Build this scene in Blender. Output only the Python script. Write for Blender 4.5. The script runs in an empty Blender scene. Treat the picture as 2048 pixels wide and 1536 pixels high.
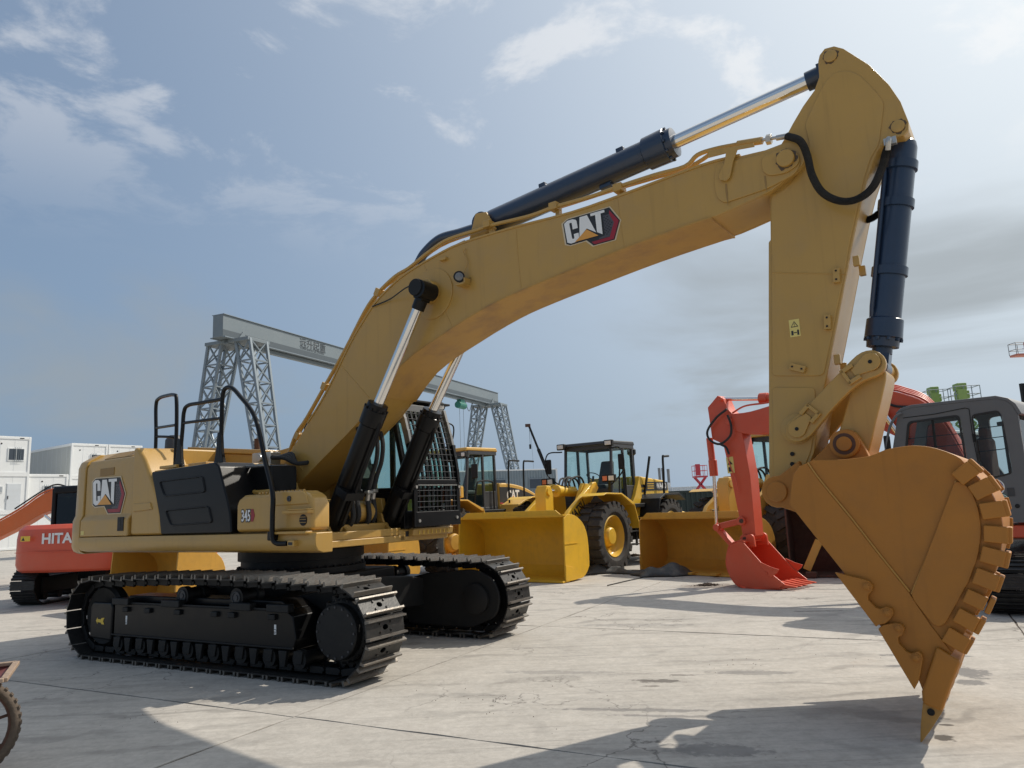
import bpy, bmesh, math, random
from mathutils import Vector, Matrix
R = math.radians
random.seed(7)
SC = bpy.context.scene
COL = SC.collection
# ------------------------------------------------------------------ camera
FPX, PITCH, ROLL, CAMH = 1480.0, 0.16236, -0.04228, 1.7536
cam_d = bpy.data.cameras.new('camera'); cam = bpy.data.objects.new('camera', cam_d); COL.objects.link(cam)
cam_d.sensor_fit = 'HORIZONTAL'; cam_d.sensor_width = 36.0; cam_d.lens = 36.0*FPX/2048.0
cam_d.clip_start = 0.1; cam_d.clip_end = 5000
_f = Vector((0, math.cos(PITCH), math.sin(PITCH))); _r = Vector((1, 0, 0)); _u = Vector((0, -math.sin(PITCH), math.cos(PITCH)))
_r2 = _r*math.cos(ROLL) + _u*math.sin(ROLL); _u2 = -_r*math.sin(ROLL) + _u*math.cos(ROLL)
cam.matrix_world = Matrix(((_r2.x, _u2.x, -_f.x, 0), (_r2.y, _u2.y, -_f.y, 0), (_r2.z, _u2.z, -_f.z, CAMH), (0, 0, 0, 1)))
SC.camera = cam
# ------------------------------------------------------------------ sun and sky
SUN_AZ, SUN_EL = R(63.5), R(46.0)          # azimuth from +Y towards +X
sd = bpy.data.lights.new('sun', 'SUN'); sun = bpy.data.objects.new('sun', sd); COL.objects.link(sun)
sd.energy = 2.85; sd.angle = R(0.6); sd.color = (1.0, 0.93, 0.82)
_sv = Vector((math.sin(SUN_AZ)*math.cos(SUN_EL), math.cos(SUN_AZ)*math.cos(SUN_EL), math.sin(SUN_EL)))
sun.rotation_euler = _sv.to_track_quat('Z', 'Y').to_euler(); sun.location = (30, 20, 40)
W = bpy.data.worlds.new('World'); SC.world = W; W.use_nodes = True
def build_world():
    nt = W.node_tree; N = nt.nodes; L = nt.links; N.clear()
    def nd(t, **k):
        n = N.new(t)
        for a, b in k.items(): setattr(n, a, b)
        return n
    def math_(op, a, b=None, clamp=False):
        n = nd('ShaderNodeMath', operation=op, use_clamp=clamp)
        for i, v in enumerate((a, b)):
            if v is None: continue
            if isinstance(v, (int, float)): n.inputs[i].default_value = v
            else: L.new(v, n.inputs[i])
        return n.outputs[0]
    def mixc(fac, a, b):
        n = nd('ShaderNodeMix', data_type='RGBA')
        for i, v in ((0, fac), (6, a), (7, b)):
            if isinstance(v, (int, float)): n.inputs[i].default_value = v
            elif isinstance(v, tuple): n.inputs[i].default_value = (*v, 1)
            else: L.new(v, n.inputs[i])
        return n.outputs[2]
    out = nd('ShaderNodeOutputWorld'); bg = nd('ShaderNodeBackground'); bg.inputs[1].default_value = 0.1
    sky = nd('ShaderNodeTexSky', sky_type='NISHITA'); sky.sun_disc = False
    sky.sun_elevation = SUN_EL; sky.sun_rotation = SUN_AZ; sky.air_density = 1.0; sky.dust_density = 3.5; sky.ozone_density = 2.0
    tc = nd('ShaderNodeTexCoord'); sp = nd('ShaderNodeSeparateXYZ'); L.new(tc.outputs['Generated'], sp.inputs[0])
    z = math_('MAXIMUM', sp.outputs[2], 0.0)
    den = math_('ADD', z, 0.12)
    cb = nd('ShaderNodeCombineXYZ'); L.new(math_('DIVIDE', sp.outputs[0], den), cb.inputs[0]); L.new(math_('DIVIDE', sp.outputs[1], den), cb.inputs[1])
    def noise(scale, det, rough, off, dist=0.0):
        mp = nd('ShaderNodeMapping'); mp.inputs['Location'].default_value = off; L.new(cb.outputs[0], mp.inputs[0])
        n = nd('ShaderNodeTexNoise'); n.inputs['Scale'].default_value = scale; n.inputs['Detail'].default_value = det
        n.inputs['Roughness'].default_value = rough; n.inputs['Distortion'].default_value = dist; L.new(mp.outputs[0], n.inputs[0]); return n.outputs[0]
    def ramp(v, a, b):
        n = nd('ShaderNodeMapRange', interpolation_type='SMOOTHSTEP'); L.new(v, n.inputs[0]); n.inputs[1].default_value = a; n.inputs[2].default_value = b; return n.outputs[0]
    # thin high haze: the nearer the horizon, the milkier; milkier too round the sun
    hz = math_('ADD', math_('MULTIPLY', math_('POWER', math_('SUBTRACT', 1.0, z, True), 2.2), 0.52), 0.38)
    dt = nd('ShaderNodeVectorMath', operation='DOT_PRODUCT'); L.new(tc.outputs['Generated'], dt.inputs[0]); dt.inputs[1].default_value = _sv
    glow = math_('POWER', math_('MAXIMUM', dt.outputs['Value'], 0.0), 2.0)
    hzf = math_('ADD', hz, math_('MULTIPLY', glow, 0.45), True)
    hcol = mixc(glow, (1.72, 2.48, 3.5), (6.9, 7.4, 7.5))
    c1 = mixc(hzf, sky.outputs[0], hcol)
    # scattered small cumulus
    big = noise(0.8, 3, 0.5, (CLOUD_OFF[0], CLOUD_OFF[1], 0))
    fine = noise(3.0, 9, 0.62, (1.7, 0.4, 2.0), 0.3)
    cu = math_('MULTIPLY', ramp(math_('ADD', math_('MULTIPLY', big, 0.68), math_('MULTIPLY', fine, 0.60)), 0.632, 0.715), ramp(z, 0.30, 0.52))
    # low grey stratus veil
    st = math_('MULTIPLY', ramp(noise(0.5, 6, 0.55, (3.1, 7.7, 1.0), 0.5), 0.47, 0.70), math_('MULTIPLY', ramp(z, 0.03, 0.14), math_('SUBTRACT', 1.0, ramp(z, 0.26, 0.42))))
    c2 = mixc(math_('MULTIPLY', st, 0.72), c1, (2.5, 2.75, 2.9))
    c3 = mixc(math_('MULTIPLY', cu, 0.68), c2, mixc(glow, (4.3, 4.6, 5.1), (8.0, 8.0, 7.9)))
    L.new(c3, bg.inputs[0]); L.new(bg.outputs[0], out.inputs[0])
CLOUD_OFF = (2.75, 1.45)
build_world()
SC.render.engine = 'CYCLES'
SC.view_settings.view_transform = 'Standard'; SC.view_settings.look = 'None'
SC.view_settings.exposure = 0.42; SC.view_settings.gamma = 1.0; SC.view_settings.use_curve_mapping = False
# ------------------------------------------------------------------ pixel -> place
def ray(u, v):
    du, dv = u-1024.0, v-768.0
    a = du*math.cos(ROLL)+dv*math.sin(ROLL); b = -du*math.sin(ROLL)+dv*math.cos(ROLL)
    return _r*(a/FPX) + _f - _u*(b/FPX)
CAM = Vector((0, 0, CAMH))
def gpt(u, v, z=0.0):
    d = ray(u, v); return CAM + d*((z-CAMH)/d.z)
def at(u, v, Y):
    d = ray(u, v); return CAM + d*(Y/d.y)
class Frame:
    """a machine's own axes: x forward, y left, z up; pl() drops a pixel on one of its upright planes y = const"""
    def __init__(s, x, y, yaw): s.o = Vector((x, y, 0)); s.a = yaw; s.fx = Vector((math.cos(yaw), math.sin(yaw), 0)); s.fy = Vector((-math.sin(yaw), math.cos(yaw), 0))
    def pl(s, u, v, y):
        d = ray(u, v); t = ((s.o-CAM).dot(s.fy)+y)/d.dot(s.fy); P = CAM+d*t-s.o
        return (P.dot(s.fx), P.z)
    def px(s, u, v, x):          # plane x = const -> (y, z)
        d = ray(u, v); t = ((s.o-CAM).dot(s.fx)+x)/d.dot(s.fx); P = CAM+d*t-s.o
        return (P.dot(s.fy), P.z)
    def poly(s, pts, y): return [s.pl(u, v, y) for u, v in pts]
# ------------------------------------------------------------------ mesh helpers
class B:
    def __init__(s): s.v = []; s.f = []
    def add(s, vs, fs):
        n = len(s.v); s.v += [tuple(p) for p in vs]; s.f += [tuple(i+n for i in q) for q in fs]; return s
    def box(s, x0, x1, y0, y1, z0, z1):
        return s.add([(x0,y0,z0),(x1,y0,z0),(x1,y1,z0),(x0,y1,z0),(x0,y0,z1),(x1,y0,z1),(x1,y1,z1),(x0,y1,z1)],
                     [(0,3,2,1),(4,5,6,7),(0,1,5,4),(1,2,6,5),(2,3,7,6),(3,0,4,7)])
    def obox(s, c, size, mat=None, ax=None):
        hx, hy, hz = size[0]/2, size[1]/2, size[2]/2; c = Vector(c)
        if ax is not None: X, Y, Z = ax
        elif mat is not None: X, Y, Z = mat.col[0].xyz, mat.col[1].xyz, mat.col[2].xyz
        else: X, Y, Z = Vector((1,0,0)), Vector((0,1,0)), Vector((0,0,1))
        P = [c+X*(hx*a)+Y*(hy*b)+Z*(hz*d) for a, b, d in ((-1,-1,-1),(1,-1,-1),(1,1,-1),(-1,1,-1),(-1,-1,1),(1,-1,1),(1,1,1),(-1,1,1))]
        return s.add(P, [(0,3,2,1),(4,5,6,7),(0,1,5,4),(1,2,6,5),(2,3,7,6),(3,0,4,7)])
    def bar(s, p0, p1, w, h, up=(0,0,1)):
        p0, p1 = Vector(p0), Vector(p1); d = p1-p0; X = d.normalized(); upv = Vector(up)
        if abs(X.dot(upv)) > .98: upv = Vector((1,0,0))
        Y = upv.cross(X).normalized(); Z = X.cross(Y)
        return s.obox((p0+p1)/2, (d.length, w, h), ax=(X, Y, Z))
    def prism(s, poly, a0, a1, axis='y'):
        n = len(poly)
        area = sum(poly[i-1][0]*poly[i][1]-poly[i][0]*poly[i-1][1] for i in range(n))
        if area < 0: poly = poly[::-1]
        def P(p, a):
            return (p[0], a, p[1]) if axis == 'y' else ((a, p[0], p[1]) if axis == 'x' else (p[0], p[1], a))
        vs = [P(p, a0) for p in poly]+[P(p, a1) for p in poly]
        fs = [tuple(range(n)), tuple(range(2*n-1, n-1, -1))]+[(i, i+n, (i+1) % n+n, (i+1) % n) for i in range(n)]
        flip = (axis != 'y')
        if a1 < a0: flip = not flip
        return s.add(vs, [q[::-1] for q in fs] if flip else fs)
    def cyl(s, p0, p1, r0, r1=None, n=16, caps=True):
        if r1 is None: r1 = r0
        p0, p1 = Vector(p0), Vector(p1); d = (p1-p0).normalized()
        a = d.orthogonal().normalized(); b = d.cross(a)
        vs = []
        for p, r in ((p0, r0), (p1, r1)):
            for i in range(n):
                t = 2*math.pi*i/n; vs.append(p+(a*math.cos(t)+b*math.sin(t))*r)
        fs = [(i, (i+1) % n, (i+1) % n+n, i+n) for i in range(n)]
        if caps: fs += [tuple(range(n))[::-1], tuple(range(n, 2*n))]
        return s.add(vs, fs)
    def tube(s, pts, r, n=8, closed=False):
        pts = [Vector(p) for p in pts]; m = len(pts); vs = []; a = None
        for i, p in enumerate(pts):
            d = ((pts[(i+1) % m] if (closed or i < m-1) else p) - (pts[i-1] if (closed or i > 0) else p)).normalized()
            if a is None: a = d.orthogonal().normalized()
            a = (a-d*a.dot(d)).normalized(); b = d.cross(a)
            rr = r[i] if isinstance(r, (list, tuple)) else r
            vs += [p+(a*math.cos(2*math.pi*k/n)+b*math.sin(2*math.pi*k/n))*rr for k in range(n)]
        fs = []
        for i in range(m if closed else m-1):
            j = (i+1) % m
            fs += [(i*n+k, i*n+(k+1) % n, j*n+(k+1) % n, j*n+k) for k in range(n)]
        if not closed: fs += [tuple(range(n))[::-1], tuple(range((m-1)*n, m*n))]
        return s.add(vs, fs)
    def lathe(s, prof, c, axis, n=32, closed=False):
        """prof: (radius, along) points"""
        c = Vector(c); d = Vector(axis).normalized(); a = d.orthogonal().normalized(); b = d.cross(a); vs = []; m = len(prof)
        for r, h in prof:
            vs += [c+d*h+(a*math.cos(2*math.pi*k/n)+b*math.sin(2*math.pi*k/n))*r for k in range(n)]
        fs = []
        for i in range(m if closed else m-1):
            j = (i+1) % m
            fs += [(i*n+k, i*n+(k+1) % n, j*n+(k+1) % n, j*n+k) for k in range(n)]
        if not closed:
            if prof[0][0] > 1e-4: fs.append(tuple(range(n))[::-1])
            if prof[-1][0] > 1e-4: fs.append(tuple(range((m-1)*n, m*n)))
        return s.add(vs, fs)
    def loft(s, rings, caps=True):
        n = len(rings[0]); b = len(s.v)
        vs = [p for r in rings for p in r]; fs = []
        for i in range(len(rings)-1):
            fs += [(i*n+k, i*n+(k+1) % n, (i+1)*n+(k+1) % n, (i+1)*n+k) for k in range(n)]
        if caps: fs += [tuple(range(n))[::-1], tuple(range((len(rings)-1)*n, len(rings)*n))]
        return s.add(vs, fs)
    def mesh(s, name):
        me = bpy.data.meshes.new(name); me.from_pydata(s.v, [], s.f); me.update(); return me
    def build(s, name, mat, parent=None, bevel=0.0, smooth=True, seg=2, fix=True, rotz=0.0, angle=38):
        me = s.mesh(name)
        if fix:
            bm = bmesh.new(); bm.from_mesh(me); bmesh.ops.recalc_face_normals(bm, faces=bm.faces); bm.to_mesh(me); bm.free()
        return put(name, me, mat, parent, bevel, smooth, seg, rotz, angle)
def put(name, me, mat, parent=None, bevel=0.0, smooth=True, seg=2, rotz=0.0, angle=38):
    if smooth:
        me.polygons.foreach_set('use_smooth', [True]*len(me.polygons)); me.set_sharp_from_angle(angle=R(angle))
    if mat is not None and not me.materials: me.materials.append(mat)
    o = bpy.data.objects.new(name, me); COL.objects.link(o)
    if parent is not None: o.parent = parent
    if rotz: o.rotation_euler.z = rotz
    if bevel:
        m = o.modifiers.new('bevel', 'BEVEL'); m.width = bevel; m.segments = seg; m.limit_method = 'ANGLE'; m.angle_limit = R(30)
        m.harden_normals = True
    return o
def empty(name, loc=(0,0,0), rotz=0.0):
    o = bpy.data.objects.new(name, None); COL.objects.link(o); o.location = loc; o.rotation_euler.z = rotz; o.empty_display_size = .3; return o
def tag(o, label, cat, group=None):
    o['label'] = label; o['category'] = cat
    if group: o['group'] = group
    return o
def copy_tree(o, parent=None):
    c = o.copy(); COL.objects.link(c); c.parent = parent
    for ch in o.children: copy_tree(ch, c)
    return c
def arc(cx, cy, r, a0, a1, n=8): return [(cx+r*math.cos(R(a0+(a1-a0)*i/n)), cy+r*math.sin(R(a0+(a1-a0)*i/n))) for i in range(n+1)]
def bez(pts, n=12):
    """Catmull-Rom through 3d points"""
    P = [Vector(p) for p in pts]; P = [P[0]*2-P[1]]+P+[P[-1]*2-P[-2]]; out = []
    for i in range(1, len(P)-2):
        a, b, c, d = P[i-1:i+3]
        for k in range(n):
            t = k/n; out.append(0.5*((2*b)+(c-a)*t+(2*a-5*b+4*c-d)*t*t+(3*b-a-3*c+d)*t**3))
    out.append(P[-2]); return out
def text(name, body, mat, parent, o, right, up, size, bold=0.0, shear=0.0, align='LEFT', depth=0.003, stretch=1.0, rotz=0.0):
    cu = bpy.data.curves.new('lettering', 'FONT'); cu.body = body; cu.size = size; cu.align_x = align; cu.offset = bold; cu.shear = shear; cu.resolution_u = 3
    t = bpy.data.objects.new('lettering', cu); COL.objects.link(t)
    dg = bpy.context.evaluated_depsgraph_get(); me = bpy.data.meshes.new_from_object(t.evaluated_get(dg))
    bpy.data.objects.remove(t)
    X, Y, O = Vector(right).normalized(), Vector(up).normalized(), Vector(o); Z = X.cross(Y)
    for v in me.vertices: v.co = O+X*(v.co.x*stretch)+Y*v.co.y+Z*depth
    me.materials.clear(); me.update()
    return put(name, me, mat, parent, smooth=False, rotz=rotz)
def flat(name, pts2, mat, parent, o, right, up, depth=0.003, thick=0.002, rotz=0.0):
    """a printed decal: polygon given in its own 2d axes, a film of real thickness"""
    X, Y, O = Vector(right).normalized(), Vector(up).normalized(), Vector(o); Z = X.cross(Y)
    b = B(); n = len(pts2)
    lo = [O+X*p[0]+Y*p[1]+Z*(depth-thick) for p in pts2]; hi = [O+X*p[0]+Y*p[1]+Z*depth for p in pts2]
    b.add(lo+hi, [tuple(range(n))[::-1], tuple(range(n, 2*n))]+[(i, (i+1) % n, (i+1) % n+n, i+n) for i in range(n)])
    return b.build(name, mat, parent, smooth=False, rotz=rotz)
# ------------------------------------------------------------------ materials
MATS = {}
def mat(name, col, rough=0.5, metal=0.0, var=0.12, scale=3.0, bump=0.0, bscale=60.0, dust=0.0, dustcol=(0.30,0.26,0.20), coat=0.0, streak=0.0, spec=0.5, rvar=0.12):
    if name in MATS: return MATS[name]
    m = bpy.data.materials.new(name); m.use_nodes = True; nt = m.node_tree; N, L = nt.nodes, nt.links
    bs = N['Principled BSDF']; bs.inputs['Roughness'].default_value = rough; bs.inputs['Metallic'].default_value = metal
    bs.inputs['Coat Weight'].default_value = coat; bs.inputs['Coat Roughness'].default_value = 0.12; bs.inputs['Specular IOR Level'].default_value = spec
    tc = N.new('ShaderNodeTexCoord')
    def noise(sc, det=4, vec=None):
        n = N.new('ShaderNodeTexNoise'); n.inputs['Scale'].default_value = sc; n.inputs['Detail'].default_value = det; n.inputs['Roughness'].default_value = .6
        L.new(vec or tc.outputs['Object'], n.inputs[0]); return n
    n1 = noise(scale, 5)
    mix = N.new('ShaderNodeMix'); mix.data_type = 'RGBA'
    lo = tuple(max(0, c*(1-var)) for c in col); hi = tuple(min(1, c*(1+var)) for c in col)
    mix.inputs[6].default_value = (*lo, 1); mix.inputs[7].default_value = (*hi, 1); L.new(n1.outputs[0], mix.inputs[0]); c = mix.outputs[2]
    if dust > 0:
        n2 = noise(scale*2.3, 8); mr = N.new('ShaderNodeMapRange'); mr.inputs[1].default_value = .48; mr.inputs[2].default_value = .78; mr.inputs[4].default_value = dust
        L.new(n2.outputs[0], mr.inputs[0]); mx = N.new('ShaderNodeMix'); mx.data_type = 'RGBA'; L.new(mr.outputs[0], mx.inputs[0]); L.new(c, mx.inputs[6]); mx.inputs[7].default_value = (*dustcol, 1); c = mx.outputs[2]
    if streak > 0:
        mp = N.new('ShaderNodeMapping'); mp.inputs['Scale'].default_value = (9, 9, .5); L.new(tc.outputs['Object'], mp.inputs[0]); n3 = noise(1.6, 6, mp.outputs[0])
        mr = N.new('ShaderNodeMapRange'); mr.inputs[1].default_value = .55; mr.inputs[2].default_value = .8; mr.inputs[4].default_value = streak; L.new(n3.outputs[0], mr.inputs[0])
        mx = N.new('ShaderNodeMix'); mx.data_type = 'RGBA'; L.new(mr.outputs[0], mx.inputs[0]); L.new(c, mx.inputs[6]); mx.inputs[7].default_value = (*[x*.45 for x in col], 1); c = mx.outputs[2]
    L.new(c, bs.inputs['Base Color'])
    if rvar:
        mr = N.new('ShaderNodeMapRange'); mr.inputs[3].default_value = max(.03, rough-rvar); mr.inputs[4].default_value = min(1, rough+rvar); n4 = noise(scale*4, 6); L.new(n4.outputs[0], mr.inputs[0]); L.new(mr.outputs[0], bs.inputs['Roughness'])
    if bump > 0:
        nb = noise(bscale, 3); bp = N.new('ShaderNodeBump'); bp.inputs['Strength'].default_value = bump; bp.inputs['Distance'].default_value = .01; L.new(nb.outputs[0], bp.inputs['Height']); L.new(bp.outputs[0], bs.inputs['Normal'])
    MATS[name] = m; return m
def glass(name, tint=(0.75,0.85,0.82), refl=0.10):
    m = bpy.data.materials.new(name); m.use_nodes = True; N, L = m.node_tree.nodes, m.node_tree.links; N.clear()
    o = N.new('ShaderNodeOutputMaterial'); t = N.new('ShaderNodeBsdfTransparent'); t.inputs[0].default_value = (*tint, 1)
    g = N.new('ShaderNodeBsdfGlossy'); g.inputs['Roughness'].default_value = .03
    f = N.new('ShaderNodeLayerWeight'); f.inputs[0].default_value = .5; pw = N.new('ShaderNodeMath'); pw.operation = 'POWER'; pw.inputs[1].default_value = 5.0; L.new(f.outputs['Facing'], pw.inputs[0])
    mm = N.new('ShaderNodeMath'); mm.operation = 'MULTIPLY_ADD'; mm.inputs[1].default_value = .85; mm.inputs[2].default_value = refl*.5; L.new(pw.outputs[0], mm.inputs[0])
    x = N.new('ShaderNodeMixShader'); L.new(mm.outputs[0], x.inputs[0]); L.new(t.outputs[0], x.inputs[1]); L.new(g.outputs[0], x.inputs[2]); L.new(x.outputs[0], o.inputs[0]); return m
YEL = mat('paint_yellow', (0.47,0.275,0.060), .42, var=.12, scale=1.1, bump=.05, bscale=90, streak=.26, dust=.34, dustcol=(.35,.235,.105), coat=.25)
YELB = mat('paint_yellow_bucket', (0.41,0.158,0.015), .55, var=.20, scale=1.9, bump=.16, bscale=55, dust=.35, dustcol=(.27,.115,.022), streak=.28)
YELW = mat('paint_yellow_worn', (0.45,0.25,0.055), .5, var=.2, scale=1.4, bump=.12, bscale=50, streak=.2, dust=.8, dustcol=(.27,.14,.06))
YELLB = mat('loader_bucket_bright', (0.70,0.40,0.022), .5, var=.14, scale=2.4, bump=.15, bscale=45, streak=.25, dust=.30, dustcol=(.40,.23,.05))
YELCB = mat('loader_bucket_ochre', (0.58,0.31,0.045), .52, var=.16, scale=2.4, bump=.15, bscale=45, streak=.28, dust=.32, dustcol=(.34,.19,.06))
YELL = mat('paint_yellow_bright', (0.72,0.43,0.025), .45, var=.07, scale=2, bump=.05, dust=.2, dustcol=(.45,.30,.09), coat=.15)
YELC = mat('paint_yellow_ochre', (0.62,0.36,0.065), .45, var=.08, scale=2, bump=.05, dust=.15, dustcol=(.4,.28,.12), coat=.15)
ORG = mat('paint_orange_red', (0.62,0.085,0.035), .45, var=.10, scale=2, bump=.06, dust=.2, dustcol=(.5,.17,.10), coat=.15)
ORG2 = mat('paint_orange', (0.75,0.16,0.035), .45, var=.08, scale=2, dust=.15, dustcol=(.6,.25,.12))
BLK = mat('black_paint', (0.008,0.008,0.008), .55, var=.3, scale=3, bump=.06, dust=.2, dustcol=(.032,.029,.026), spec=.35)
BLKG = mat('black_gloss', (0.0065,0.0065,0.007), .34, var=.3, scale=2, bump=.04, bscale=50, dust=.10, dustcol=(.016,.015,.013), spec=.22, coat=.05)
NAVY = mat('cylinder_paint', (0.014,0.031,0.066), .34, var=.2, scale=3, dust=.15, dustcol=(.06,.06,.06), coat=.3)
STEEL = mat('worn_steel', (0.20,0.185,0.165), .42, .75, var=.25, scale=9, bump=.25, bscale=40, dust=.5, dustcol=(.16,.10,.06), rvar=.2)
SHOE = mat('track_shoe_paint', (0.022,0.021,0.020), .42, .25, var=.35, scale=6, bump=.2, bscale=35, dust=.35, dustcol=(.10,.09,.075))
CHR = mat('chrome', (0.78,0.77,0.75), .12, 1.0, var=.05, scale=5, rvar=.06)
ZINC = mat('zinc_fitting', (0.50,0.48,0.44), .38, .8, var=.15, scale=12)
RUB = mat('rubber', (0.020,0.020,0.020), .72, var=.25, scale=14, bump=.3, bscale=60, dust=.5, dustcol=(.075,.06,.045))
TYRE = mat('tyre_rubber', (0.030,0.027,0.025), .82, var=.25, scale=5, bump=.3, bscale=45, dust=.7, dustcol=(.085,.065,.045))
GREY = mat('cab_grey', (0.12,0.123,0.128), .5, var=.1, scale=4, bump=.05, dust=.2, dustcol=(.16,.15,.14))
DGRY = mat('dark_grey_plastic', (0.045,0.046,0.05), .5, var=.15, scale=5, bump=.1)
WHT = mat('white_panel', (0.78,0.79,0.78), .5, var=.05, scale=1, dust=.12, dustcol=(.55,.53,.48), streak=.10)
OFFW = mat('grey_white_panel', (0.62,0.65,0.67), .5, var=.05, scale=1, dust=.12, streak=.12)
GANT = mat('gantry_paint', (0.17,0.205,0.225), .5, var=.08, scale=.6, dust=.12, dustcol=(.3,.3,.28), streak=.12)
GALV = mat('lattice_paint', (0.21,0.25,0.28), .45, .2, var=.12, scale=2)
BLUG = mat('corrugated_paint', (0.23,0.28,0.31), .55, var=.12, scale=1, dust=.2, streak=.3)
LETW = mat('letter_white', (0.80,0.79,0.76), .5, var=.03, scale=6, rvar=0)
LETB = mat('letter_black', (0.02,0.02,0.022), .5, var=.1, rvar=0)
DRED = mat('decal_red', (0.30,0.012,0.025), .4, var=.25, scale=6, rvar=0)
DHEX = mat('decal_hex', (0.075,0.07,0.08), .45, var=.2, scale=20, rvar=0)
DTRI = mat('decal_amber', (0.72,0.33,0.06), .45, var=.12, scale=5, rvar=0)
DTAN = mat('decal_tan', (0.62,0.50,0.32), .5, var=.05, rvar=0)
DYEL = mat('decal_yellow', (0.78,0.52,0.06), .5, var=.05, rvar=0)
DPYL = mat('decal_pale_yellow', (0.72,0.58,0.18), .5, var=.05, rvar=0)
RUST = mat('rust_brown', (0.085,0.040,0.025), .75, var=.4, scale=5, bump=.3, dust=.4, dustcol=(.15,.08,.05))
GRN = mat('lift_green', (0.25,0.36,0.10), .5, var=.1)
HOIST = mat('hoist_green', (0.02,0.16,0.12), .45, var=.15)
SRED = mat('lift_red', (0.52,0.05,0.07), .5, var=.1)
HIVI = mat('seat_cover', (0.50,0.48,0.10), .7, var=.1)
TARP = mat('tarp', (0.055,0.056,0.054), .62, var=.3, scale=3, bump=.4, bscale=18, dust=.7, dustcol=(.17,.15,.12))
GLS = glass('cab_glass', (0.86,0.95,0.925), .07)
GLSD = glass('dark_glass', (0.30,0.33,0.33), .10)
GLSM = glass('tinted_glass', (0.74,0.81,0.81), .07)
LENS = mat('lamp_lens', (0.75,0.73,0.68), .12, var=.1, scale=40, bump=.6, bscale=120, coat=.6)
AMB = mat('lamp_amber', (0.75,0.20,0.05), .25, var=.1, coat=.5)
INT = mat('cab_interior', (0.05,0.05,0.052), .7, var=.2)
# ------------------------------------------------------------------ ground: concrete slabs
OILC, DMPC = (.075,.065,.055), (.15,.145,.14)
STAINS = [(1888,1476,.06,.09,OILC,.9),(1894,1450,.05,.028,OILC,.9),(1896,1438,.03,.012,OILC,.8),(1940,1345,.15,.24,DMPC,.8),(1945,1365,.13,.10,DMPC,.8),(1928,1312,.09,.04,DMPC,.7),(1785,1310,.13,.05,DMPC,.7),(1792,1332,.10,.05,DMPC,.7),
 (1320,1362,.22,.07,OILC,.75),(1362,1350,.16,.04,OILC,.5),(1300,1372,.09,.03,OILC,.6),(1640,1222,.45,.05,OILC,.6),(1430,1500,.35,.14,DMPC,.6),(1500,1345,.40,.10,DMPC,.5),(1290,1420,.7,.05,DMPC,.6),(1330,1432,.5,.035,DMPC,.55),(1420,1172,.55,.4,(.12,.08,.06),.5),(1120,1345,.6,.08,DMPC,.35),(1270,1250,.8,.12,DMPC,.35)]
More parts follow.
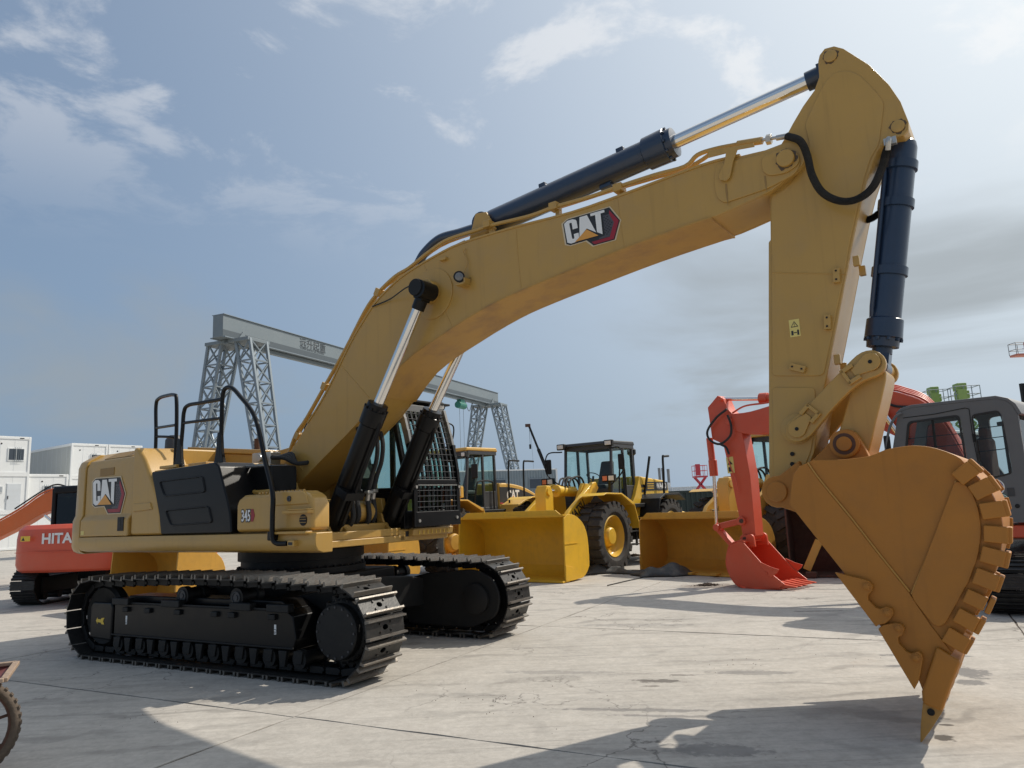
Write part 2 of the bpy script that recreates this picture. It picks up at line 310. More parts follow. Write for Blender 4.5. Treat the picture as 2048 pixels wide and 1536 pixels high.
def ground_mat(name, tint=1.0):
    m = bpy.data.materials.new(name); m.use_nodes = True; nt = m.node_tree; N, L = nt.nodes, nt.links; bs = N['Principled BSDF']
    g = N.new('ShaderNodeNewGeometry'); pos = g.outputs['Position']
    def mp(sc, rot=0.0, loc=(0,0,0)):
        n = N.new('ShaderNodeMapping'); n.inputs['Scale'].default_value = sc; n.inputs['Rotation'].default_value = (0,0,rot); n.inputs['Location'].default_value = loc; L.new(pos, n.inputs[0]); return n.outputs[0]
    def noise(vec, sc, det=6, rough=.6, dist=0.0):
        n = N.new('ShaderNodeTexNoise'); n.inputs['Scale'].default_value = sc; n.inputs['Detail'].default_value = det; n.inputs['Roughness'].default_value = rough; n.inputs['Distortion'].default_value = dist; L.new(vec, n.inputs[0]); return n.outputs[0]
    def rng(v, a, b, c=0.0, d=1.0):
        n = N.new('ShaderNodeMapRange'); n.inputs[1].default_value = a; n.inputs[2].default_value = b; n.inputs[3].default_value = c; n.inputs[4].default_value = d; L.new(v, n.inputs[0]); return n.outputs[0]
    def mix(f, a, b, mode='MIX'):
        n = N.new('ShaderNodeMix'); n.data_type = 'RGBA'; n.blend_type = mode
        for i, v in ((0, f), (6, a), (7, b)):
            if isinstance(v, tuple): n.inputs[i].default_value = (*v, 1)
            elif isinstance(v, float): n.inputs[i].default_value = v
            else: L.new(v, n.inputs[i])
        return n.outputs[2]
    P = mp((1,1,1)); STN = noise(mp((1,1,1), 0, (2,5,0)), 9, 5, .6)
    base = mix(rng(noise(P, .55, 8), .3, .7), tuple(c*tint for c in (.415,.380,.330)), tuple(c*tint for c in (.535,.490,.425)))
    base = mix(rng(noise(P, 3.1, 9, .7), .35, .75, 0, .45), base, (.345,.315,.275))
    base = mix(rng(noise(P, 38, 4, .7), .3, .8, 0, .35), base, (.54,.50,.445))           # sand grain
    # tyre and track scuffs, stretched two ways
    for rot, loc in ((R(-28), (3,1,0)), (R(8), (9,4,0)), (R(-70), (1,8,0))):
        sc = noise(mp((.22,6.5,1), rot, loc), 1.7, 7, .65, .3); patch = noise(mp((1,1,1), 0, loc), .33, 4)
        mu = N.new('ShaderNodeMath'); mu.operation = 'MULTIPLY'; L.new(rng(sc, .54, .70), mu.inputs[0]); L.new(rng(patch, .42, .60, 0, .85), mu.inputs[1])
        base = mix(mu.outputs[0], base, (.17,.157,.142))
    lt = noise(mp((.3,9,1), R(-20), (5,2,0)), 2.3, 6, .6, .4); mu = N.new('ShaderNodeMath'); mu.operation = 'MULTIPLY'; L.new(rng(lt, .6, .74), mu.inputs[0]); L.new(rng(noise(P, .4, 3), .45, .65, 0, .5), mu.inputs[1])
    base = mix(mu.outputs[0], base, (.58,.555,.52))
    base = mix(rng(noise(mp((1,1,1),0,(20,3,0)), .8, 6), .57, .72, 0, .65), base, (.235,.22,.195))  # oily patches
    base = mix(rng(noise(mp((1,1,1),0,(4,30,0)), 1.4, 5), .66, .76, 0, .35), base, (.36,.25,.17)) # rust tint
    # broom marks of the slab finish and sandy swirls
    for rot, sx, sy, a in ((R(-27), 1.6, 9, .07), (R(-40), .9, 16, .07), (R(62), .9, 7, .06), (R(15), 1.2, 11, .06)):
        bn = noise(mp((sx,sy,1), rot, (7*a,3,0)), 1.6, 8, .7, .6)
        base = mix(rng(bn, .38, .62, 0, 1), mix(a*1.0, base, (.20,.185,.165)), mix(a*1.0, base, (.66,.63,.58)))
    for sc_, a in ((7.0, .15), (1.7, .12), (19.0, .14)):
        bn = noise(mp((1,1,1), 0, (sc_,a,0)), sc_, 8, .68, .8)
        base = mix(rng(bn, .36, .64, 0, 1), mix(a, base, (.20,.182,.158)), mix(a, base, (.68,.64,.575)))
    sw = N.new('ShaderNodeTexWave'); sw.wave_type = 'RINGS'; sw.inputs['Scale'].default_value = .55; sw.inputs['Distortion'].default_value = 9; sw.inputs['Detail'].default_value = 5; sw.inputs['Detail Scale'].default_value = 1.3; L.new(mp((1,1,1), 0, (2,-7,0)), sw.inputs[0])
    sm_ = N.new('ShaderNodeMath'); sm_.operation = 'MULTIPLY'; L.new(rng(sw.outputs[1], .80, .98), sm_.inputs[0]); L.new(rng(noise(P, .5, 4), .46, .62, 0, .55), sm_.inputs[1]); base = mix(sm_.outputs[0], base, (.22,.205,.185))
    # fine crazing
    vo = N.new('ShaderNodeTexVoronoi'); vo.feature = 'DISTANCE_TO_EDGE'; vo.inputs['Scale'].default_value = .55
    wp = N.new('ShaderNodeVectorMath'); wp.operation = 'ADD'; nz = N.new('ShaderNodeTexNoise'); nz.inputs['Scale'].default_value = 2.2; nz.inputs['Detail'].default_value = 6; L.new(pos, nz.inputs[0]); L.new(nz.outputs[1], wp.inputs[0]); L.new(pos, wp.inputs[1]); L.new(wp.outputs[0], vo.inputs[0])
    cm = N.new('ShaderNodeMath'); cm.operation = 'MULTIPLY'; L.new(rng(vo.outputs[0], 0.0, .009, 1, 0), cm.inputs[0]); L.new(rng(noise(P, .25, 2), .48, .58, 0, .8), cm.inputs[1])
    base = mix(cm.outputs[0], base, (.10,.09,.08))
    # dark specks
    v2 = N.new('ShaderNodeTexVoronoi'); v2.inputs['Scale'].default_value = 2.6; L.new(wp.outputs[0], v2.inputs[0])
    base = mix(rng(v2.outputs['Distance'], .012, .03, .7, 0), base, (.07,.06,.055))
    # stains and drips with places of their own
    for (u, v, rx, ry, col, k) in STAINS:
        p = gpt(u, v); mpn = N.new('ShaderNodeMapping'); mpn.vector_type = 'TEXTURE'; mpn.inputs['Location'].default_value = (p.x, p.y, 0); mpn.inputs['Scale'].default_value = (rx, ry, 1); mpn.inputs['Rotation'].default_value = (0,0,R(-12)); L.new(pos, mpn.inputs[0])
        ln = N.new('ShaderNodeVectorMath'); ln.operation = 'LENGTH'; L.new(mpn.outputs[0], ln.inputs[0])
        ad = N.new('ShaderNodeMath'); ad.operation = 'ADD'; L.new(ln.outputs['Value'], ad.inputs[0]); L.new(rng(STN, .3, .7, -.5, .5), ad.inputs[1])
        base = mix(rng(ad.outputs[0], .78, 1.12, k, 0), base, col)
    L.new(base, bs.inputs['Base Color']); L.new(rng(noise(P, 2, 5), .3, .7, .72, .92), bs.inputs['Roughness']); bs.inputs['Specular IOR Level'].default_value = .3
    bp = N.new('ShaderNodeBump'); bp.inputs['Strength'].default_value = .35; bp.inputs['Distance'].default_value = .006; L.new(noise(P, 26, 8, .75), bp.inputs['Height'])
    b2 = N.new('ShaderNodeBump'); b2.inputs['Strength'].default_value = .25; b2.inputs['Distance'].default_value = .03; L.new(noise(P, 2.5, 5), b2.inputs['Height']); L.new(bp.outputs[0], b2.inputs['Normal']); L.new(b2.outputs[0], bs.inputs['Normal'])
    return m
CONC = [ground_mat('concrete', t) for t in (1.0, .93, 1.05)]
JNT = mat('joint_filler', (0.10,0.080,0.062), .9, var=.3, scale=9)
g = B().add([(-2500,-2500,-.03),(2500,-2500,-.03),(2500,2500,-.03),(-2500,2500,-.03)], [(0,1,2,3)]).build('ground', CONC[1]); g['kind'] = 'structure'
GA = R(-28.0); gd = Vector((math.cos(GA), math.sin(GA), 0)); gn = Vector((-math.sin(GA), math.cos(GA), 0))
def slab_edge(L_, n, amp, rnd):
    return [(L_*i/n, rnd.uniform(-amp, amp)) for i in range(n+1)]
def make_slabs():
    rnd = random.Random(3); D0, N0, SD, SN = -5.03, 5.12, 5.96, 4.92
    # one wobbly joint per grid line so neighbouring slabs keep an even gap
    for i in range(-7, 9):
        for j in range(-3, 8):
            c = gd*(D0+(i+.5)*SD)+gn*(N0+(j+.5)*SN)
            if c.y < -6 or abs(c.x) > 34: continue
            pts = []; e = .012
            for (a, b, n, ax) in ((0,0,16,0),(1,0,14,1),(1,1,16,2),(0,1,14,3)):
                for k in range(n):
                    t = k/n; w = .004*math.sin(7*t+i*3+j*5+ax)+rnd.uniform(-.010,.010)
                    if ax == 0: p = (t*SD, e+w)
                    elif ax == 1: p = (SD-e+w, t*SN)
                    elif ax == 2: p = (SD*(1-t), SN-e+w)
                    else: p = (e+w, SN*(1-t))
                    pts.append((max(e*.3, min(SD-e*.3, p[0])), max(e*.3, min(SN-e*.3, p[1]))))
            o = gd*(D0+i*SD)+gn*(N0+j*SN); dz = -.001*((i*7+j*3) % 3)
            P = [o+gd*p[0]+gn*p[1] for p in pts]; n = len(P)
            b = B(); b.add([(q.x,q.y,dz) for q in P]+[(q.x,q.y,-.028) for q in P], [tuple(range(n))]+[(k, k+n, (k+1) % n+n, (k+1) % n) for k in range(n)])
            b.build('concrete_slab', CONC[(i*5+j*2) % 3], g, smooth=False)
make_slabs()
jf = B()
for i in range(-7, 10):
    x = -5.03+i*5.96; a, c = gd*x+gn*(-9), gd*x+gn*44; jf.bar((a.x,a.y,-.012), (c.x,c.y,-.012), .05, .006)
for j in range(-2, 9):
    y = 5.12+j*4.92; a, c = gn*y+gd*(-46), gn*y+gd*48; jf.bar((a.x,a.y,-.0125), (c.x,c.y,-.0125), .05, .006)
jf.build('joint_filler', JNT, g)
# ------------------------------------------------------------------ printed marks shared by several machines
MX, MY, MA = -3.0010, 10.4706, -0.51844
SW = R(-5.0)
T = Frame(MX, MY, MA); U = Frame(MX, MY, MA+SW); HEXF = U
HEXL = dict(
 border=[(714,474),(722,470),(908,458),(946,590),(909,740),(806,745),(780,690),(712,696),(690,676),(690,500)],
 plate=[(716,482),(724,478),(904,466),(940,590),(904,734),(811,738),(785,682),(713,688),(697,672),(697,505)],
 hexa=[(872,520),(899,519),(914,594),(886,698),(842,700),(838,690),(866,680)],
 red=[(902,488),(936,590),(901,727),(816,731),(806,706),(886,702),(914,594),(899,519)],
 C=[(702,508),(718,489),(740,487),(754,497),(757,512),(757,567),(735,569),(735,514),(727,512),(724,518),(726,640),(731,646),(736,640),(736,608),(757,606),(756,655),(742,674),(718,678),(703,664)],
 A=[(772,486),(805,484),(832,640),(795,590),(758,646)],
 T=[(820,480),(882,476),(882,497),(864,499),(858,668),(836,640),(840,500),(820,501)],
 tri=[(794,597),(840,670),(736,674)])
def hx2(x, y):
    p = HEXF.pl(x/3.747, 830+y/3.747, -1.4475); q = HEXF.pl(690/3.747, 830+720/3.747, -1.4475); return (p[0]-q[0], p[1]-q[1])
def hex_logo(parent, o, right, up, scale, rotz=0.0, name='logo'):
    P = lambda k: [tuple(c*scale for c in hx2(x, y)) for x, y in HEXL[k]]
    root = flat(name, P('border'), DTAN, parent, o, right, up, .003, .003, rotz)
    return root, P
def hex_logo_full(parent, o, right, up, scale, rotz=0.0):
    root, P = hex_logo(parent, o, right, up, scale, rotz)
    gp = parent; X, Y, O = Vector(right).normalized(), Vector(up).normalized(), Vector(o); Z = X.cross(Y)
    # further prints: same level in the tree as the border, they are one sticker
    for i, (k, m) in enumerate((('plate', LETB), ('hexa', DHEX), ('red', DRED), ('C', LETW), ('A', LETW), ('T', LETW), ('tri', DTRI))):
        flat({'plate': 'logo_backing', 'hexa': 'logo_mesh', 'red': 'logo_band', 'C': 'logo_letter', 'A': 'logo_letter', 'T': 'logo_letter', 'tri': 'logo_triangle'}[k], P(k), m, gp, o, right, up, .005+.0012*i, .001, rotz)
    # little hexagon cells
    b = B()
    for r in range(11):
        for c in range(4):
            cx, cy = 862+c*14+(7 if r % 2 else 0), 535+r*14
            if not (cx < 908-abs(cy-595)*.28 and cx > 852+max(0, (640-cy))*.12): continue
            q = []
            for k in range(6): a_, c_ = hx2(cx+4.6*math.cos(R(60*k+30)), cy+4.6*math.sin(R(60*k+30))); q.append(O+X*(a_*scale)+Y*(c_*scale)+Z*.0085)
            b.add(q, [tuple(range(6))])
    b.build('logo_mesh_cells', LETB, gp, smooth=False, fix=False, rotz=rotz)
# ------------------------------------------------------------------ the big yellow excavator
EX = tag(empty('excavator', (MX, MY, 0), MA), 'large yellow crawler excavator with black tracks and raised boom, in the foreground', 'excavator')
# --- undercarriage
def rounded(poly, r, n=4):
    out = []; m = len(poly)
    for i in range(m):
        p0, p1, p2 = Vector(poly[i-1]), Vector(poly[i]), Vector(poly[(i+1) % m]); a = (p0-p1); c = (p2-p1); rr = min(r, a.length*.45, c.length*.45)
        a = p1+a.normalized()*rr; c = p1+c.normalized()*rr
        for k in range(n+1):
            t = k/n; q = a*(1-t)**2+p1*2*t*(1-t)+c*t*t; out.append((q.x, q.y))
    return out
TH, TL = 1.05, 2.67; ZC = TH/2; TC = TL-ZC
def track_path(n):
    r = ZC-.058; segs = []; Ls = 2*TC; La = math.pi*r; tot = 2*Ls+2*La; out = []
    for k in range(n):
        d = tot*k/n
        if d < Ls:                                   # bottom, rear -> front
            out.append((-TC+d, ZC-r, 1, 0))
        elif d < Ls+La:
            t = (d-Ls)/r; out.append((TC+r*math.sin(t), ZC-r*math.cos(t), math.cos(t), math.sin(t)))
        elif d < 2*Ls+La:
            q = (d-Ls-La)/Ls; out.append((TC-q*Ls, ZC+r+.05*math.sin(math.pi*min(1, max(0, q)))**1.3, -1, -.08*math.cos(math.pi*q)))
        else:
            t = (d-2*Ls-La)/r; out.append((-TC-r*math.sin(t), ZC+r*math.cos(t), -math.cos(t), -math.sin(t)))
    return out
def shoe_mesh():
    b = B(); hw, hl, th = .30, .112, .016
    rect = [(-hl,-hw),(0,-hw),(hl,-hw),(hl,0),(hl,hw),(0,hw),(-hl,hw),(-hl,0)]
    oc = [(.030*math.cos(R(-135+45*k)), .045*math.sin(R(-135+45*k))) for k in range(8)]
    for z, fl in ((th, False), (0, True)):
        fs = [(k, (k+1) % 8, (k+1) % 8+8, k+8) for k in range(8)]
        b.add([(x, y, z) for x, y in rect+oc], [q[::-1] for q in fs] if fl else fs)
    b.add([(x, y, 0) for x, y in rect]+[(x, y, th) for x, y in rect], [(k, (k+1) % 8, (k+1) % 8+8, k+8) for k in range(8)])
    b.add([(x, y, 0) for x, y in oc]+[(x, y, th) for x, y in oc], [(k, k+8, (k+1) % 8+8, (k+1) % 8) for k in range(8)])
    for sx in (-.055, .055):
        for sy in (-.085, .085): b.cyl((sx*.75, sy, th), (sx*.75, sy, th+.014), .014, .012, 8)
    n0 = len(b.f)
    for x, t in ((-hl+.022, .026), (hl-.030, .026)):
        b.prism([(x-t*.62, th*.5), (x+t*.62, th*.5), (x+t*.36, .060), (x-t*.36, .060)], -hw-.003, hw+.003, 'y')
    me = b.mesh('track_shoe'); bm = bmesh.new(); bm.from_mesh(me); bmesh.ops.recalc_face_normals(bm, faces=bm.faces); bm.to_mesh(me); bm.free()
    me.materials.append(SHOE); me.materials.append(STEEL)
    for i, p in enumerate(me.polygons): p.material_index = 1 if i >= n0 else 0
    return me
SHOE_ME = shoe_mesh()
def make_track(sg):
    """sg -1: near side, +1: far side"""
    yc = sg*1.40; NS = 50
    b = B(); path = track_path(NS)
    for x, z, dx, dz in path:
        X = Vector((dx, 0, dz)).normalized(); Z = Vector((dz, 0, -dx)).normalized()   # Z points outwards
        for sy in (-.105, .105):
            c = Vector((x, yc+sy, z))-Z*.052
            b.obox(c, (.19, .045, .075), ax=(X, Vector((0,1,0)), Z))
        p = Vector((x, yc, z))-Z*.06+X*.10
        b.cyl(p-Vector((0,.14,0)), p+Vector((0,.14,0)), .026, n=10)
    ch = b.build('track_chain', BLK, EX, bevel=.008, seg=1)
    for x, z, dx, dz in path:
        X = Vector((dx, 0, dz)).normalized(); Z = Vector((dz, 0, -dx)).normalized()
        o = bpy.data.objects.new('track_shoe', SHOE_ME); COL.objects.link(o); o.parent = ch
        Y = Z.cross(X); o.matrix_local = Matrix(((X.x, Y.x, Z.x, x), (X.y, Y.y, Z.y, yc), (X.z, Y.z, Z.z, z), (0,0,0,1)))
    yo = yc+sg*.20; yi = yc-sg*.24
    # side frame
    b = B(); prof = [(-1.72,.30),(1.50,.30),(1.55,.42),(1.50,.66),(1.40,.72),(-1.72,.72)]
    b.prism(prof, min(yo,yi), max(yo,yi))
    b.prism([(-1.70,.72),(1.38,.72),(1.2,.80),(-1.6,.80)], min(yo-sg*.12,yi), max(yo-sg*.12,yi))
    fr = b.build('track_frame', BLKG, EX, bevel=.015)
    for x0 in (-1.62,-.62,.62,1.22):
        B().obox((x0+.1, yo+sg*.012, .745), (.34, .10, .085)).build('step_block', BLK, fr, bevel=.012)
    for x0 in (-1.45,-1.0,-.42,.25,.55,1.2):
        B().obox((x0, yo+sg*.012, .645), (.11, .05, .06)).build('lug', BLK, fr, bevel=.01)
    B().box(-1.75,1.52,min(yo,yo+sg*.018),max(yo,yo+sg*.018),.315,.335).build('rib', BLK, fr, bevel=.005)
    B().box(-1.72,1.36,min(yo+.001,yo+sg*.02),max(yo-.001,yo+sg*.02),.715,.738).build('rail', BLK, fr, bevel=.005)
    for k in range(8):
        x = -1.62+k*.46
        rb = B(); rb.lathe([(.10,-.20),(.10,-.13),(.075,-.12),(.075,.12),(.10,.13),(.10,.20)], (x, yc, .215), (0,1,0), 20); rb.build('track_roller', BLK, fr)
        g2 = B(); g2.prism([(x-.07,.30),(x+.07,.30),(x+.045,.17),(x-.045,.17)], yo-.02, yo+.02); g2.build('roller_bracket', BLK, fr, bevel=.006)
        if k < 7: B().prism([(x+.17,.30),(x+.30,.30),(x+.27,.13),(x+.20,.13)], yo-.03*1, yo+.014).build('roller_guard', BLK, fr, bevel=.006)
    for x in (-.42, .55):
        c = B(); c.lathe([(.11,-.16),(.11,-.08),(.085,-.07),(.085,.07),(.11,.08),(.11,.16)], (x, yc, .83), (0,1,0), 20); cr = c.build('carrier_roller', BLK, fr)
        c = B(); c.lathe([(.070,0),(.070,.012),(.060,.013),(.058,.004),(.03,.004),(.03,.014),(0.0,.014)], (x, yc+sg*.16, .83), (0,sg,0), 24); c.build('roller_cap', DGRY, fr)
        B().obox((x, yc-sg*.02, .76), (.14,.2,.10)).build('carrier_mount', BLK, fr, bevel=.01)
    # idler end (rear of picture) with its guard plate
    c = B(); c.lathe([(.36,-.09),(.40,-.05),(.40,.05),(.36,.09),(.30,.075),(.16,.05),(.12,.13),(0,.13)], (-TC, yc, ZC), (0,sg,0), 40); c.build('idler', BLK, fr)
    B().prism([(-2.25,.26),(-1.78,.24),(-1.76,.66),(-1.80,.72),(-2.20,.72),(-2.25,.66)], min(yo-sg*.05,yo), max(yo-sg*.05,yo)).build('idler_guard', BLKG, fr, bevel=.03, seg=3)
    # sprocket and final drive
    c = B(); pr = []
    NT = 21
    for k in range(NT*4):
        t = 2*math.pi*k/(NT*4); rr = .405 if k % 4 in (0, 1) else .355; pr.append((TC+rr*math.cos(t), ZC+rr*math.sin(t)))
    c.prism(pr, yc-.04, yc+.04); sp = c.build('sprocket', BLK, fr, bevel=.006, seg=1)
    c = B(); c.lathe([(.33,.04),(.33,.12),(.305,.14),(.29,.14),(.285,.215),(.275,.225),(0,.228)], (TC-.0, yc, ZC), (0,sg,0), 48); fd = c.build('final_drive', BLK, fr)
    for k in range(16):
        t = 2*math.pi*k/16; p = Vector((TC+.255*math.cos(t), yc+sg*.226, ZC+.255*math.sin(t))); B().cyl(p, p+Vector((0,sg*.010,0)), .012, n=8).build('bolt', DGRY, fr)
    for k in range(24):
        t = 2*math.pi*k/24; p = Vector((TC+.315*math.cos(t), yc+sg*.125, ZC+.315*math.sin(t))); B().cyl(p, p+Vector((0,sg*.012,0)), .011, n=6).build('bolt', BLK, fr)
    B().prism(rounded([(.95,.16),(2.05,.14),(2.45,.30),(2.52,.55),(2.42,.80),(2.1,.92),(1.3,.86),(.95,.78)], .12), min(yi-sg*.02,yi-sg*.07), max(yi-sg*.02,yi-sg*.07)).build('motor_guard', BLK, fr, bevel=.02)
    B().lathe([(.20,0),(.20,.05),(.12,.07),(0,.07)], (TC, yi-sg*.07, ZC), (0,-sg,0), 28).build('motor_cover', BLK, fr)
    if sg < 0:
        yy = yo+sg*.001
        a = [(0,.042),(.035,.0),(.035,.022),(.105,.020),(.125,.0),(.185,-.004),(.155,.040),(.185,.082),(.125,.078),(.105,.062),(.035,.060),(.035,.082)]
        flat('arrow_decal', a, DYEL, fr, (-2.11, yy, .44), (1,0,0), (0,0,1), .003, .002)
        for x in (-1.47, 1.22):
            flat('label_decal', [(0,0),(.032,0),(.032,.105),(0,.105)], LETW, fr, (x, yy, .46), (1,0,0), (0,0,1), .003)
            text('label_print', '0-1', LETB, fr, (x+.026, yy, .468), (0,0,1), (-1,0,0), .042, .0008, depth=.0045)
        flat('label_decal', [(0,0),(.14,0),(.17,.03),(.03,.03)], DYEL, fr, (-.72, yo+.03, .743), (1,0,0), (0,1,0), .003)
    # legs of the carbody
    for sx in (-1, 1):
        q = B(); w0, w1 = .30, .26
        q.loft([[(sx*.75-w0, 0, .48), (sx*.75+w0, 0, .48), (sx*.75+w0, 0, .92), (sx*.75-w0, 0, .92)],
                [(sx*.95-w1, yi-sg*.3, .42), (sx*.95+w1, yi-sg*.3, .42), (sx*.95+w1, yi-sg*.3, .84), (sx*.95-w1, yi-sg*.3, .84)],
                [(sx*1.0-w1, yi, .40), (sx*1.0+w1, yi, .40), (sx*1.0+w1, yi, .78), (sx*1.0-w1, yi, .78)]])
        q.build('carbody_leg', BLK, fr, bevel=.02)
for sg in (-1, 1): make_track(sg)
cb = B(); cb.box(-.95,.95,-.85,.85,.50,.985); carb = cb.build('carbody', BLK, EX, bevel=.04)
c = B(); c.lathe([(.86,.985),(.86,1.06),(.80,1.065),(.80,1.16),(.84,1.165),(.84,1.29),(.4,1.29)], (0,0,0), (0,0,1), 64); ring = c.build('swing_bearing', BLK, EX)
for k in range(48):
    t = 2*math.pi*k/48; B().cyl((.835*math.cos(t), .835*math.sin(t), 1.06), (.835*math.cos(t), .835*math.sin(t), 1.085), .016, n=6).build('bolt', BLK, ring)
# --- upper structure
def up_(b, name, m, bevel=0.0, parent=None, **k):
    if parent is None: return b.build(name, m, EX, bevel=bevel, rotz=SW, **k)
    return b.build(name, m, parent, bevel=bevel, **k)
def plan(inset, z, xr=-3.14):
    pts = [(xr, -1.5+inset)]
    pts += [(-3.27-(.42-inset*.6)*math.sin(R(t)), -1.08-(.42-inset)*math.cos(R(t))) for t in (0,15,30,45,60,75)]
    for y in (-.7,-.35,0,.35,.7): pts.append((-3.85+inset*.8+.14*abs(y/.95)**2.2, y))
    pts += [(-3.27-(.42-inset*.6)*math.sin(R(t)), 1.08+(.42-inset)*math.cos(R(t))) for t in (75,60,45,30,15,0)]
    pts += [(xr, 1.5-inset)]
    return [(x, y, z) for x, y in pts]
b = B(); b.loft([plan(.10,1.31), plan(.03,1.345), plan(0,1.42), plan(0,1.79), plan(.035,1.87), plan(.045,2.57), plan(.08,2.66), plan(.26,2.77)])
cw = up_(b, 'counterweight', YEL, .012)
def side_sec(s=-1): return [(s*1.5,1.56),(s*1.5,1.79),(s*1.444,1.862),(s*1.44,2.55),(s*1.40,2.65),(s*1.18,2.77),(s*.8,2.78),(s*.8,1.56)]
b = B(); b.prism(side_sec(), -3.125, -1.80, 'x'); door = up_(b, 'side_door', YEL, .018, seg=3)
b = B(); b.box(-2.72,-2.33,-1.448,-1.438,2.42,2.53); up_(b, 'vent_panel', mat('vent_brown', (.27,.16,.05), .6), .003, door)
b = B(); q = [(-2.72,2.672),(-2.0,2.672)]
b.loft([[(-2.76,-1.372,2.668),(-1.98,-1.372,2.668),(-1.98,-1.372,2.675),(-2.76,-1.372,2.675)],[(-2.70,-1.20,2.762),(-1.94,-1.20,2.762),(-1.94,-1.20,2.769),(-2.70,-1.20,2.769)]]); up_(b, 'vent_panel', MATS['vent_brown'], 0, door)
b = B(); b.box(-2.06,-1.90,-1.508,-1.495,1.63,1.82); lt = up_(b, 'latch', BLK, .004, door)
for x in (-1.985,): B().box(x-.003,x+.003,-1.511,-1.507,1.64,1.81).build('latch_slot', DGRY, door)
flat('warning_decal', [(0,0),(.09,0),(.09,.06),(0,.06)], DPYL, door, (-3.09,-1.5,1.585), (1,0,0), (0,0,1))
_lo = U.pl(690/3.747, 830+720/3.747, -1.4475); hex_logo_full(door, (_lo[0],-1.4475,_lo[1]), (1,0,0), (0,0,1), 1.0)
fl = B(); fl.prism([(-1.785,1.56),(-1.0,1.56),(-1.03,1.80),(-1.15,2.10),(-1.37,2.42),(-1.50,2.60),(-1.66,2.75),(-1.785,2.77)], -1.475, -.85); p3 = up_(fl, 'side_panel', YEL, .05, seg=4)
b = B(); b.prism([(-1.70,1.88),(-1.22,1.90),(-1.28,1.995),(-1.70,1.99)], -1.492, -1.46); up_(b, 'panel_step', YEL, .012, p3)
# black engine-side panel with two pressed fields
blk = [U.pl(u, v, -1.46) for u, v in ((303,944),(420,926),(431,924),(438,932),(455,1000),(461,1030),(463,1068),(322,1072),(318,1030))]
b = B(); b.prism([(p[0]+.008, max(1.565, p[1])) for p in blk], -1.47, -.9); bp = up_(b, 'black_side_panel', BLKG, .022, seg=3)
for quad in (((318,962),(406,951),(412,985),(328,994)), ((330,1020),(418,1011),(426,1046),(341,1053))):
    o = rounded([U.pl(u, v, -1.47) for u, v in quad], .05); cx = sum(p[0] for p in o)/len(o); cz = sum(p[1] for p in o)/len(o)
    i_ = [(cx+(x-cx)*.93, cz+(z-cz)*.80) for x, z in o]; n = len(o)
    b = B(); b.add([(x, -1.470, z) for x, z in o]+[(x, -1.487, z) for x, z in [(cx+(x-cx)*.985, cz+(z-cz)*.95) for x, z in o]]+[(x, -1.487, z) for x, z in [(cx+(x-cx)*.955, cz+(z-cz)*.87) for x, z in o]]+[(x, -1.471, z) for x, z in i_],
      [(r*n+k, r*n+(k+1) % n, (r+1)*n+(k+1) % n, (r+1)*n+k) for r in range(3) for k in range(n)])
    up_(b, 'pressed_rim', BLKG, 0, bp)
b = B(); b.box(.16,.66,-1.02,-.62,1.60,2.38); inner = up_(b, 'pump_bay_panel', BLKG, .03)
b = B(); b.prism([U.pl(u, v, -1.30) for u, v in ((432,926),(450,928),(466,962),(470,1000),(455,1000))], -1.44, -.98); up_(b, 'corner_post', BLKG, .03)
b = B(); b.tube(bez([(.25,-1.05,2.06),(.5,-1.06,2.045),(.70,-1.05,2.05)]), .03, 10); up_(b, 'grab_bar', YEL, 0, inner)
b = B(); b.box(.14,.64,-1.08,-1.025,2.365,2.395); up_(b, 'trim_strip', ZINC, .006, inner)
# front storage box
b = B(); b.prism([(.575,1.572),(1.95,1.572),(1.95,1.86),(1.90,1.96),(1.80,2.0),(.72,2.005),(.62,1.96),(.575,1.90)], -1.46, -1.20); fb = up_(b, 'storage_box', YEL, .05, seg=4)
b = B(); b.prism([(1.22,1.86),(1.90,1.86),(1.85,1.965),(1.78,2.012),(1.20,2.018)], -1.475, -1.23); up_(b, 'box_lid', YEL, .015, fb)
b = B(); b.box(1.52,1.95,-1.53,-1.44,1.765,1.80); b.box(1.62,1.95,-1.54,-1.45,1.80,1.815); up_(b, 'tread_plate', YEL, .006, fb)
b = B(); b.box(1.3,1.95,-1.56,-1.46,1.545,1.572); up_(b, 'tread_plate', YEL, .006, fb)
for k in range(13): B().cyl((.98+k*.065,-1.42,2.005),(.98+k*.065,-1.42,2.028),.016,n=6).build('tread_stud', YEL, fb)
c = B(); c.lathe([(.032,0),(.032,.012),(.012,.014),(.010,.004),(0,.004)], (1.58,-1.475,1.93), (0,-1,0), 20); up_(c, 'lid_lock', DGRY, 0, fb)
c = B(); c.lathe([(.062,0),(.062,.006),(0,.006)], (1.80,-1.46,1.69), (0,-1,0), 24); vent = up_(c, 'round_vent', BLK, 0, fb)
for dz in (-.028,.004,.03): B().box(1.75,1.85,-1.470,-1.466,1.69+dz,1.696+dz).build('vent_bar', YEL, fb)
o345 = Vector((.70,-1.461,1.70))
o5 = [(0,.0),(.19,.0),(.225,.065),(.19,.13),(0,.13)]
flat('number_band', [(.175,-.008),(.215,-.008),(.245,.065),(.215,.138),(.175,.138)], DRED, fb, o345, (1,0,0), (0,0,1), .003)
text('model_number', '345', LETB, fb, o345+Vector((-.012,0,0)), (1,0,0), (0,0,1), .185, .014, depth=.0042, stretch=.66)
text('model_number', '345', LETW, fb, o345+Vector((-.008,0,.002)), (1,0,0), (0,0,1), .180, .004, depth=.0056, stretch=.655)
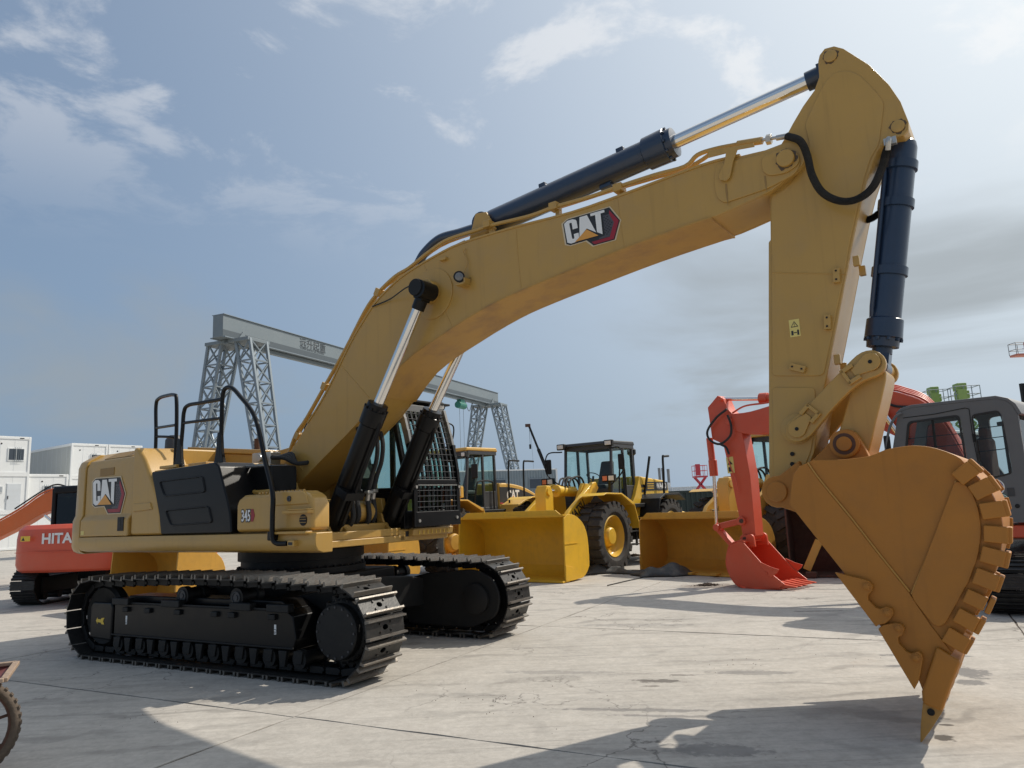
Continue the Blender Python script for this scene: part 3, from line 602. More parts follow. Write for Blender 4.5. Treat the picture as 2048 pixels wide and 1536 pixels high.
# skirt beam along the right side
b = B(); b.prism([(-1.5,1.553),(-1.515,1.50),(-1.51,1.42),(-1.475,1.36),(-1.40,1.335),(-1.27,1.335),(-1.27,1.553)], -3.14, 2.06, 'x'); sk = up_(b, 'side_beam', YEL, .012, seg=3)
b = B(); b.box(-3.1,1.25,-1.28,1.4,1.34,1.60); up_(b, 'main_frame', YEL, .02)
b = B(); b.box(-3.1,.1,-.8,1.38,1.6,2.36); up_(b, 'engine_bay', YEL, .03)
b = B(); b.prism([(-1.32,2.36),(.1,2.38),(.1,2.44),(-1.36,2.42)], -1.40, -.5); up_(b, 'walkway', YEL, .01)
b = B(); b.prism([(-2.40,2.36),(-2.40,2.80),(-.55,2.62),(-.55,2.36)], -.25, 1.1); hd = up_(b, 'engine_hood', YEL, .03)
b = B(); b.prism([(-2.40,2.79),(-2.40,2.87),(-.52,2.685),(-.52,2.615)], -.29, 1.12); up_(b, 'hood_lid', YEL, .012, hd)
b = B(); b.box(-3.1,-1.6,-1.0,1.2,2.36,2.76); up_(b, 'radiator_hood', YEL, .03)
b = B(); b.prism([(-.50,2.36),(.05,2.36),(.05,2.72),(-.50,2.66)], -.1, .35); up_(b, 'hood_flap', YEL, .012)
b = B(); b.lathe([(0,3.06),(.08,3.05),(.13,2.98),(.14,2.72)][::-1], (-2.5,-.45,0), (0,0,1), 20); up_(b, 'muffler', DGRY)
b = B(); b.cyl((-1.3,.2,2.65),(-1.3,.2,2.93),.05,n=14); up_(b, 'exhaust_pipe', RUST, .004)
b = B(); b.box(-.30,.10,-.62,-.45,2.42,2.60); b.cyl((-.05,-.62,2.52),(-.05,-.70,2.52),.05,n=14); up_(b, 'hose_block', ZINC, .01)
for k in range(4): up_(B().tube(bez([(.1,-.6+.05*k,2.52),(.3,-.55+.04*k,2.5+.02*k),(.45,-.45,2.42),(.55,-.2,2.46)]), .028, 8), 'hose', RUB)
for (x, y) in ((-1.05,-1.28),(-.5,-1.2),(-.62,-.9)): up_(B().obox((x,y,2.455),(.4,.22,.04)), 'hood_step', YEL, .008)
# handrails
def rail(paths, name='handrail'):
    b = B()
    for pts, r in paths: b.tube(bez(pts, 8), r, 10)
    return up_(b, name, BLKG)
def U3(u, v, y): x, z = U.pl(u, v, y); return (x, y, z)
rail([([U3(575,1087,-1.55),U3(552,1086,-1.56),U3(545,1072,-1.57),U3(545,1030,-1.57),U3(545,985,-1.56),U3(530,920,-1.47),U3(510,835,-1.38),U3(478,790,-1.33),U3(462,775,-1.32),U3(450,778,-1.32),U3(445,795,-1.32),U3(443,850,-1.32),U3(441,915,-1.32)], .028),
      ([U3(446,798,-1.32),U3(400,806,-1.32),U3(376,811,-1.32),U3(368,824,-1.32),U3(365,860,-1.32),U3(359,925,-1.32)], .026), ([U3(444,836,-1.32),U3(367,846,-1.32)], .021)])
rail([([U3(310,930,-1.05),U3(312,870,-1.05),U3(312,812,-1.05),U3(318,797,-1.07),U3(335,791,-1.15),U3(349,790,-1.22),U3(353,800,-1.24),U3(353,860,-1.24),U3(350,935,-1.24)], .026), ([U3(312,856,-1.05),U3(351,850,-1.22)], .020), ([U3(313,873,-1.05),U3(340,874,-1.05),U3(355,878,-1.0),U3(362,890,-1.0)], .019)])
for (u, v) in ((359,932),(440,922)):
    x, z = U.pl(u, v, -1.32); b = B(); b.prism([(x-.11,z-.05),(x+.11,z-.05),(x+.06,z+.12),(x+.035,z+.36),(x-.035,z+.36),(x-.06,z+.12)], -1.345, -1.30); b.box(x-.12,x+.12,-1.40,-1.24,z-.06,z-.045); up_(b, 'rail_bracket', BLKG, .006)
x, z = U.pl(545, 1072, -1.55); b = B(); b.obox((x,-1.545,z),(.10,.09,.10)); up_(b, 'rail_clamp', BLKG, .015)
x, z = U.pl(585, 1087, -1.54); b = B(); b.obox((x,-1.53,z),(.11,.08,.07)); up_(b, 'rail_foot', YEL, .01)
flat('step_decal', [(0,0),(.07,0),(.07,.03),(0,.03)], LETB, sk, (x-.035,-1.57,z-.015), (1,0,0), (0,0,1))
# boom foot brackets
fx, fz = U.pl(566, 962, -.45)
for y0, y1 in ((-.49,-.41),(.41,.49)):
    b = B(); b.prism([(fx-.30,1.5),(fx-.22,fz-.1)]+arc(fx, fz, .23, 180, 0, 12)+[(fx+.34,1.98),(1.12,1.92),(1.22,1.5)], y0, y1); bk = up_(b, 'boom_bracket', YEL, .012)
    c = B(); s_ = -1 if y0 < 0 else 1; c.lathe([(.16,0),(.16,.035),(.10,.04),(.10,.07),(0,.07)], (fx, y0 if s_ < 0 else y1, fz), (0,s_,0), 28); up_(c, 'pin_boss', YEL, 0, bk)
# front frame, cylinder mounts, platform under the cab
b = B(); b.box(1.15,1.42,-1.1,.55,1.335,1.42); b.box(1.25,1.40,-.9,.5,1.42,1.52); ff = up_(b, 'front_frame', YEL, .012)
b = B(); b.box(-.2,1.42,.45,1.45,1.335,1.50); up_(b, 'cab_platform', YEL, .02)
b = B(); b.prism([(.95,1.38),(1.50,1.40),(1.52,1.50),(.95,1.50)], .62, 1.46); cs = up_(b, 'cab_step', YEL, .02)
for k in range(8): B().box(1.522,1.528,.72+k*.085,.732+k*.085,1.42,1.47).build('step_slot', DYEL, cs)
flat('front_decal', [(0,0),(.10,0),(.10,.07),(0,.07)], LETB, ff, (1.42,.56,1.40), (0,1,0), (0,0,1))
for yc_ in (-.5, .5):
    for dy in (-.13, .13):
        b = B(); b.prism([(.82,1.40),(1.36,1.40),(1.33,1.52),(1.22,1.60),(1.18,1.72),(1.02,1.74),(.98,1.58),(.86,1.5)], yc_+dy-.02, yc_+dy+.02); up_(b, 'cylinder_mount', YEL, .01)
b = B(); b.cyl((1.1,-.1,1.75),(1.1,.2,1.75),.14,n=24); b.cyl((1.1,-.14,1.75),(1.1,-.1,1.75),.09,n=24); up_(b, 'swing_motor', YEL, .01)
b = B(); b.box(.55,1.1,-.42,.42,1.5,1.72); up_(b, 'valve_bay', BLK, .02)
# hydraulic cylinders of the boom
def cyl3(name, p0, p1, p2, rb, rr, hl=.30, barrel=NAVY, eye=.85, eye0=.8):
    """p0 barrel end pin, p1 gland end, p2 rod end pin"""
    p0, p1, p2 = Vector(p0), Vector(p1), Vector(p2); d = (p1-p0).normalized(); b = B()
    prof = [(rb*.55, .0), (rb*.9, .05), (rb, .10), (rb, (p1-p0).length-hl), (rb*1.16, (p1-p0).length-hl+.015), (rb*1.2, (p1-p0).length-.09), (rb*1.05, (p1-p0).length-.08), (rb*1.02, (p1-p0).length-.01), (rr*1.15, (p1-p0).length)]
    b.lathe(prof, p0, d, 28); L_ = (p1-p0).length
    b.cyl(p0+Vector((0,-rb*1.05,0)), p0+Vector((0,rb*1.05,0)), rb*eye0, n=22)
    o = up_(b, name, barrel, 0, angle=25)
    ro = B(); ro.cyl(p1-d*.05, p2-d*rb*.9, rr, n=24); up_(ro, 'piston_rod', CHR, 0, o)
    e = B(); e.lathe([(rr*1.25,0),(rr*1.3,.12)], p2-d*(rb*.9+.13), d, 20); e.cyl(p2+Vector((0,-rb,0)), p2+Vector((0,rb,0)), rb*eye, n=22); e.bar(p2-d*rb, p2, rb*1.2, rb*1.1); up_(e, 'rod_eye', barrel, 0, o)
    for k in range(10):
        t = 2*math.pi*k/10; a = d.orthogonal().normalized(); q = p1-d*.085+(a*math.cos(t)+d.cross(a)*math.sin(t))*rb*1.1; B().cyl(q, q+d*.025, .016, n=6).build('gland_bolt', barrel, o)
    return o, d
bx0, bz0 = U.pl(655, 1072, -.5); hx0, hz0 = U.pl(757, 806, -.5); qx, qz = U.pl(850, 581, -.52)
for s_ in (-1, 1):
    o, d = cyl3('boom_cylinder', (bx0, s_*.5, bz0), (hx0, s_*.5, hz0), (qx, s_*.52, qz), .125, .062, barrel=BLKG)
    n_ = Vector((d.z,0,-d.x)); b = B(); p0 = Vector((bx0,s_*.5,bz0))
    b.tube([p0+d*.2+n_*.13, p0+d*.25+n_*.17, p0+d*1.5+n_*.17, p0+d*1.62+n_*.13], .026, 8); b.obox(p0+d*.65+n_*.10, (.10,.30,.20), ax=(d,Vector((0,1,0)),n_)); up_(b, 'cylinder_pipe', BLKG, 0, o)
for k, (u0, v0) in enumerate(((702,1000),(713,998),(734,1000),(745,997))):
    y = -.25+.15*k; p = Vector(U3(u0, v0, y)); b = B(); b.tube(bez([p+Vector((-.12,0,-.42)), p+Vector((.03,0,-.24)), p+Vector((.02,0,-.06)), p]), .034, 8); up_(b, 'hose', RUB)
    b = B(); b.cyl(p+Vector((-.005,0,-.06)), p+Vector((.03,0,.08)), .034, .03, 12); b.obox(p+Vector((.03,0,.10)),(.07,.09,.04)); up_(b, 'hose_fitting', ZINC, .004)
    b = B(); b.tube(bez([p+Vector((.03,0,.12)), p+Vector((.09,0,.30)), p+Vector((.18,0,.50)), p+Vector((.20,0,.75)), p+Vector((.1,0,1.0))]), .03, 8); up_(b, 'hose', RUB)
# --- boom
BY = .33
def smooth_poly(pts, n=3):
    P = [Vector((p[0], 0, p[1])) for p in pts]; q = bez(P, n); return [(v.x, v.z) for v in q]
topE = [(563,934),(600,872),(651,790),(700,690),(726,645),(751,607),(780,576),(813,548),(871,513),(925,487),(1028,456),(1144,426),(1247,390),(1400,333),(1480,312),(1556,294)]
botE = [(1543,381),(1437,430),(1400,440),(1264,489),(1150,535),(1042,580),(973,613),(891,664),(802,730),(730,829),(611,953)]
T2 = smooth_poly(U.poly(topE, -BY), 3); B2 = smooth_poly(U.poly(botE, -BY), 3)
ex, ez = U.pl(1573, 318, -BY); er = (Vector(U.pl(1573,293,-BY))-Vector((ex,ez))).length
def ang(p, c): return math.degrees(math.atan2(p[1]-c[1], p[0]-c[0]))
a0 = 100; nose = arc(ex, ez, er*1.35, 95, -75, 12)
foot = arc(fx, fz, .17, 250, 120, 6)
boom_poly = T2[:-1]+nose+B2+foot
b = B(); b.prism(boom_poly, -BY+.03, BY-.03); boom = up_(b, 'boom', YEL, .012)
# side plates stand a little proud of the box section
for y0, y1 in ((-BY, -BY+.03), (BY-.03, BY)):
    b = B(); b.prism(boom_poly, y0, y1); up_(b, 'side_plate', YEL, .006, boom)
# top and bottom plates overhang the webs
def strip(line, y0, y1, t, flip=1):
    vs = []; fs = []; n = len(line)
    for i, p in enumerate(line):
        d = Vector(line[min(i+1, n-1)])-Vector(line[max(i-1, 0)]); nn = Vector((-d.y, d.x)).normalized()*flip
        for (yy, o) in ((y0, -.004), (y1, -.004), (y1, t), (y0, t)): vs.append((p[0]+nn.x*o, yy, p[1]+nn.y*o))
    for i in range(n-1):
        for k in range(4): fs.append((i*4+k, i*4+(k+1) % 4, i*4+4+(k+1) % 4, i*4+4+k))
    fs += [(0,1,2,3), tuple(4*(n-1)+k for k in (3,2,1,0))]
    return B().add(vs, fs)
up_(strip(T2[4:-3], -BY-.012, BY+.012, .02, 1), 'top_plate', YEL, .004, boom)
up_(strip(B2[4:-4], -BY-.012, BY+.012, .02, 1), 'bottom_plate', YELW, .004, boom)
def bseam(pts, y, r=.006):
    b = B(); b.tube([(*U.pl(u, v, y)[:1], y, U.pl(u, v, y)[1]) for u, v in pts], r, 6); up_(b, 'weld_seam', YEL, 0, boom)
bseam([(1032,460),(1035,505),(1042,575)], -BY); bseam([(683,732),(738,795)], -BY); bseam([(580,905),(606,940)], -BY, .01)
def disc(name, u, v, y, r, h, m, parent, n=32, dome=False, hole=0.0):
    x, z = U.pl(u, v, y); c = B(); c.lathe([(r, 0), (r, h*.85), (r*.94, h), (hole, h)], (x, y, z), (0,-1,0), n); return up_(c, name, m, 0, parent)
disc('reinforcing_disc', 866, 588, -BY, .31, .014, YEL, boom, 48); disc('pin_boss', 862, 585, -BY-.014, .14, .12, YEL, boom)
disc('pin_cap', 852, 581, -BY-.13, .105, .20, BLK, boom)
x, z = U.pl(866, 588, -BY); c = B(); c.lathe([(.31,0),(.31,.012),(0,.014)], (x, BY, z), (0,1,0), 40); up_(c, 'reinforcing_disc', YEL, 0, boom)
c = B(); c.cyl((qx, BY, qz), (qx, BY+.33, qz), .105, n=28); up_(c, 'pin_cap', BLK, .01, boom)
pl = [U.pl(u, v, -BY) for u, v in ((1432,330),(1556,302),(1590,305),(1604,326),(1590,350),(1536,378),(1450,407),(1436,398),(1430,375))]
b = B(); b.prism(rounded(pl, .06), -BY-.016, -BY); up_(b, 'nose_plate', YEL, .006, boom)
pl = [U.pl(u, v, -BY) for u, v in ((1524,318),(1573,296),(1600,310),(1600,330),(1575,348),(1540,354),(1527,345))]
b = B(); b.prism(rounded(pl, .05), -BY-.034, -BY-.016); up_(b, 'nose_plate', YEL, .006, boom)
disc('nose_pin', 1572, 318, -BY-.034, .078, .035, YEL, boom)
pl = [U.pl(u, v, -BY) for u, v in ((1419,305),(1510,290),(1512,297),(1478,303),(1470,325),(1463,358),(1456,365),(1444,364),(1440,355),(1452,330),(1455,310),(1420,319))]
b = B(); b.prism(pl, -BY-.05, -BY-.034); up_(b, 'pipe_bracket', YEL, .004, boom)
lx, lz = U.pl(1130, 492, -BY); rx_, rz_ = U.pl(1246, 452, -BY); dv = Vector((rx_-lx, 0, rz_-lz)).normalized()
a1 = Vector(U3(1090,447,-BY)); a2 = Vector(U3(1250,396,-BY)); dv = (a2-a1).normalized(); upv = Vector((-dv.z, 0, dv.x))
_w = (Vector(U3(1247,447,-BY))-Vector(U3(1130,470,-BY))).dot(dv)/(hx2(946,590)[0]-hx2(690,590)[0]); _c = hx2(702,585)
hex_logo_full(boom, Vector(U3(1132,467,-BY-.001))-dv*(_c[0]*_w)-upv*(_c[1]*_w), dv, upv, _w)
# lamp on the boom
x, z = U.pl(918, 553, -BY-.12); c = B(); c.lathe([(.03,-.06),(.062,-.045),(.066,.0),(.058,.002)], (x,-BY-.12,z), (.5,-.75,-.1), 24); lp = up_(c, 'work_lamp', BLK, 0, boom)
c = B(); dn = Vector((.5,-.75,-.1)).normalized(); c.lathe([(.056,0),(.03,.006),(0,.008)], Vector((x,-BY-.12,z)), dn, 24); up_(c, 'lamp_lens', mat('lamp_cells', (.16,.16,.16), .25, var=.5, scale=60, coat=.5), 0, boom)
b = B(); b.box(x-.05,x+.07,-BY-.13,-BY+.0,z-.10,z-.085); b.box(x+.05,x+.07,-BY-.10,-BY,z-.09,z-.02); b.tube(bez([(x+.02,-BY-.06,z+.04),(x+.05,-BY-.03,z+.18),(x+.0,-BY-.03,z+.32),(x+.03,-BY-.02,z+.36)]), .007, 6); up_(b, 'lamp_bracket', YEL, 0, boom)
x, z = U.pl(889, 519, -BY); up_(B().obox((x,-BY-.02,z),(.10,.05,.035)), 'lug', YEL, .006, boom)
b = B(); b.tube(bez([U3(838,573,-BY-.3),U3(815,574,-BY-.25),U3(780,598,-BY-.05),U3(745,613,-BY-.02)]), .009, 6); up_(b, 'sensor_cable', RUB, 0, boom)
# pipes along the top
def pipe(pxs, y, r=.023, m=YEL, n=4):
    b = B(); b.tube(bez([U3(u, v, y) for u, v in pxs], n), r, 8); return up_(b, 'hydraulic_pipe', m, 0, boom)
pipe([(578,905),(592,868),(612,838),(645,780),(690,700),(730,622),(755,587),(790,553),(818,536),(850,510),(885,485),(910,474),(955,460),(985,450),(1060,432),(1110,414),(1180,394),(1236,374),(1310,350),(1370,333),(1395,310),(1430,298),(1475,289)], -.26)
pipe([(600,880),(655,780),(700,698),(740,625),(800,562),(870,513),(930,483)], -.14, .018)
pipe([(578,905),(612,842),(690,703),(755,590),(818,540),(880,492),(955,463)], .2)
pipe([(985,452),(1110,417),(1236,377),(1372,336),(1430,302)], .2)
for u, v in ((596,872),(650,773),(757,585),(975,449),(1108,413),(1237,376)):
    p = Vector(U3(u, v, -.26)); up_(B().obox(p+Vector((0,.02,0)),(.10,.12,.085), ax=(dv if u > 900 else Vector((.5,0,.87)), Vector((0,1,0)), upv if u > 900 else Vector((-.87,0,.5)))), 'pipe_clamp', YEL, .008, boom)
    up_(B().obox(p+Vector((.02,.06,-.06)),(.05,.06,.11)), 'clamp_post', YEL, 0, boom)
b = B(); p0 = Vector(U3(1475,289,-.26)); p1 = Vector(U3(1525,281,-.28)); b.cyl(p0,p1,.035,n=14); up_(b, 'hydraulic_pipe', YEL, .004, boom)
b = B(); b.cyl(Vector(U3(1514,282,-.28)),Vector(U3(1560,274,-.3)),.016,n=10); b.cyl(Vector(U3(1533,280,-.28)),Vector(U3(1543,278,-.28)),.048,n=6); b.cyl(Vector(U3(1553,276,-.30)),Vector(U3(1575,272,-.31)),.026,n=12); up_(b, 'hose_coupling', ZINC, .003, boom)
b = B(); b.tube(bez([U3(835,530,0),U3(850,505,0),U3(880,478,0),U3(920,466,0),U3(955,455,-.05)]), .06, 10); up_(b, 'hose', NAVY, 0, boom)
b = B(); b.tube(bez([U3(952,456,-.06),U3(965,442,-.06),U3(980,440,-.06),U3(992,436,-.06)]), .04, 10); b.cyl(U3(982,442,-.06), U3(994,434,-.06), .06, n=14); up_(b, 'hose_flange', ZINC, 0, boom)
b = B(); b.cyl(U3(815,548,-.2), U3(838,533,-.2), .03, n=10); up_(b, 'hose_fitting', ZINC, 0, boom)
# arm cylinder on top of the boom
SY0 = .245
p0 = Vector(U3(975,450,0)); p1 = Vector(U3(1352,283,0)); p2 = Vector((U.pl(1661,113,-SY0)[0], 0, U.pl(1661,113,-SY0)[1]))
ac, d = cyl3('arm_cylinder', p0, p1, p2, .150, .072, .34, eye=.5)
n_ = Vector((-d.z,0,d.x)); 
for t in (.36, .78): up_(B().obox(p0+d*((p1-p0).length*t*.97)+n_*.15, (.09,.14,.06), ax=(d,Vector((0,1,0)),n_)), 'cylinder_lug', NAVY, .01, ac)
up_(B().obox(p0+d*1.62-n_*.165, (.14,.10,.05), ax=(d,Vector((0,1,0)),n_)), 'cylinder_lug', NAVY, .01, ac)
for y in (-.19,.15): b = B(); b.prism([(p0.x-.16,p0.z-.25),(p0.x+.25,p0.z-.16),(p0.x+.12,p0.z+.08),(p0.x-.04,p0.z+.10)], y, y+.04); up_(b, 'cylinder_bracket', YEL, .01, boom)
# --- stick
SY = .245
stick_px = [(1560,292),(1572,272),(1586,246),(1606,212),(1629,180),(1638,154),(1636,123),(1639,110),(1649,97),(1668,92),(1687,97),(1738,129),(1778,169),(1801,203),(1817,243),(1817,259),(1807,271),(1784,276),(1770,279),(1755,301),(1746,322),(1732,364),(1718,420),(1704,488),(1692,551),(1676,635),(1660,716),(1653,752),(1637,830),(1628,905),(1606,960),(1592,985),(1590,1000),(1580,1009),(1567,1013),(1552,1007),(1543,990),(1538,940),(1537,622),(1537,484),(1541,480),(1540,384)]
SP = U.poly(stick_px, -SY)
b = B(); b.prism(SP, -SY+.02, SY-.02); stick = up_(b, 'stick', YEL, .010)
for y0, y1 in ((-SY, -SY+.02), (SY-.02, SY)):
    b = B(); b.prism(SP, y0, y1); up_(b, 'side_plate', YEL, .006, stick)
inn = [(1610,250),(1630,205),(1650,165),(1672,145),(1695,142),(1718,150),(1750,182),(1768,205),(1765,235),(1758,290),(1742,315),(1728,360),(1714,420),(1698,495),(1690,545),(1670,640),(1655,715),(1648,752),(1545,752),(1543,390),(1570,380),(1612,330),(1620,290)]
b = B(); b.prism(rounded(U.poly(inn, -SY), .05), -SY-.012, -SY); up_(b, 'web_plate', YEL, .006, stick)
b = B(); b.prism(rounded(U.poly([(1545,775),(1630,775),(1634,830),(1622,905),(1600,955),(1548,955)], -SY), .04), -SY-.012, -SY); up_(b, 'web_plate', YEL, .006, stick)
def sdisc(name, u, v, y, r, h, m=YEL, parent=stick, hole=0.0): return disc(name, u, v, y, r, h, m, parent, hole=hole)
sdisc('pin', 1661, 113, -SY, .055, .016); sdisc('pin', 1796, 253, -SY, .052, .016)
sdisc('pin_boss', 1567, 983, -SY, .125, .075); sdisc('pin', 1567, 983, -SY-.075, .075, .012)
sdisc('pin_boss', 1595, 858, -SY-.012, .13, .03)
for v in (908, 928): sdisc('grease_port', 1585, v, -SY-.012, .018, .014, BLK)
def blockU(u, v, sx, sz, rot, name='pipe_bracket'):
    x, z = U.pl(u, v, -SY); c, s_ = math.cos(rot), math.sin(rot); bb = up_(B().obox((x,-SY-.035,z),(sx,.045,sz), ax=(Vector((c,0,s_)),Vector((0,1,0)),Vector((-s_,0,c)))), name, YEL, .004, stick)
    for q in (-.3,.3):
        o = Vector((x+(-s_)*sz*q, -SY-.058, z+c*sz*q)) if sz > sx else Vector((x+c*sx*q, -SY-.058, z+s_*sx*q)); B().cyl(o, o+Vector((0,-.004,0)), .009, n=8).build('bolt_hole', BLK, stick)
blockU(1675,553,.055,.125,R(-4)); blockU(1657,646,.055,.125,R(-4)); blockU(1597,737,.135,.06,R(-22))
for (u, v) in ((1705,520),(1667,718)):
    for k in range(2):
        x, z = U.pl(u+k*7, v+k*13, -SY); up_(B().obox((x+.02,-SY+.06+k*.12,z),(.05,.05,.085)), 'lug', YEL, .005, stick)
wx, wz = U.pl(1581, 675, -SY-.012); 
flat('warning_decal', [(0,0),(.088,0),(.088,.155),(0,.155)], DPYL, stick, (wx,-SY-.012,wz), (1,0,0), (0,0,1), .003)
for pts in ([(.012,.086),(.076,.086),(.044,.140)],): flat('warning_sign', pts, LETB, stick, (wx,-SY-.012,wz), (1,0,0), (0,0,1), .0045)
flat('warning_sign', [(.022,.092),(.066,.092),(.044,.129)], DPYL, stick, (wx,-SY-.012,wz), (1,0,0), (0,0,1), .0055)
text('warning_print', '!', LETB, stick, (wx+.044,-SY-.012,wz+.095), (1,0,0), (0,0,1), .035, .001, align='CENTER', depth=.0065)
for pts in ([(.012,.015),(.030,.015),(.030,.055),(.012,.055)], [(.034,.032),(.058,.032),(.058,.040),(.034,.040)], [(.062,.012),(.078,.012),(.078,.052),(.074,.060),(.066,.060),(.062,.052)]): flat('warning_sign', pts, LETB, stick, (wx,-SY-.012,wz), (1,0,0), (0,0,1), .0045)
# corrugated hoses across the stick head
def corrug(pxs, y, r=.034, parent=None):
    path = bez(pxs, 34); rr = [r*(1.0 if k % 2 else .80) for k in range(len(path))]; b = B(); b.tube(path, rr, 10); return up_(b, 'hose', RUB, 0, parent)
corrug([U3(1574,272,-.33),U3(1600,282,-.40),U3(1614,310,-.42),U3(1624,350,-.42),U3(1645,385,-.42),U3(1680,402,-.42),U3(1715,398,-.40),U3(1745,375,-.36),U3(1764,335,-.32),U3(1772,305,-.3),U3(1778,292,-.3)], 0, parent=stick)
corrug([U3(1732,440,.1),U3(1745,436,.1),U3(1760,425,.1)], 0, parent=stick)
x, z = U.pl(1780, 284, -.29); b = B(); b.box(x-.045,x+.05,-.32,-.27,z-.03,z+.03); b.cyl((x,-.32,z),(x,-.37,z),.02,n=12); b.tube(bez([(x,-.36,z),(x-.005,-.36,z-.03),(x-.02,-.33,z-.08)]), .022, 8); up_(b, 'hose_flange', ZINC, .004, stick)
# bucket cylinder
p0 = Vector(U3(1797,254,-.0)); p1 = Vector(U3(1750,668,0)); p2 = Vector(U3(1745,724,0))
p0 = Vector((U.pl(1796,253,-SY)[0], 0, U.pl(1796,253,-SY)[1])); p2 = Vector((U.pl(1744,724,-.40)[0], 0, U.pl(1744,724,-.40)[1])); d0 = (p2-p0).normalized(); p1 = p2-d0*.17
bcx, d = cyl3('bucket_cylinder', p0, p1, p2, .125, .062, .26, eye0=.6, eye=.6)
Lb = (p1-p0).length; n_ = Vector((d.z,0,-d.x))
for t in (.12,.30,.62): up_(B().lathe([(.13,0),(.143,.004),(.143,.075),(.13,.08)], p0+d*(Lb*t), d, 28), 'cylinder_band', NAVY, 0, bcx)
b = B(); b.tube([p0+d*.30+n_*.10+Vector((0,-.10,0)), p0+d*.36+n_*.09+Vector((0,-.12,0)), p0+d*(Lb-.34)+n_*.09+Vector((0,-.12,0)), p0+d*(Lb-.26)+n_*.09+Vector((0,-.09,0))], .02, 8); up_(b, 'cylinder_pipe', NAVY, 0, bcx)
# --- linkage
LKY = .36
lk = [(1571,872),(1570,855),(1578,842),(1600,826),(1640,785),(1685,738),(1712,711),(1732,701),(1750,701),(1765,710),(1772,726),(1767,742),(1752,753),(1728,762),(1700,782),(1660,824),(1628,864),(1615,876),(1598,884),(1582,882)]
LP = smooth_poly(U.poly(lk+lk[:1], -LKY), 2)[:-1]
for s_ in (-1, 1):
    b = B(); y0 = s_*LKY; b.prism(LP, min(y0, y0-s_*.07), max(y0, y0-s_*.07)); ln = up_(b, 'tipping_link', YEL, .012, seg=3)
    if s_ < 0:
        for (u, v, uu, vv) in ((1595,858,1612,838),(1741,724,1715,741)):
            x, z = U.pl(u, v, -LKY); x2, z2 = U.pl(uu, vv, -LKY); dd = Vector((x2-x,0,z2-z)).normalized(); n2 = Vector((-dd.z,0,dd.x)); pts = [Vector((x,0,z))+(-dd*math.cos(t)+n2*math.sin(t))*.075 for t in [R(-100+20*k) for k in range(11)]]+[Vector((x2,0,z2))+n2*.03+dd*.04, Vector((x2,0,z2))-n2*.03+dd*.04]
            b = B(); b.prism([(p.x,p.z) for p in pts], -LKY-.022, -LKY); up_(b, 'pin_retainer', YEL, .006, ln)
            c = Vector((x2,-LKY-.018,z2))+dd*.06
            up_(B().obox(c+n2*.055,(.11,.04,.035),ax=(dd,Vector((0,1,0)),n2)).obox(c-n2*.055,(.11,.04,.035),ax=(dd,Vector((0,1,0)),n2)).obox(c+dd*.04,(.03,.04,.14),ax=(dd,Vector((0,1,0)),n2)), 'retainer_block', YEL, .006, ln)
            B().cyl((x,-LKY-.0225,z),(x,-LKY-.026,z),.016,n=14).build('grease_port', BLK, ln)
pk = [(1702,780),(1725,745),(1745,735),(1768,738),(1772,760),(1752,845),(1738,905),(1722,918),(1690,915),(1668,900),(1680,855)]
b = B(); b.prism(smooth_poly(U.poly(pk+pk[:1], -.23), 2)[:-1], -.23, .23); plk = up_(b, 'power_link', YEL, .03, seg=3)
c = B(); c.cyl((p2.x,-LKY-.0,p2.z),(p2.x,LKY,p2.z),.07,n=20); up_(c, 'link_pin', YEL)
# --- bucket
KY = .82
bk = [(1580,1009),(1583,975),(1588,948),(1600,932),(1626,920),(1683,919),(1738,912),(1769,900),(1798,894),(1826,891),(1861,894),(1895,904),(1921,917),(1941,940),(1968,966),(1988,995),(2001,1029),(2006,1061),(2003,1095),(1995,1132),(1983,1164),(1966,1201),(1946,1238),(1925,1273),(1903,1310),(1870,1360),(1848,1386),(1838,1360),(1760,1250),(1690,1147),(1586,1016)]
BP = U.poly(bk, -KY)
def offset(line, o):
    out = []; n = len(line)
    for i in range(n):
        d = Vector(line[min(i+1, n-1)])-Vector(line[max(i-1, 0)]); nn = Vector((-d.y, d.x)).normalized(); out.append((line[i][0]-nn.x*o, line[i][1]-nn.y*o))
    return out
shell = smooth_poly(BP[4:26], 3); inn_ = offset(shell, .03)
b = B(); b.prism(shell+inn_[::-1], -KY+.03, KY-.03); bucket = up_(b, 'bucket', YELB, 0, angle=30)
bside = BP[:4]+shell+BP[26:]
for y0, y1 in ((-KY, -KY+.035), (KY-.035, KY)):
    b = B(); b.prism(bside, y0, y1); up_(b, 'side_plate', YELB, .008, bucket)
# leading border plate (welded doubler) and D-shaped wear plate
db = [(1580,1009),(1583,975),(1588,948),(1600,932),(1614,926),(1640,962),(1700,1035),(1760,1112),(1818,1184),(1862,1250),(1905,1306),(1870,1360),(1848,1386),(1838,1360),(1760,1250),(1690,1147),(1586,1016)]
b = B(); b.prism(U.poly(db, -KY), -KY-.014, -KY); up_(b, 'edge_plate', YELB, .005, bucket)
wp_ = [(1910,962),(1928,966),(1945,985),(1958,1020),(1963,1062),(1957,1110),(1940,1158),(1905,1222),(1890,1248),(1878,1253),(1865,1247),(1832,1205),(1823,1190)]
b = B(); b.prism(rounded(U.poly(wp_, -KY), .03), -KY-.022, -KY-.006); up_(b, 'wear_plate', YELB, .005, bucket)
cen = [(1931,947),(1964,978),(1984,1020),(1990,1068),(1985,1112),(1971,1157),(1954,1199),(1934,1238),(1911,1277)]
SH = [U.pl(u, v, -KY) for u, v in cen]; rnd = random.Random(5)
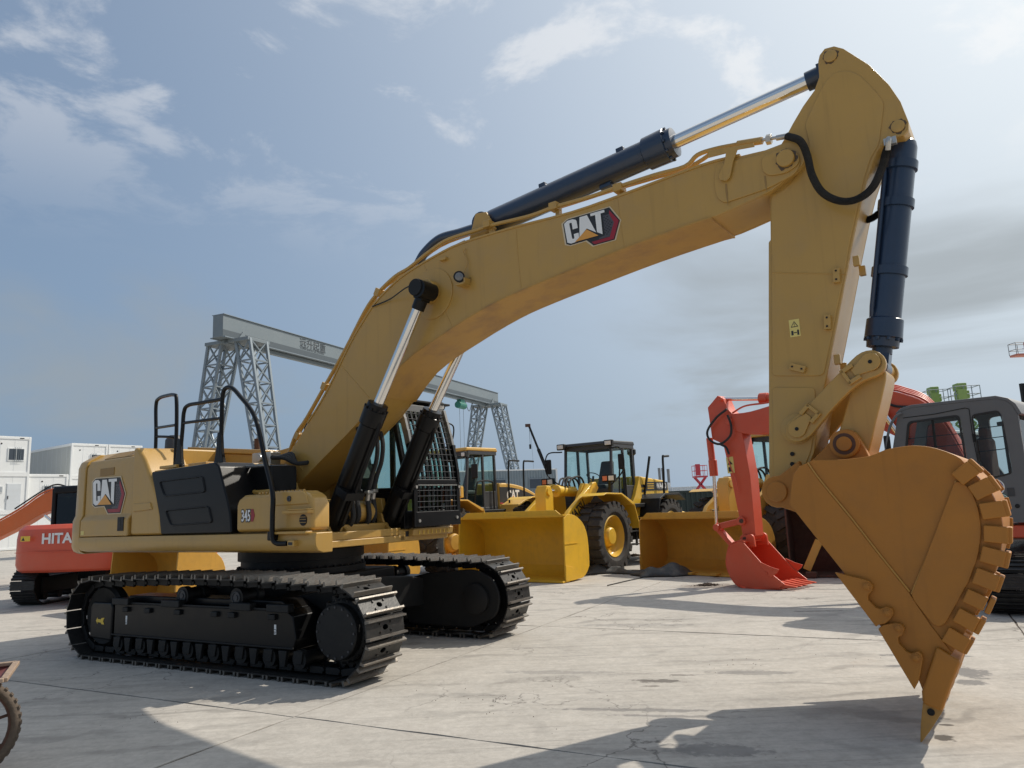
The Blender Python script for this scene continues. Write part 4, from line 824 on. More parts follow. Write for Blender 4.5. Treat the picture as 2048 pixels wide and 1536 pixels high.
for i in range(9):
    a_, c_ = Vector(SH[max(0, i-1)]), Vector(SH[min(8, i+1)]); t_ = (c_-a_).normalized(); nrm = Vector((-t_.y, t_.x))
    if nrm.x < 0: nrm = -nrm
    c0 = Vector((SH[i][0], 0, SH[i][1])); tt = Vector((t_.x,0,t_.y)).normalized(); nn = Vector((nrm.x,0,nrm.y)); j = rnd.uniform(-.008,.008)
    b = B(); b.obox(c0+Vector((0,-KY-.030,0))+nn*(.0+j), (.135+j,.046,.105+j), ax=(nn, Vector((0,1,0)), tt)); up_(b, 'side_wear_block', YELB, .008, bucket)
    b = B(); b.obox(c0+Vector((0,-KY+.04,0))+nn*.082, (.035,.16,.11), ax=(nn, Vector((0,1,0)), tt)); up_(b, 'heel_wear_block', YELB, .008, bucket)
    b = B(); b.obox(c0+Vector((0,KY+.022,0)), (.135,.044,.105), ax=(nn, Vector((0,1,0)), tt)); up_(b, 'side_wear_block', YELB, .008, bucket)
for pts in ([(1615,925),(1641,961),(1701,1034),(1761,1111),(1819,1183)], [(1912,962),(1868,1078),(1823,1188)]):
    b = B(); b.tube(bez([U3(u, v, -KY-.012) for u, v in pts], 5), .007, 6); up_(b, 'weld_seam', mat('weld_paint', (.47,.235,.045), .5, var=.2, scale=30, bump=.4, bscale=120), 0, bucket)
# side cutters
sc1 = [(1672,1143),(1745,1162),(1757,1166),(1765,1178),(1762,1192),(1752,1200),(1750,1210),(1775,1240),(1785,1248),(1800,1246),(1812,1250),(1818,1262),(1810,1277),(1795,1287),(1778,1303),(1756,1250)]
sc1 = [(1673,1143),(1730,1157),(1742,1161),(1749,1170),(1747,1180),(1739,1188),(1740,1198),(1755,1213),(1763,1216),(1775,1211),(1787,1215),(1790,1225),(1784,1235),(1774,1244),(1760,1247),(1755,1251)]
sc2 = [(1759,1255),(1770,1247),(1795,1243),(1806,1246),(1812,1256),(1808,1266),(1799,1272),(1800,1283),(1815,1300),(1825,1304),(1838,1299),(1846,1305),(1848,1315),(1843,1345),(1838,1362),(1831,1375)]
for s_ in (-1, 1):
    for sc, bolts in ((sc1, ((1737,1171),(1778,1223))), (sc2, ((1800,1253),(1835,1312)))):
        P_ = U.poly(sc, -KY); b = B(); y0 = s_*(KY+.026); b.prism(P_, min(y0, y0+s_*.042), max(y0, y0+s_*.042)); up_(b, 'side_cutter', YELB, .006, bucket)
        for u, v in bolts:
            x, z = U.pl(u, v, -KY); c = B(); c.lathe([(.030,0),(.030,.010),(.020,.012),(.020,.026),(.010,.03),(0,.03)], (x, s_*(KY+.067), z), (0,s_,0), 8); up_(c, 'cutter_bolt', YELB, 0, bucket)
# lip, adapters, teeth
tip = Vector((U.pl(1841,1487,-KY)[0], 0, 0.003)); a2p = Vector((U.pl(1886,1420,-KY)[0],0,U.pl(1886,1420,-KY)[1])); a3p = Vector((U.pl(1847,1404,-KY)[0],0,U.pl(1847,1404,-KY)[1]))
e1 = Vector((U.pl(1905,1366,-KY)[0],0,U.pl(1905,1366,-KY)[1])); e2 = Vector((U.pl(1921,1326,-KY)[0],0,U.pl(1921,1326,-KY)[1])); e3 = Vector((U.pl(1845,1380,-KY)[0],0,U.pl(1845,1380,-KY)[1])); e4 = Vector((U.pl(1885,1300,-KY)[0],0,U.pl(1885,1300,-KY)[1]))
b = B(); b.prism([(p.x,p.z) for p in (e3,e1,e2,e4)], -KY+.02, KY-.02); up_(b, 'lip_plate', YELB, .01, bucket)
for k in range(5):
    y = -KY+.07+k*(2*KY-.14)/4; w = .10 if k else .085
    b = B(); b.prism([(p.x,p.z) for p in (a3p,a2p,e1,e2+Vector((.01,0,.02)),e4+Vector((-.03,0,.03)),e3)], y-w-(.045 if k == 0 else 0), y+w); ad = up_(b, 'tooth_adapter', YELB, .02, bucket, seg=2)
    g_ = (tip-(a2p+a3p)/2).normalized(); b = B()
    m_ = (a2p+a3p)/2; h_ = (a2p-a3p)/2
    b.loft([[tuple(m_+h_*1.04*i+Vector((0,y+j*.092,0))) for i, j in ((-1,-1),(1,-1),(1,1),(-1,1))],
            [tuple(m_+(tip-m_)*.55+h_*.55*i+Vector((0,y+j*.085,0))) for i, j in ((-1,-1),(1,-1),(1,1),(-1,1))],
            [tuple(tip-g_*.004+h_*.07*i+Vector((0,y+j*.06,0))) for i, j in ((-1,-1),(1,-1),(1,1),(-1,1))]])
    up_(b, 'tooth', mat('tooth_paint', (.40,.21,.05), .6, var=.2, scale=6, bump=.2, bscale=30, dust=.6, dustcol=(.16,.11,.08)), .008, bucket)
    if k == 0:
        c = Vector((m_.x, y-.094, m_.z))+(tip-m_)*.14; b = B(); b.lathe([(.024,0),(.024,.004),(.019,.005),(.018,.001),(0,.001)], c, (0,-1,0), 20); up_(b, 'tooth_pin', BLK, 0, bucket)
# hinge ears on the bucket
ear = [(1622,922),(1652,892),(1668,872),(1680,861),(1695,858),(1710,865),(1722,882),(1740,916),(1738,925),(1640,930)]
EP = smooth_poly(U.poly(ear+ear[:1], -.33), 2)[:-1]
ear2 = [(1586,950),(1556,948),(1543,970),(1545,1000),(1560,1012),(1590,1015),(1640,960)]
for s_ in (-1, 1):
    b = B(); y0 = s_*.33; b.prism(EP, min(y0, y0-s_*.08), max(y0, y0-s_*.08)); up_(b, 'hinge_ear', YELB, .012, bucket)
    x, z = U.pl(1690, 888, -.33); c = B(); c.lathe([(.115,0),(.115,.03),(.10,.035),(.085,.035),(.085,.01)], (x, y0, z), (0,s_,0), 28); up_(c, 'hinge_boss', YELB, 0, bucket)
    c = B(); c.lathe([(.088,.0),(.088,.022),(.062,.024),(.062,.016)], (x, y0+s_*.015, z), (0,s_,0), 26); up_(c, 'grease_ring', RUST, 0, bucket)
    c = B(); c.lathe([(.060,0),(.060,.044),(.055,.048),(0,.048)], (x, y0, z), (0,s_,0), 28); up_(c, 'hinge_pin', YELB, 0, bucket)
    x, z = U.pl(1567, 983, -SY); b = B(); yy = s_*.34; b.prism([(x+.20,z+.25)]+arc(x, z, .135, 80, 280, 10)+[(x+.25,z-.22)], min(yy, yy+s_*.09), max(yy, yy+s_*.09)); up_(b, 'hinge_ear', YELB, .012, bucket)
    c = B(); c.lathe([(.085,0),(.085,.02),(.08,.025),(0,.025)], (x, yy+s_*.09, z), (0,s_,0), 28); up_(c, 'hinge_pin', YELB, 0, bucket)
# --- cab
CX0, CX1, CY0, CY1, CZ0, CZ1 = -.62, 1.44, .52, 1.48, 1.50, 3.20
b = B()
b.box(CX0,CX1,CY0,CY1,CZ0,CZ0+.06); cab = up_(b, 'cab', BLKG, .01)
def post(p0, p1, w=.07, d_=.07, name='cab_post', m=BLKG): return up_(B().bar(p0, p1, w, d_), name, m, .01, cab)
for y in (CY0+.035, CY1-.035):
    post((CX0+.04,y,CZ0),(CX0+.04,y,CZ1-.05)); post((.35,y,CZ0),(.35,y,CZ1-.05),.05,.09); post((CX1-.03,y,CZ0),(CX1-.02,y,2.35)); post((CX1-.02,y,2.33),(CX1-.22,y,CZ1-.05))
    post((CX0,y,CZ1-.06),(CX1-.2,y,CZ1-.06),.07,.12); post((CX0,y,CZ0+.25),(CX1,y,CZ0+.25),.05,.5); post((CX0,y,2.03),(CX1-.02,y,2.03),.05,.06)
    up_(B().box(CX0+.05,CX1-.05,y-.004,y+.004,2.04,CZ1-.1), 'side_window', GLS, 0, cab)
up_(B().prism([(CX0-.02,CZ1-.06),(CX1-.15,CZ1-.06),(CX1-.22,CZ1+.03),(CX0+.1,CZ1+.05)], CY0, CY1), 'cab_roof', BLK, .03, cab)
up_(B().box(CX0+.0,CX0+.03,CY0+.05,CY1-.05,CZ0,2.3), 'rear_wall', BLK, .01, cab)
up_(B().box(CX0+.01,CX0+.02,CY0+.05,CY1-.05,2.3,CZ1-.05), 'rear_window', GLS, 0, cab)
up_(B().loft([[(CX1-.01,CY0+.06,2.32),(CX1-.01,CY1-.06,2.32),(CX1-.016,CY1-.06,2.32),(CX1-.016,CY0+.06,2.32)],[(CX1-.2,CY0+.06,CZ1-.08),(CX1-.2,CY1-.06,CZ1-.08),(CX1-.206,CY1-.06,CZ1-.08),(CX1-.206,CY0+.06,CZ1-.08)]]), 'windscreen', GLS, 0, cab)
up_(B().box(CX1-.012,CX1-.006,CY0+.06,CY1-.06,1.75,2.30), 'windscreen', GLS, 0, cab)
up_(B().obox((CX1-.02,(CY0+CY1)/2,1.62),(.05,.96,.24)), 'front_sill', BLKG, .02, cab)
# rain visor and lamps
up_(B().box(CX1-.42,CX1-.06,CY0-.02,CY1+.14,CZ1+.06,CZ1+.09), 'visor', BLK, .006, cab)
up_(B().box(CX0+.2,CX1-.4,CY0+.1,CY1,CZ1+.04,CZ1+.07), 'visor', BLK, .006, cab)
for (u, v, y) in ((808,801,.62),(883,813,1.46)):
    x, z = U.pl(u, v, y); c = B(); c.lathe([(.03,-.07),(.062,-.05),(.066,0),(.058,.004)], (x,y,z), (1,-.25,0), 22); up_(c, 'work_lamp', BLK, 0, cab)
    c = B(); c.lathe([(.057,0),(.03,.01),(0,.012)], Vector((x,y,z)), (1,-.25,0), 22); up_(c, 'lamp_lens', LENS, 0, cab)
    up_(B().bar((x-.03,y,z-.05),(x-.12,y-.03,z-.12),.03,.03), 'lamp_arm', BLK, 0, cab)
# front guard
gx0, gx1, gz0, gz1, gz2 = 1.60, 1.36, 1.52, 2.12, 3.16
gy0, gy1 = .56, 1.46
GF = mat('guard_grey', (0.17,0.17,0.165), .4, .3, var=.15, scale=6)
def gpos(y, z):
    x = gx0 if z < gz1 else gx0+(gx1-gx0)*((z-gz1)/(gz2-gz1))**1.5
    return Vector((x, y, z))
for y in (gy0, gy1):
    up_(B().bar(gpos(y,gz0), gpos(y,gz1), .07, .05), 'guard_post', BLKG, .006, cab)
    zz = [gz1+(gz2-gz1)*k/6 for k in range(7)]
    for k in range(6): up_(B().bar(gpos(y,zz[k])-Vector((0,0,.01)), gpos(y,zz[k+1])+Vector((0,0,.01)), .05, .09), 'guard_post', GF if k > 2 else BLKG, .004, cab)
up_(B().box(gx0-.03,gx0+.03,gy0,gy1,gz0,gz0+.20), 'guard_sill', BLKG, .008, cab)
up_(B().box(gx0-.03,gx0+.025,gy0,gy1,gz1-.035,gz1+.03), 'guard_rail', BLKG, .006, cab)
up_(B().box(gx0-.02,gx0+.035,gy0+.04,gy1-.04,gz1-.055,gz1-.04), 'guard_rail', GF, .003, cab)
up_(B().bar(gpos(gy0,gz2), gpos(gy1,gz2), .05, .10), 'guard_rail', GF, .005, cab)
for y, z in ((gy0+.05,1.60),(gy1-.06,1.62),(gy0,2.05),(gy1,2.05)): up_(B().cyl((gx0+.03,y,z),(gx0+.045,y,z),.022,n=8), 'guard_bolt', ZINC, 0, cab)
for k in range(9):
    y = gy0+.085+k*.092
    b = B(); b.box(gx0-.012,gx0+.012,y-.016,y+.016,gz0+.2,gz1-.03); up_(b, 'guard_bar', BLKG, .003, cab)
    zz = [gz1+.03+(gz2-gz1-.07)*q/5 for q in range(6)]
    vs = []; fs = []
    for q, z in enumerate(zz):
        p = gpos(y, z); vs += [(p.x-.014,y-.016,z),(p.x+.014,y-.016,z),(p.x+.014,y+.016,z),(p.x-.014,y+.016,z)]
        if q: fs += [((q-1)*4+m, (q-1)*4+(m+1) % 4, q*4+(m+1) % 4, q*4+m) for m in range(4)]
    b = B().add(vs, fs+[(0,1,2,3),tuple(len(vs)-1-m for m in range(4))]); up_(b, 'guard_bar', BLKG, 0, cab)
for k in range(6):
    z = gz0+.26+k*.055*1.35; up_(B().cyl((gx0+.014,gy0+.03,z),(gx0+.014,gy1-.03,z),.004,n=6), 'guard_wire', DGRY, 0, cab)
for k in range(12):
    z = gz1+.06+k*.082; p = gpos(0,z); up_(B().cyl((p.x+.018,gy0+.03,z),(p.x+.018,gy1-.03,z),.004,n=6), 'guard_wire', DGRY, 0, cab)
# seat and console
up_(B().loft([[(.2,.78,1.95),(.75,.78,1.98),(.75,1.22,1.98),(.2,1.22,1.95)],[(.15,.78,2.08),(.75,.8,2.08),(.75,1.2,2.08),(.15,1.22,2.08)]]), 'seat', INT, .04, cab)
up_(B().loft([[(.10,.80,2.05),(.28,.80,2.05),(.28,1.20,2.05),(.10,1.20,2.05)],[(-.02,.82,2.75),(.12,.82,2.75),(.12,1.18,2.75),(-.02,1.18,2.75)]]), 'seat_back', INT, .05, cab)
up_(B().obox((.98,1.02,1.80),(.30,.42,.30)), 'floor_cover', HIVI, .06, cab)
up_(B().obox((.5,.66,2.1),(.5,.14,.25)), 'console', INT, .04, cab)
for y in (.66, 1.3): up_(B().tube(bez([(.7,y,2.15),(.74,y,2.3),(.72,y,2.42)]), .018, 8), 'lever', INT, 0, cab)
# mirror on the far side
b = B(); b.tube(bez([(1.30,1.5,2.62),(1.38,1.62,2.7),(1.40,1.66,2.95),(1.35,1.5,3.02)]), .012, 8); b.obox((1.36,1.64,2.55),(.05,.16,.26)); up_(b, 'mirror', BLK, .01, cab)

# grease worked out round the pins
GRS = mat('grease', (.10,.062,.028), .45, var=.4, scale=18)
def grease(u, v, y, r0, r1, parent, seed):
    rnd = random.Random(seed); x, z = U.pl(u, v, y); n = 40; vs = []; ph = [rnd.uniform(0, 6.3) for _ in range(4)]
    for k in range(n):
        t = 2*math.pi*k/n; rr = r1*(1+.10*math.sin(3*t+ph[0])+.08*math.sin(7*t+ph[1])+.05*math.sin(13*t+ph[2])); vs += [(x+r0*math.cos(t), y-.0025, z+r0*math.sin(t)), (x+rr*math.cos(t), y-.0015, z+rr*math.sin(t))]
    b = B().add(vs, [(2*k, 2*k+1, (2*k+3) % (2*n), (2*k+2) % (2*n)) for k in range(n)]); up_(b, 'grease_ring', GRS, 0, parent, smooth=False)
grease(1661,113,-SY,.054,.064,stick,1); grease(1796,253,-SY,.051,.062,stick,2); grease(1572,318,-BY-.034,.077,.092,boom,3); grease(1567,983,-SY-.075,.074,.088,stick,4)
# plate joints of the boom and the stick
for pts in ([(1235,395),(1240,440),(1248,492)], [(848,530),(880,600),(905,655)]): bseam(pts, -BY-.001, .004)
for pts in ([(1545,545),(1690,548)],):
    b = B(); b.tube([U3(u, v, -SY-.013) for u, v in pts], .004, 6); up_(b, 'weld_seam', YEL, 0, stick)
# drips of oil below the nose and the lamp
OILD = mat('oil_drip', (.30,.175,.045), .4, var=.3, scale=12)
for u, v, w, h, par, yy in ((1452,368,.02,.22,boom,-BY-.017),(1530,352,.016,.16,boom,-BY-.017),(940,555,.05,.07,boom,-BY-.001),(1600,1000,.02,.1,stick,-SY-.001)):
    x, z = U.pl(u, v, yy); pts = [(-w*.4,0),(w*.4,0),(w*.5,-h*.4),(w*.25,-h*.8),(0,-h),(-w*.3,-h*.7),(-w*.5,-h*.3)]; flat('oil_drip', pts, OILD, par, (x, yy, z), (1,0,0), (0,0,1), .002, .001)
# ------------------------------------------------------------------ wheel loaders
def tyre_mesh(r, w, lugs=22, dirty=True, style=0):
    b = B(); h = w/2; ri = r*.60
    b.lathe([(ri,-h*.80),(r*.70,-h*.98),(r*.84,-h),(r*.93,-h*.94),(r*.955,-h*.80),(r*.96,0),(r*.955,h*.80),(r*.93,h*.94),(r*.84,h),(r*.70,h*.98),(ri,h*.80)], (0,0,0), (0,1,0), 44, closed=True)
    for k in range(lugs):
        for sy in (-1, 1):
            t = 2*math.pi*(k+(.5 if sy > 0 else 0))/lugs; X = Vector((math.cos(t),0,math.sin(t))); Tn = Vector((-math.sin(t),0,math.cos(t)))
            if style == 0:
                b.obox(X*(r*.968)+Vector((0,sy*h*.52,0)), (r*.066, h*.96, r*.17), ax=(X, Vector((0,1,0)), Tn))
                b.obox(X*(r*.915)+Vector((0,sy*h*.965,0)), (r*.13, h*.10, r*.15), ax=(X, Vector((0,1,0)), Tn))
            else:
                Y2 = (Vector((0,1,0))+Tn*.55*sy).normalized(); Z2 = X.cross(Y2)
                b.obox(X*(r*.968)+Vector((0,sy*h*.55,0)), (r*.066, h*1.0, r*.13), ax=(X, Y2, Z2))
                b.obox(X*(r*.915)+Vector((0,sy*h*.96,0))+Tn*(.55*.45*h), (r*.13, h*.10, r*.12), ax=(X, Vector((0,1,0)), Tn))
    return b
def wheel(parent, x, y, r, w, rimm, ty_me, out):
    """out: +1 wheel's outer face looks to +y"""
    c = B(); ri = r*.60
    c.lathe([(ri*1.02,-w*.42),(ri*1.03,w*.40),(ri*.97,w*.43),(ri*.93,w*.36),(ri*.88,w*.20),(ri*.80,w*.14),(ri*.50,w*.10),(ri*.42,w*.30),(ri*.36,w*.34),(0,w*.35)], (x, y, r), (0,out,0), 36)
    wh = c.build('wheel', rimm, parent)
    t = bpy.data.objects.new('tyre', ty_me); COL.objects.link(t); t.parent = wh; t.location = (x, y, r)
    for k in range(10):
        a = 2*math.pi*k/10; p = Vector((x+ri*.62*math.cos(a), y+out*w*.115, r+ri*.62*math.sin(a))); B().cyl(p, p+Vector((0,out*.02,0)), .022, n=6).build('wheel_nut', rimm, wh)
    return wh
def loader_bucket(parent, m_out, m_in, x0=1.55, xl=2.60, w=3.08, h=1.50, name='bucket', z0=.02, teeth=False):
    hw = w/2; d = xl-x0
    prof = [(xl, z0+.0), (x0+d*.42, z0+.02)]+[(x0+d*.42+.42*d*math.cos(R(a))*1.0, z0+.02+.48*h*.55+math.sin(R(a))*.48*h*.55) for a in (-110,-130,-150,-170)]+[(x0+.03, z0+h*.62), (x0+d*.20, z0+h*.84), (x0+d*.55, z0+h*.97), (xl-.05, z0+h*.99)]
    prof = smooth_poly(prof, 3); inner = offset(prof, .03)
    bk_ = B().prism(prof+inner[::-1], -hw, hw).build(name, m_out, parent, angle=30)
    side = [(xl-.0,z0)]+prof[1:-1]+[(xl-.05,z0+h*.93),(xl-.02,z0+h*.6)]
    for s_ in (-1, 1):
        B().prism(side, min(s_*hw, s_*(hw+.035)), max(s_*hw, s_*(hw+.035))).build('side_plate', m_out, bk_, bevel=.008)
        B().prism([(xl+.01,z0+.01),(xl-.40,z0+.01),(xl-.30,z0+.30),(xl+.0,z0+.36)], min(s_*(hw+.036), s_*(hw+.05)), max(s_*(hw+.036), s_*(hw+.05))).build('wear_plate', m_out, bk_, bevel=.006)
        B().obox((xl-.28, s_*(hw+.042), z0+h*.55), (.55,.012,.02)).build('weld_rib', m_out, bk_)
    B().box(xl-.18, xl+.12, -hw-.03, hw+.03, z0-.012, z0+.028).build('cutting_edge', m_out, bk_, bevel=.006)
    sg_ = B(); t = .03; zt = z0+h*.99; sg_.prism([(-hw,zt-.06),(hw,zt-.06),(hw*.86,zt+.10),(-hw*.86,zt+.10)], xl-.10, xl-.07, 'x'); sg_.build('spill_guard', m_out, bk_, bevel=.006)
    if teeth:
        for y in (-.45,.1,.65): B().obox((xl+.12,y*1.2,z0+.03),(.22,.12,.05)).build('tooth', m_out, bk_, bevel=.01)
    return bk_
def cab_box(parent, x0, x1, yw, z0, z1, m, glassm, roofm, belt=.95, rake=.0, lamp=True, posts=.07, name='cab'):
    cb_ = B().box(x0, x1, -yw, yw, z0, z0+.12).build(name, m, parent, bevel=.02)
    zb = z0+belt*.55
    for s_ in (-1, 1):
        y = s_*(yw-posts/2)
        for xa, xb in ((x0+posts/2, x0+posts/2+.05), ((x0+x1)/2-.12, (x0+x1)/2-.10), (x1-posts/2, x1-posts/2-rake)):
            B().bar((xa,y,z0+.05),(xb,y,z1-.08), posts, posts).build('cab_post', m, cb_, bevel=.012)
        B().box(x0+.02, (x0+x1)/2-.1, y-.03, y+.03, z0+.05, zb).build('lower_panel', m, cb_, bevel=.01)
        B().bar((x0+.03,y,zb),((x0+x1)/2-.1,y,zb),.06,.07).build('window_rail', m, cb_, bevel=.008)
        B().box(x0+.08, x1-.08-rake*.4, y-.004, y+.004, z0+.1, z1-.12).build('side_window', glassm, cb_)
        B().bar((x0,y,z1-.1),(x1-rake,y,z1-.1),.08,.12).build('roof_rail', m, cb_, bevel=.012)
    for xx, rk in ((x0+.03, .05), (x1-.03, -rake)):
        B().bar((xx+rk,-yw+.05,z1-.12),(xx+rk,yw-.05,z1-.12),.08,.10).build('roof_rail', m, cb_, bevel=.01)
        B().bar((xx,-yw+.05,z0+.3),(xx,yw-.05,z0+.3),.06,.36).build('sill', m, cb_, bevel=.01)
        q = B(); q.add([(xx,-yw+.06,z0+.4),(xx,yw-.06,z0+.4),(xx+rk,yw-.06,z1-.12),(xx+rk,-yw+.06,z1-.12)], [(0,1,2,3)]); q.build('windscreen', glassm, cb_, smooth=False)
    B().prism([(x0-.06,z1-.06),(x1-rake+.10,z1-.06),(x1-rake+.06,z1+.04),(x0,z1+.06)], -yw-.02, yw+.02).build('cab_roof', roofm, cb_, bevel=.035, seg=3)
    B().obox(((x0+x1)/2-.15,0,z0+.55),(.5,.5,.14)).build('seat', INT, cb_, bevel=.05)
    B().loft([[((x0+x1)/2-.45,-.25,z0+.6),((x0+x1)/2-.28,-.25,z0+.6),((x0+x1)/2-.28,.25,z0+.6),((x0+x1)/2-.45,.25,z0+.6)],[((x0+x1)/2-.6,-.2,z0+1.3),((x0+x1)/2-.48,-.2,z0+1.3),((x0+x1)/2-.48,.2,z0+1.3),((x0+x1)/2-.6,.2,z0+1.3)]]).build('seat_back', INT, cb_, bevel=.05)
    st = B(); st.lathe([(.19,-.015),(.205,0),(.19,.015),(.175,0)], ((x0+x1)/2+.32,0,z0+.85), (-.5,0,.85), 24, closed=True); st.cyl(((x0+x1)/2+.32,0,z0+.85),((x0+x1)/2+.5,0,z0+.3),.03,n=8); st.build('steering_wheel', INT, cb_)
    return cb_
def lamp_unit(parent, p, fwd, w=.20, h=.14, body=BLK, two=False, d_=.12):
    p = Vector(p); fwd = Vector(fwd).normalized(); side = Vector((-fwd.y, fwd.x, 0)); upv_ = Vector((0,0,1))
    l_ = B().obox(p, (d_, w, h), ax=(fwd, side, upv_)).build('headlamp', body, parent, bevel=.02)
    if two:
        B().obox(p+fwd*(d_/2+.003)+side*w*.24, (.01, w*.40, h*.62), ax=(fwd, side, upv_)).build('lamp_lens', LENS, l_, bevel=.004)
        B().obox(p+fwd*(d_/2+.003)-side*w*.24, (.01, w*.34, h*.62), ax=(fwd, side, upv_)).build('indicator', AMB, l_, bevel=.004)
    else: B().obox(p+fwd*(d_/2+.003), (.01, w*.74, h*.64), ax=(fwd, side, upv_)).build('lamp_lens', LENS, l_, bevel=.004)
    return l_
def pipe_part(parent, name, pts, r, m, n=6, sm=True): return B().tube(bez(pts, 6) if sm else pts, r, n).build(name, m, parent)
def loader(label, x, y, yaw, body, accent, rim, bucket_m, style, hood_m=None, cabm=DGRY, roofm=None, bkt=True, scale=1.0, bucket_kw=None, group=None, glassm=GLS):
    root = tag(empty('wheel_loader', (x, y, 0), yaw), label, 'wheel loader', group); root.scale = (scale,)*3
    r, w, ty = .875, .66, 1.13
    key = 'tyre%d' % style
    if key not in MATS:
        me = tyre_mesh(r, w, 22 if style == 0 else 20, style=style).mesh('tyre'); me.polygons.foreach_set('use_smooth', [True]*len(me.polygons)); me.set_sharp_from_angle(angle=R(30)); me.materials.append(TYRE); MATS[key] = me
    for xx in (0, -3.4):
        for s_ in (-1, 1): wheel(root, xx, s_*ty, r, w, rim, MATS[key], s_)
        B().cyl((xx,-ty+.2,r),(xx,ty-.2,r),.20,n=16).build('axle', body, root)
    B().box(-5.0,-1.3,-.48,.48,.62,1.25).build('rear_frame', BLK, root, bevel=.03)
    B().box(-5.3,-4.6,-1.05,1.05,.75,1.35).build('rear_weight', body, root, bevel=.08)
    ff_ = B(); ff_.box(-1.0,.62,-.46,.46,.60,1.25); ff_.build('front_frame', body, root, bevel=.03)
    for s_ in (-1, 1): B().prism([(-.60,1.2),(.35,1.2),(.10,1.85),(-.20,2.26),(-.50,2.24)], s_*.40-.05, s_*.40+.05).build('lift_tower', body, root, bevel=.02)
    # lift arms
    for s_ in (-1, 1):
        b = B(); b.prism([(-.54,2.12),(-.42,2.28),(-.25,2.26),(1.02,1.53),(1.40,1.02),(1.50,.64),(1.50,.42),(1.38,.36),(1.08,.78),(.62,1.27),(-.38,1.96)], s_*.66-.06, s_*.66+.06); la = b.build('lift_arm', body, root, bevel=.02)
        if style == 0 and s_ > 0:
            dd = Vector((-.866,0,.50)); text('lettering', 'KOMATSU', LETB, la, Vector((1.18,.722,1.10)), dd, Vector((.75,0,.66)).cross(Vector((0,0,0))) if False else Vector((.50,0,.866)), .30, .012, depth=.003, stretch=.8)
        B().cyl((-.3,s_*.52,.95),(.55,s_*.55,1.28),.095,n=16).build('lift_cylinder', body, root, bevel=.01)
        B().cyl((.5,s_*.55,1.26),(.95,s_*.58,1.42),.05,n=14).build('lift_rod', CHR, root)
    B().cyl((1.1,-.6,.78),(1.1,.6,.78),.12,n=16).build('cross_tube', body, root)
    bc_ = B(); bc_.prism([(1.02,.80),(1.18,1.20),(1.20,2.02),(1.10,2.22),(.90,2.20),(.82,2.0),(.82,1.15),(.88,.82)], -.16, .16); bk2 = bc_.build('bell_crank', body, root, bevel=.03)
    B().cyl((1.02,-.2,2.06),(1.02,.2,2.06),.10,n=18).build('pin', body, bk2)
    tc_ = B(); tc_.cyl((-.42,0,2.05),(.40,0,2.07),.135,n=22); tc_.cyl((.34,0,2.068),(.46,0,2.071),.160,n=22); tcy = tc_.build('tilt_cylinder', body, root, bevel=.01)
    B().cyl((.4,0,2.07),(1.02,0,2.08),.06,n=16).build('tilt_rod', CHR, tcy)
    B().bar((1.0,0,.95),(1.46,0,.74),.16,.14).build('tilt_link', body, root, bevel=.02)
    for k in range(4): pipe_part(root, 'hose', [(-.75,-.25+.16*k,1.85),(-.5,-.22+.15*k,2.34+.05*(k % 2)),(-.1,-.18+.12*k,2.40),(.15,-.12+.1*k,2.16)], .026, RUB, 8)
    if bkt: loader_bucket(root, bucket_m, bucket_m, **(bucket_kw or {}))
    # fenders
    for s_ in (-1, 1):
        f_ = B(); f_.prism([(-.95,1.62),(-.98,1.70),(-.35,1.95),(.45,1.97),(.62,1.90),(.45,1.93),(-.33,1.91)], s_*ty-.38, s_*ty+.38)
        f_.prism([(-1.00,1.70),(-.95,1.72),(-1.22,1.02),(-1.28,1.02)], s_*ty-.38, s_*ty+.38); f_.build('front_fender', body, root, bevel=.012)
        f_ = B(); f_.prism([(-2.45,1.30),(-2.62,1.78),(-3.0,1.92),(-3.95,1.92),(-4.4,1.7),(-3.95,1.86),(-3.0,1.86),(-2.68,1.74)], s_*ty-.3, s_*ty+.34); f_.build('rear_fender', body if style else BLK, root, bevel=.012)
        # steps
        for zz in (.55,.9,1.25): B().box(-1.95,-1.35,s_*1.0-.12,s_*1.0+.12,zz,zz+.03).build('step', BLK, root, bevel=.004)
        for xx in (-1.95,-1.35): B().bar((xx,s_*1.0,.52),(xx-.05,s_*1.0,1.6),.03,.10).build('step_side', BLK, root, bevel=.004)
    # platform, cab, hood
    B().box(-2.75,-1.15,-1.05,1.05,1.55,1.66).build('platform', BLK, root, bevel=.015)
    cab_ = cab_box(root, -2.55, -1.10, .78, 1.62, 3.38, cabm, glassm, roofm or cabm, rake=.16)
    hm = hood_m or body
    if style == 0:
        hd_ = B().prism([(-2.62,1.30),(-2.62,2.44),(-4.2,2.32),(-4.52,2.22),(-4.60,1.35)], -.86, .86).build('engine_hood', hm, root, bevel=.05, seg=3)
        B().box(-4.45,-3.0,.862,.872,2.02,2.27).build('hood_band', LETB, hd_)
        text('lettering', 'WA470', LETW, hd_, (-3.66,.875,2.08), (-1,0,0), (0,0,1), .22, .008, depth=.003, stretch=.95)
        for k in range(3): B().box(-3.50,-3.08,.873,.88,2.07+k*.065,2.095+k*.065).build('hood_louvre', body, hd_)
        for k in range(5): B().box(-2.95,-2.72,.862,.868,1.55+k*.14,1.63+k*.14).build('hood_print', LETB, hd_)
        for k in range(3): B().box(-4.40,-4.1,.862,.868,1.62+k*.12,1.68+k*.12).build('hood_print', LETB, hd_)
        c = B(); c.lathe([(.13,0),(.13,.004),(0,.005)], (-4.25,.862,1.45), (0,1,0), 20); c.build('round_sticker', LETB, hd_)
        B().bar((-2.9,.86,1.9),(-3.0,1.05,3.0),.05,.06).build('mirror_post', BLK, root)
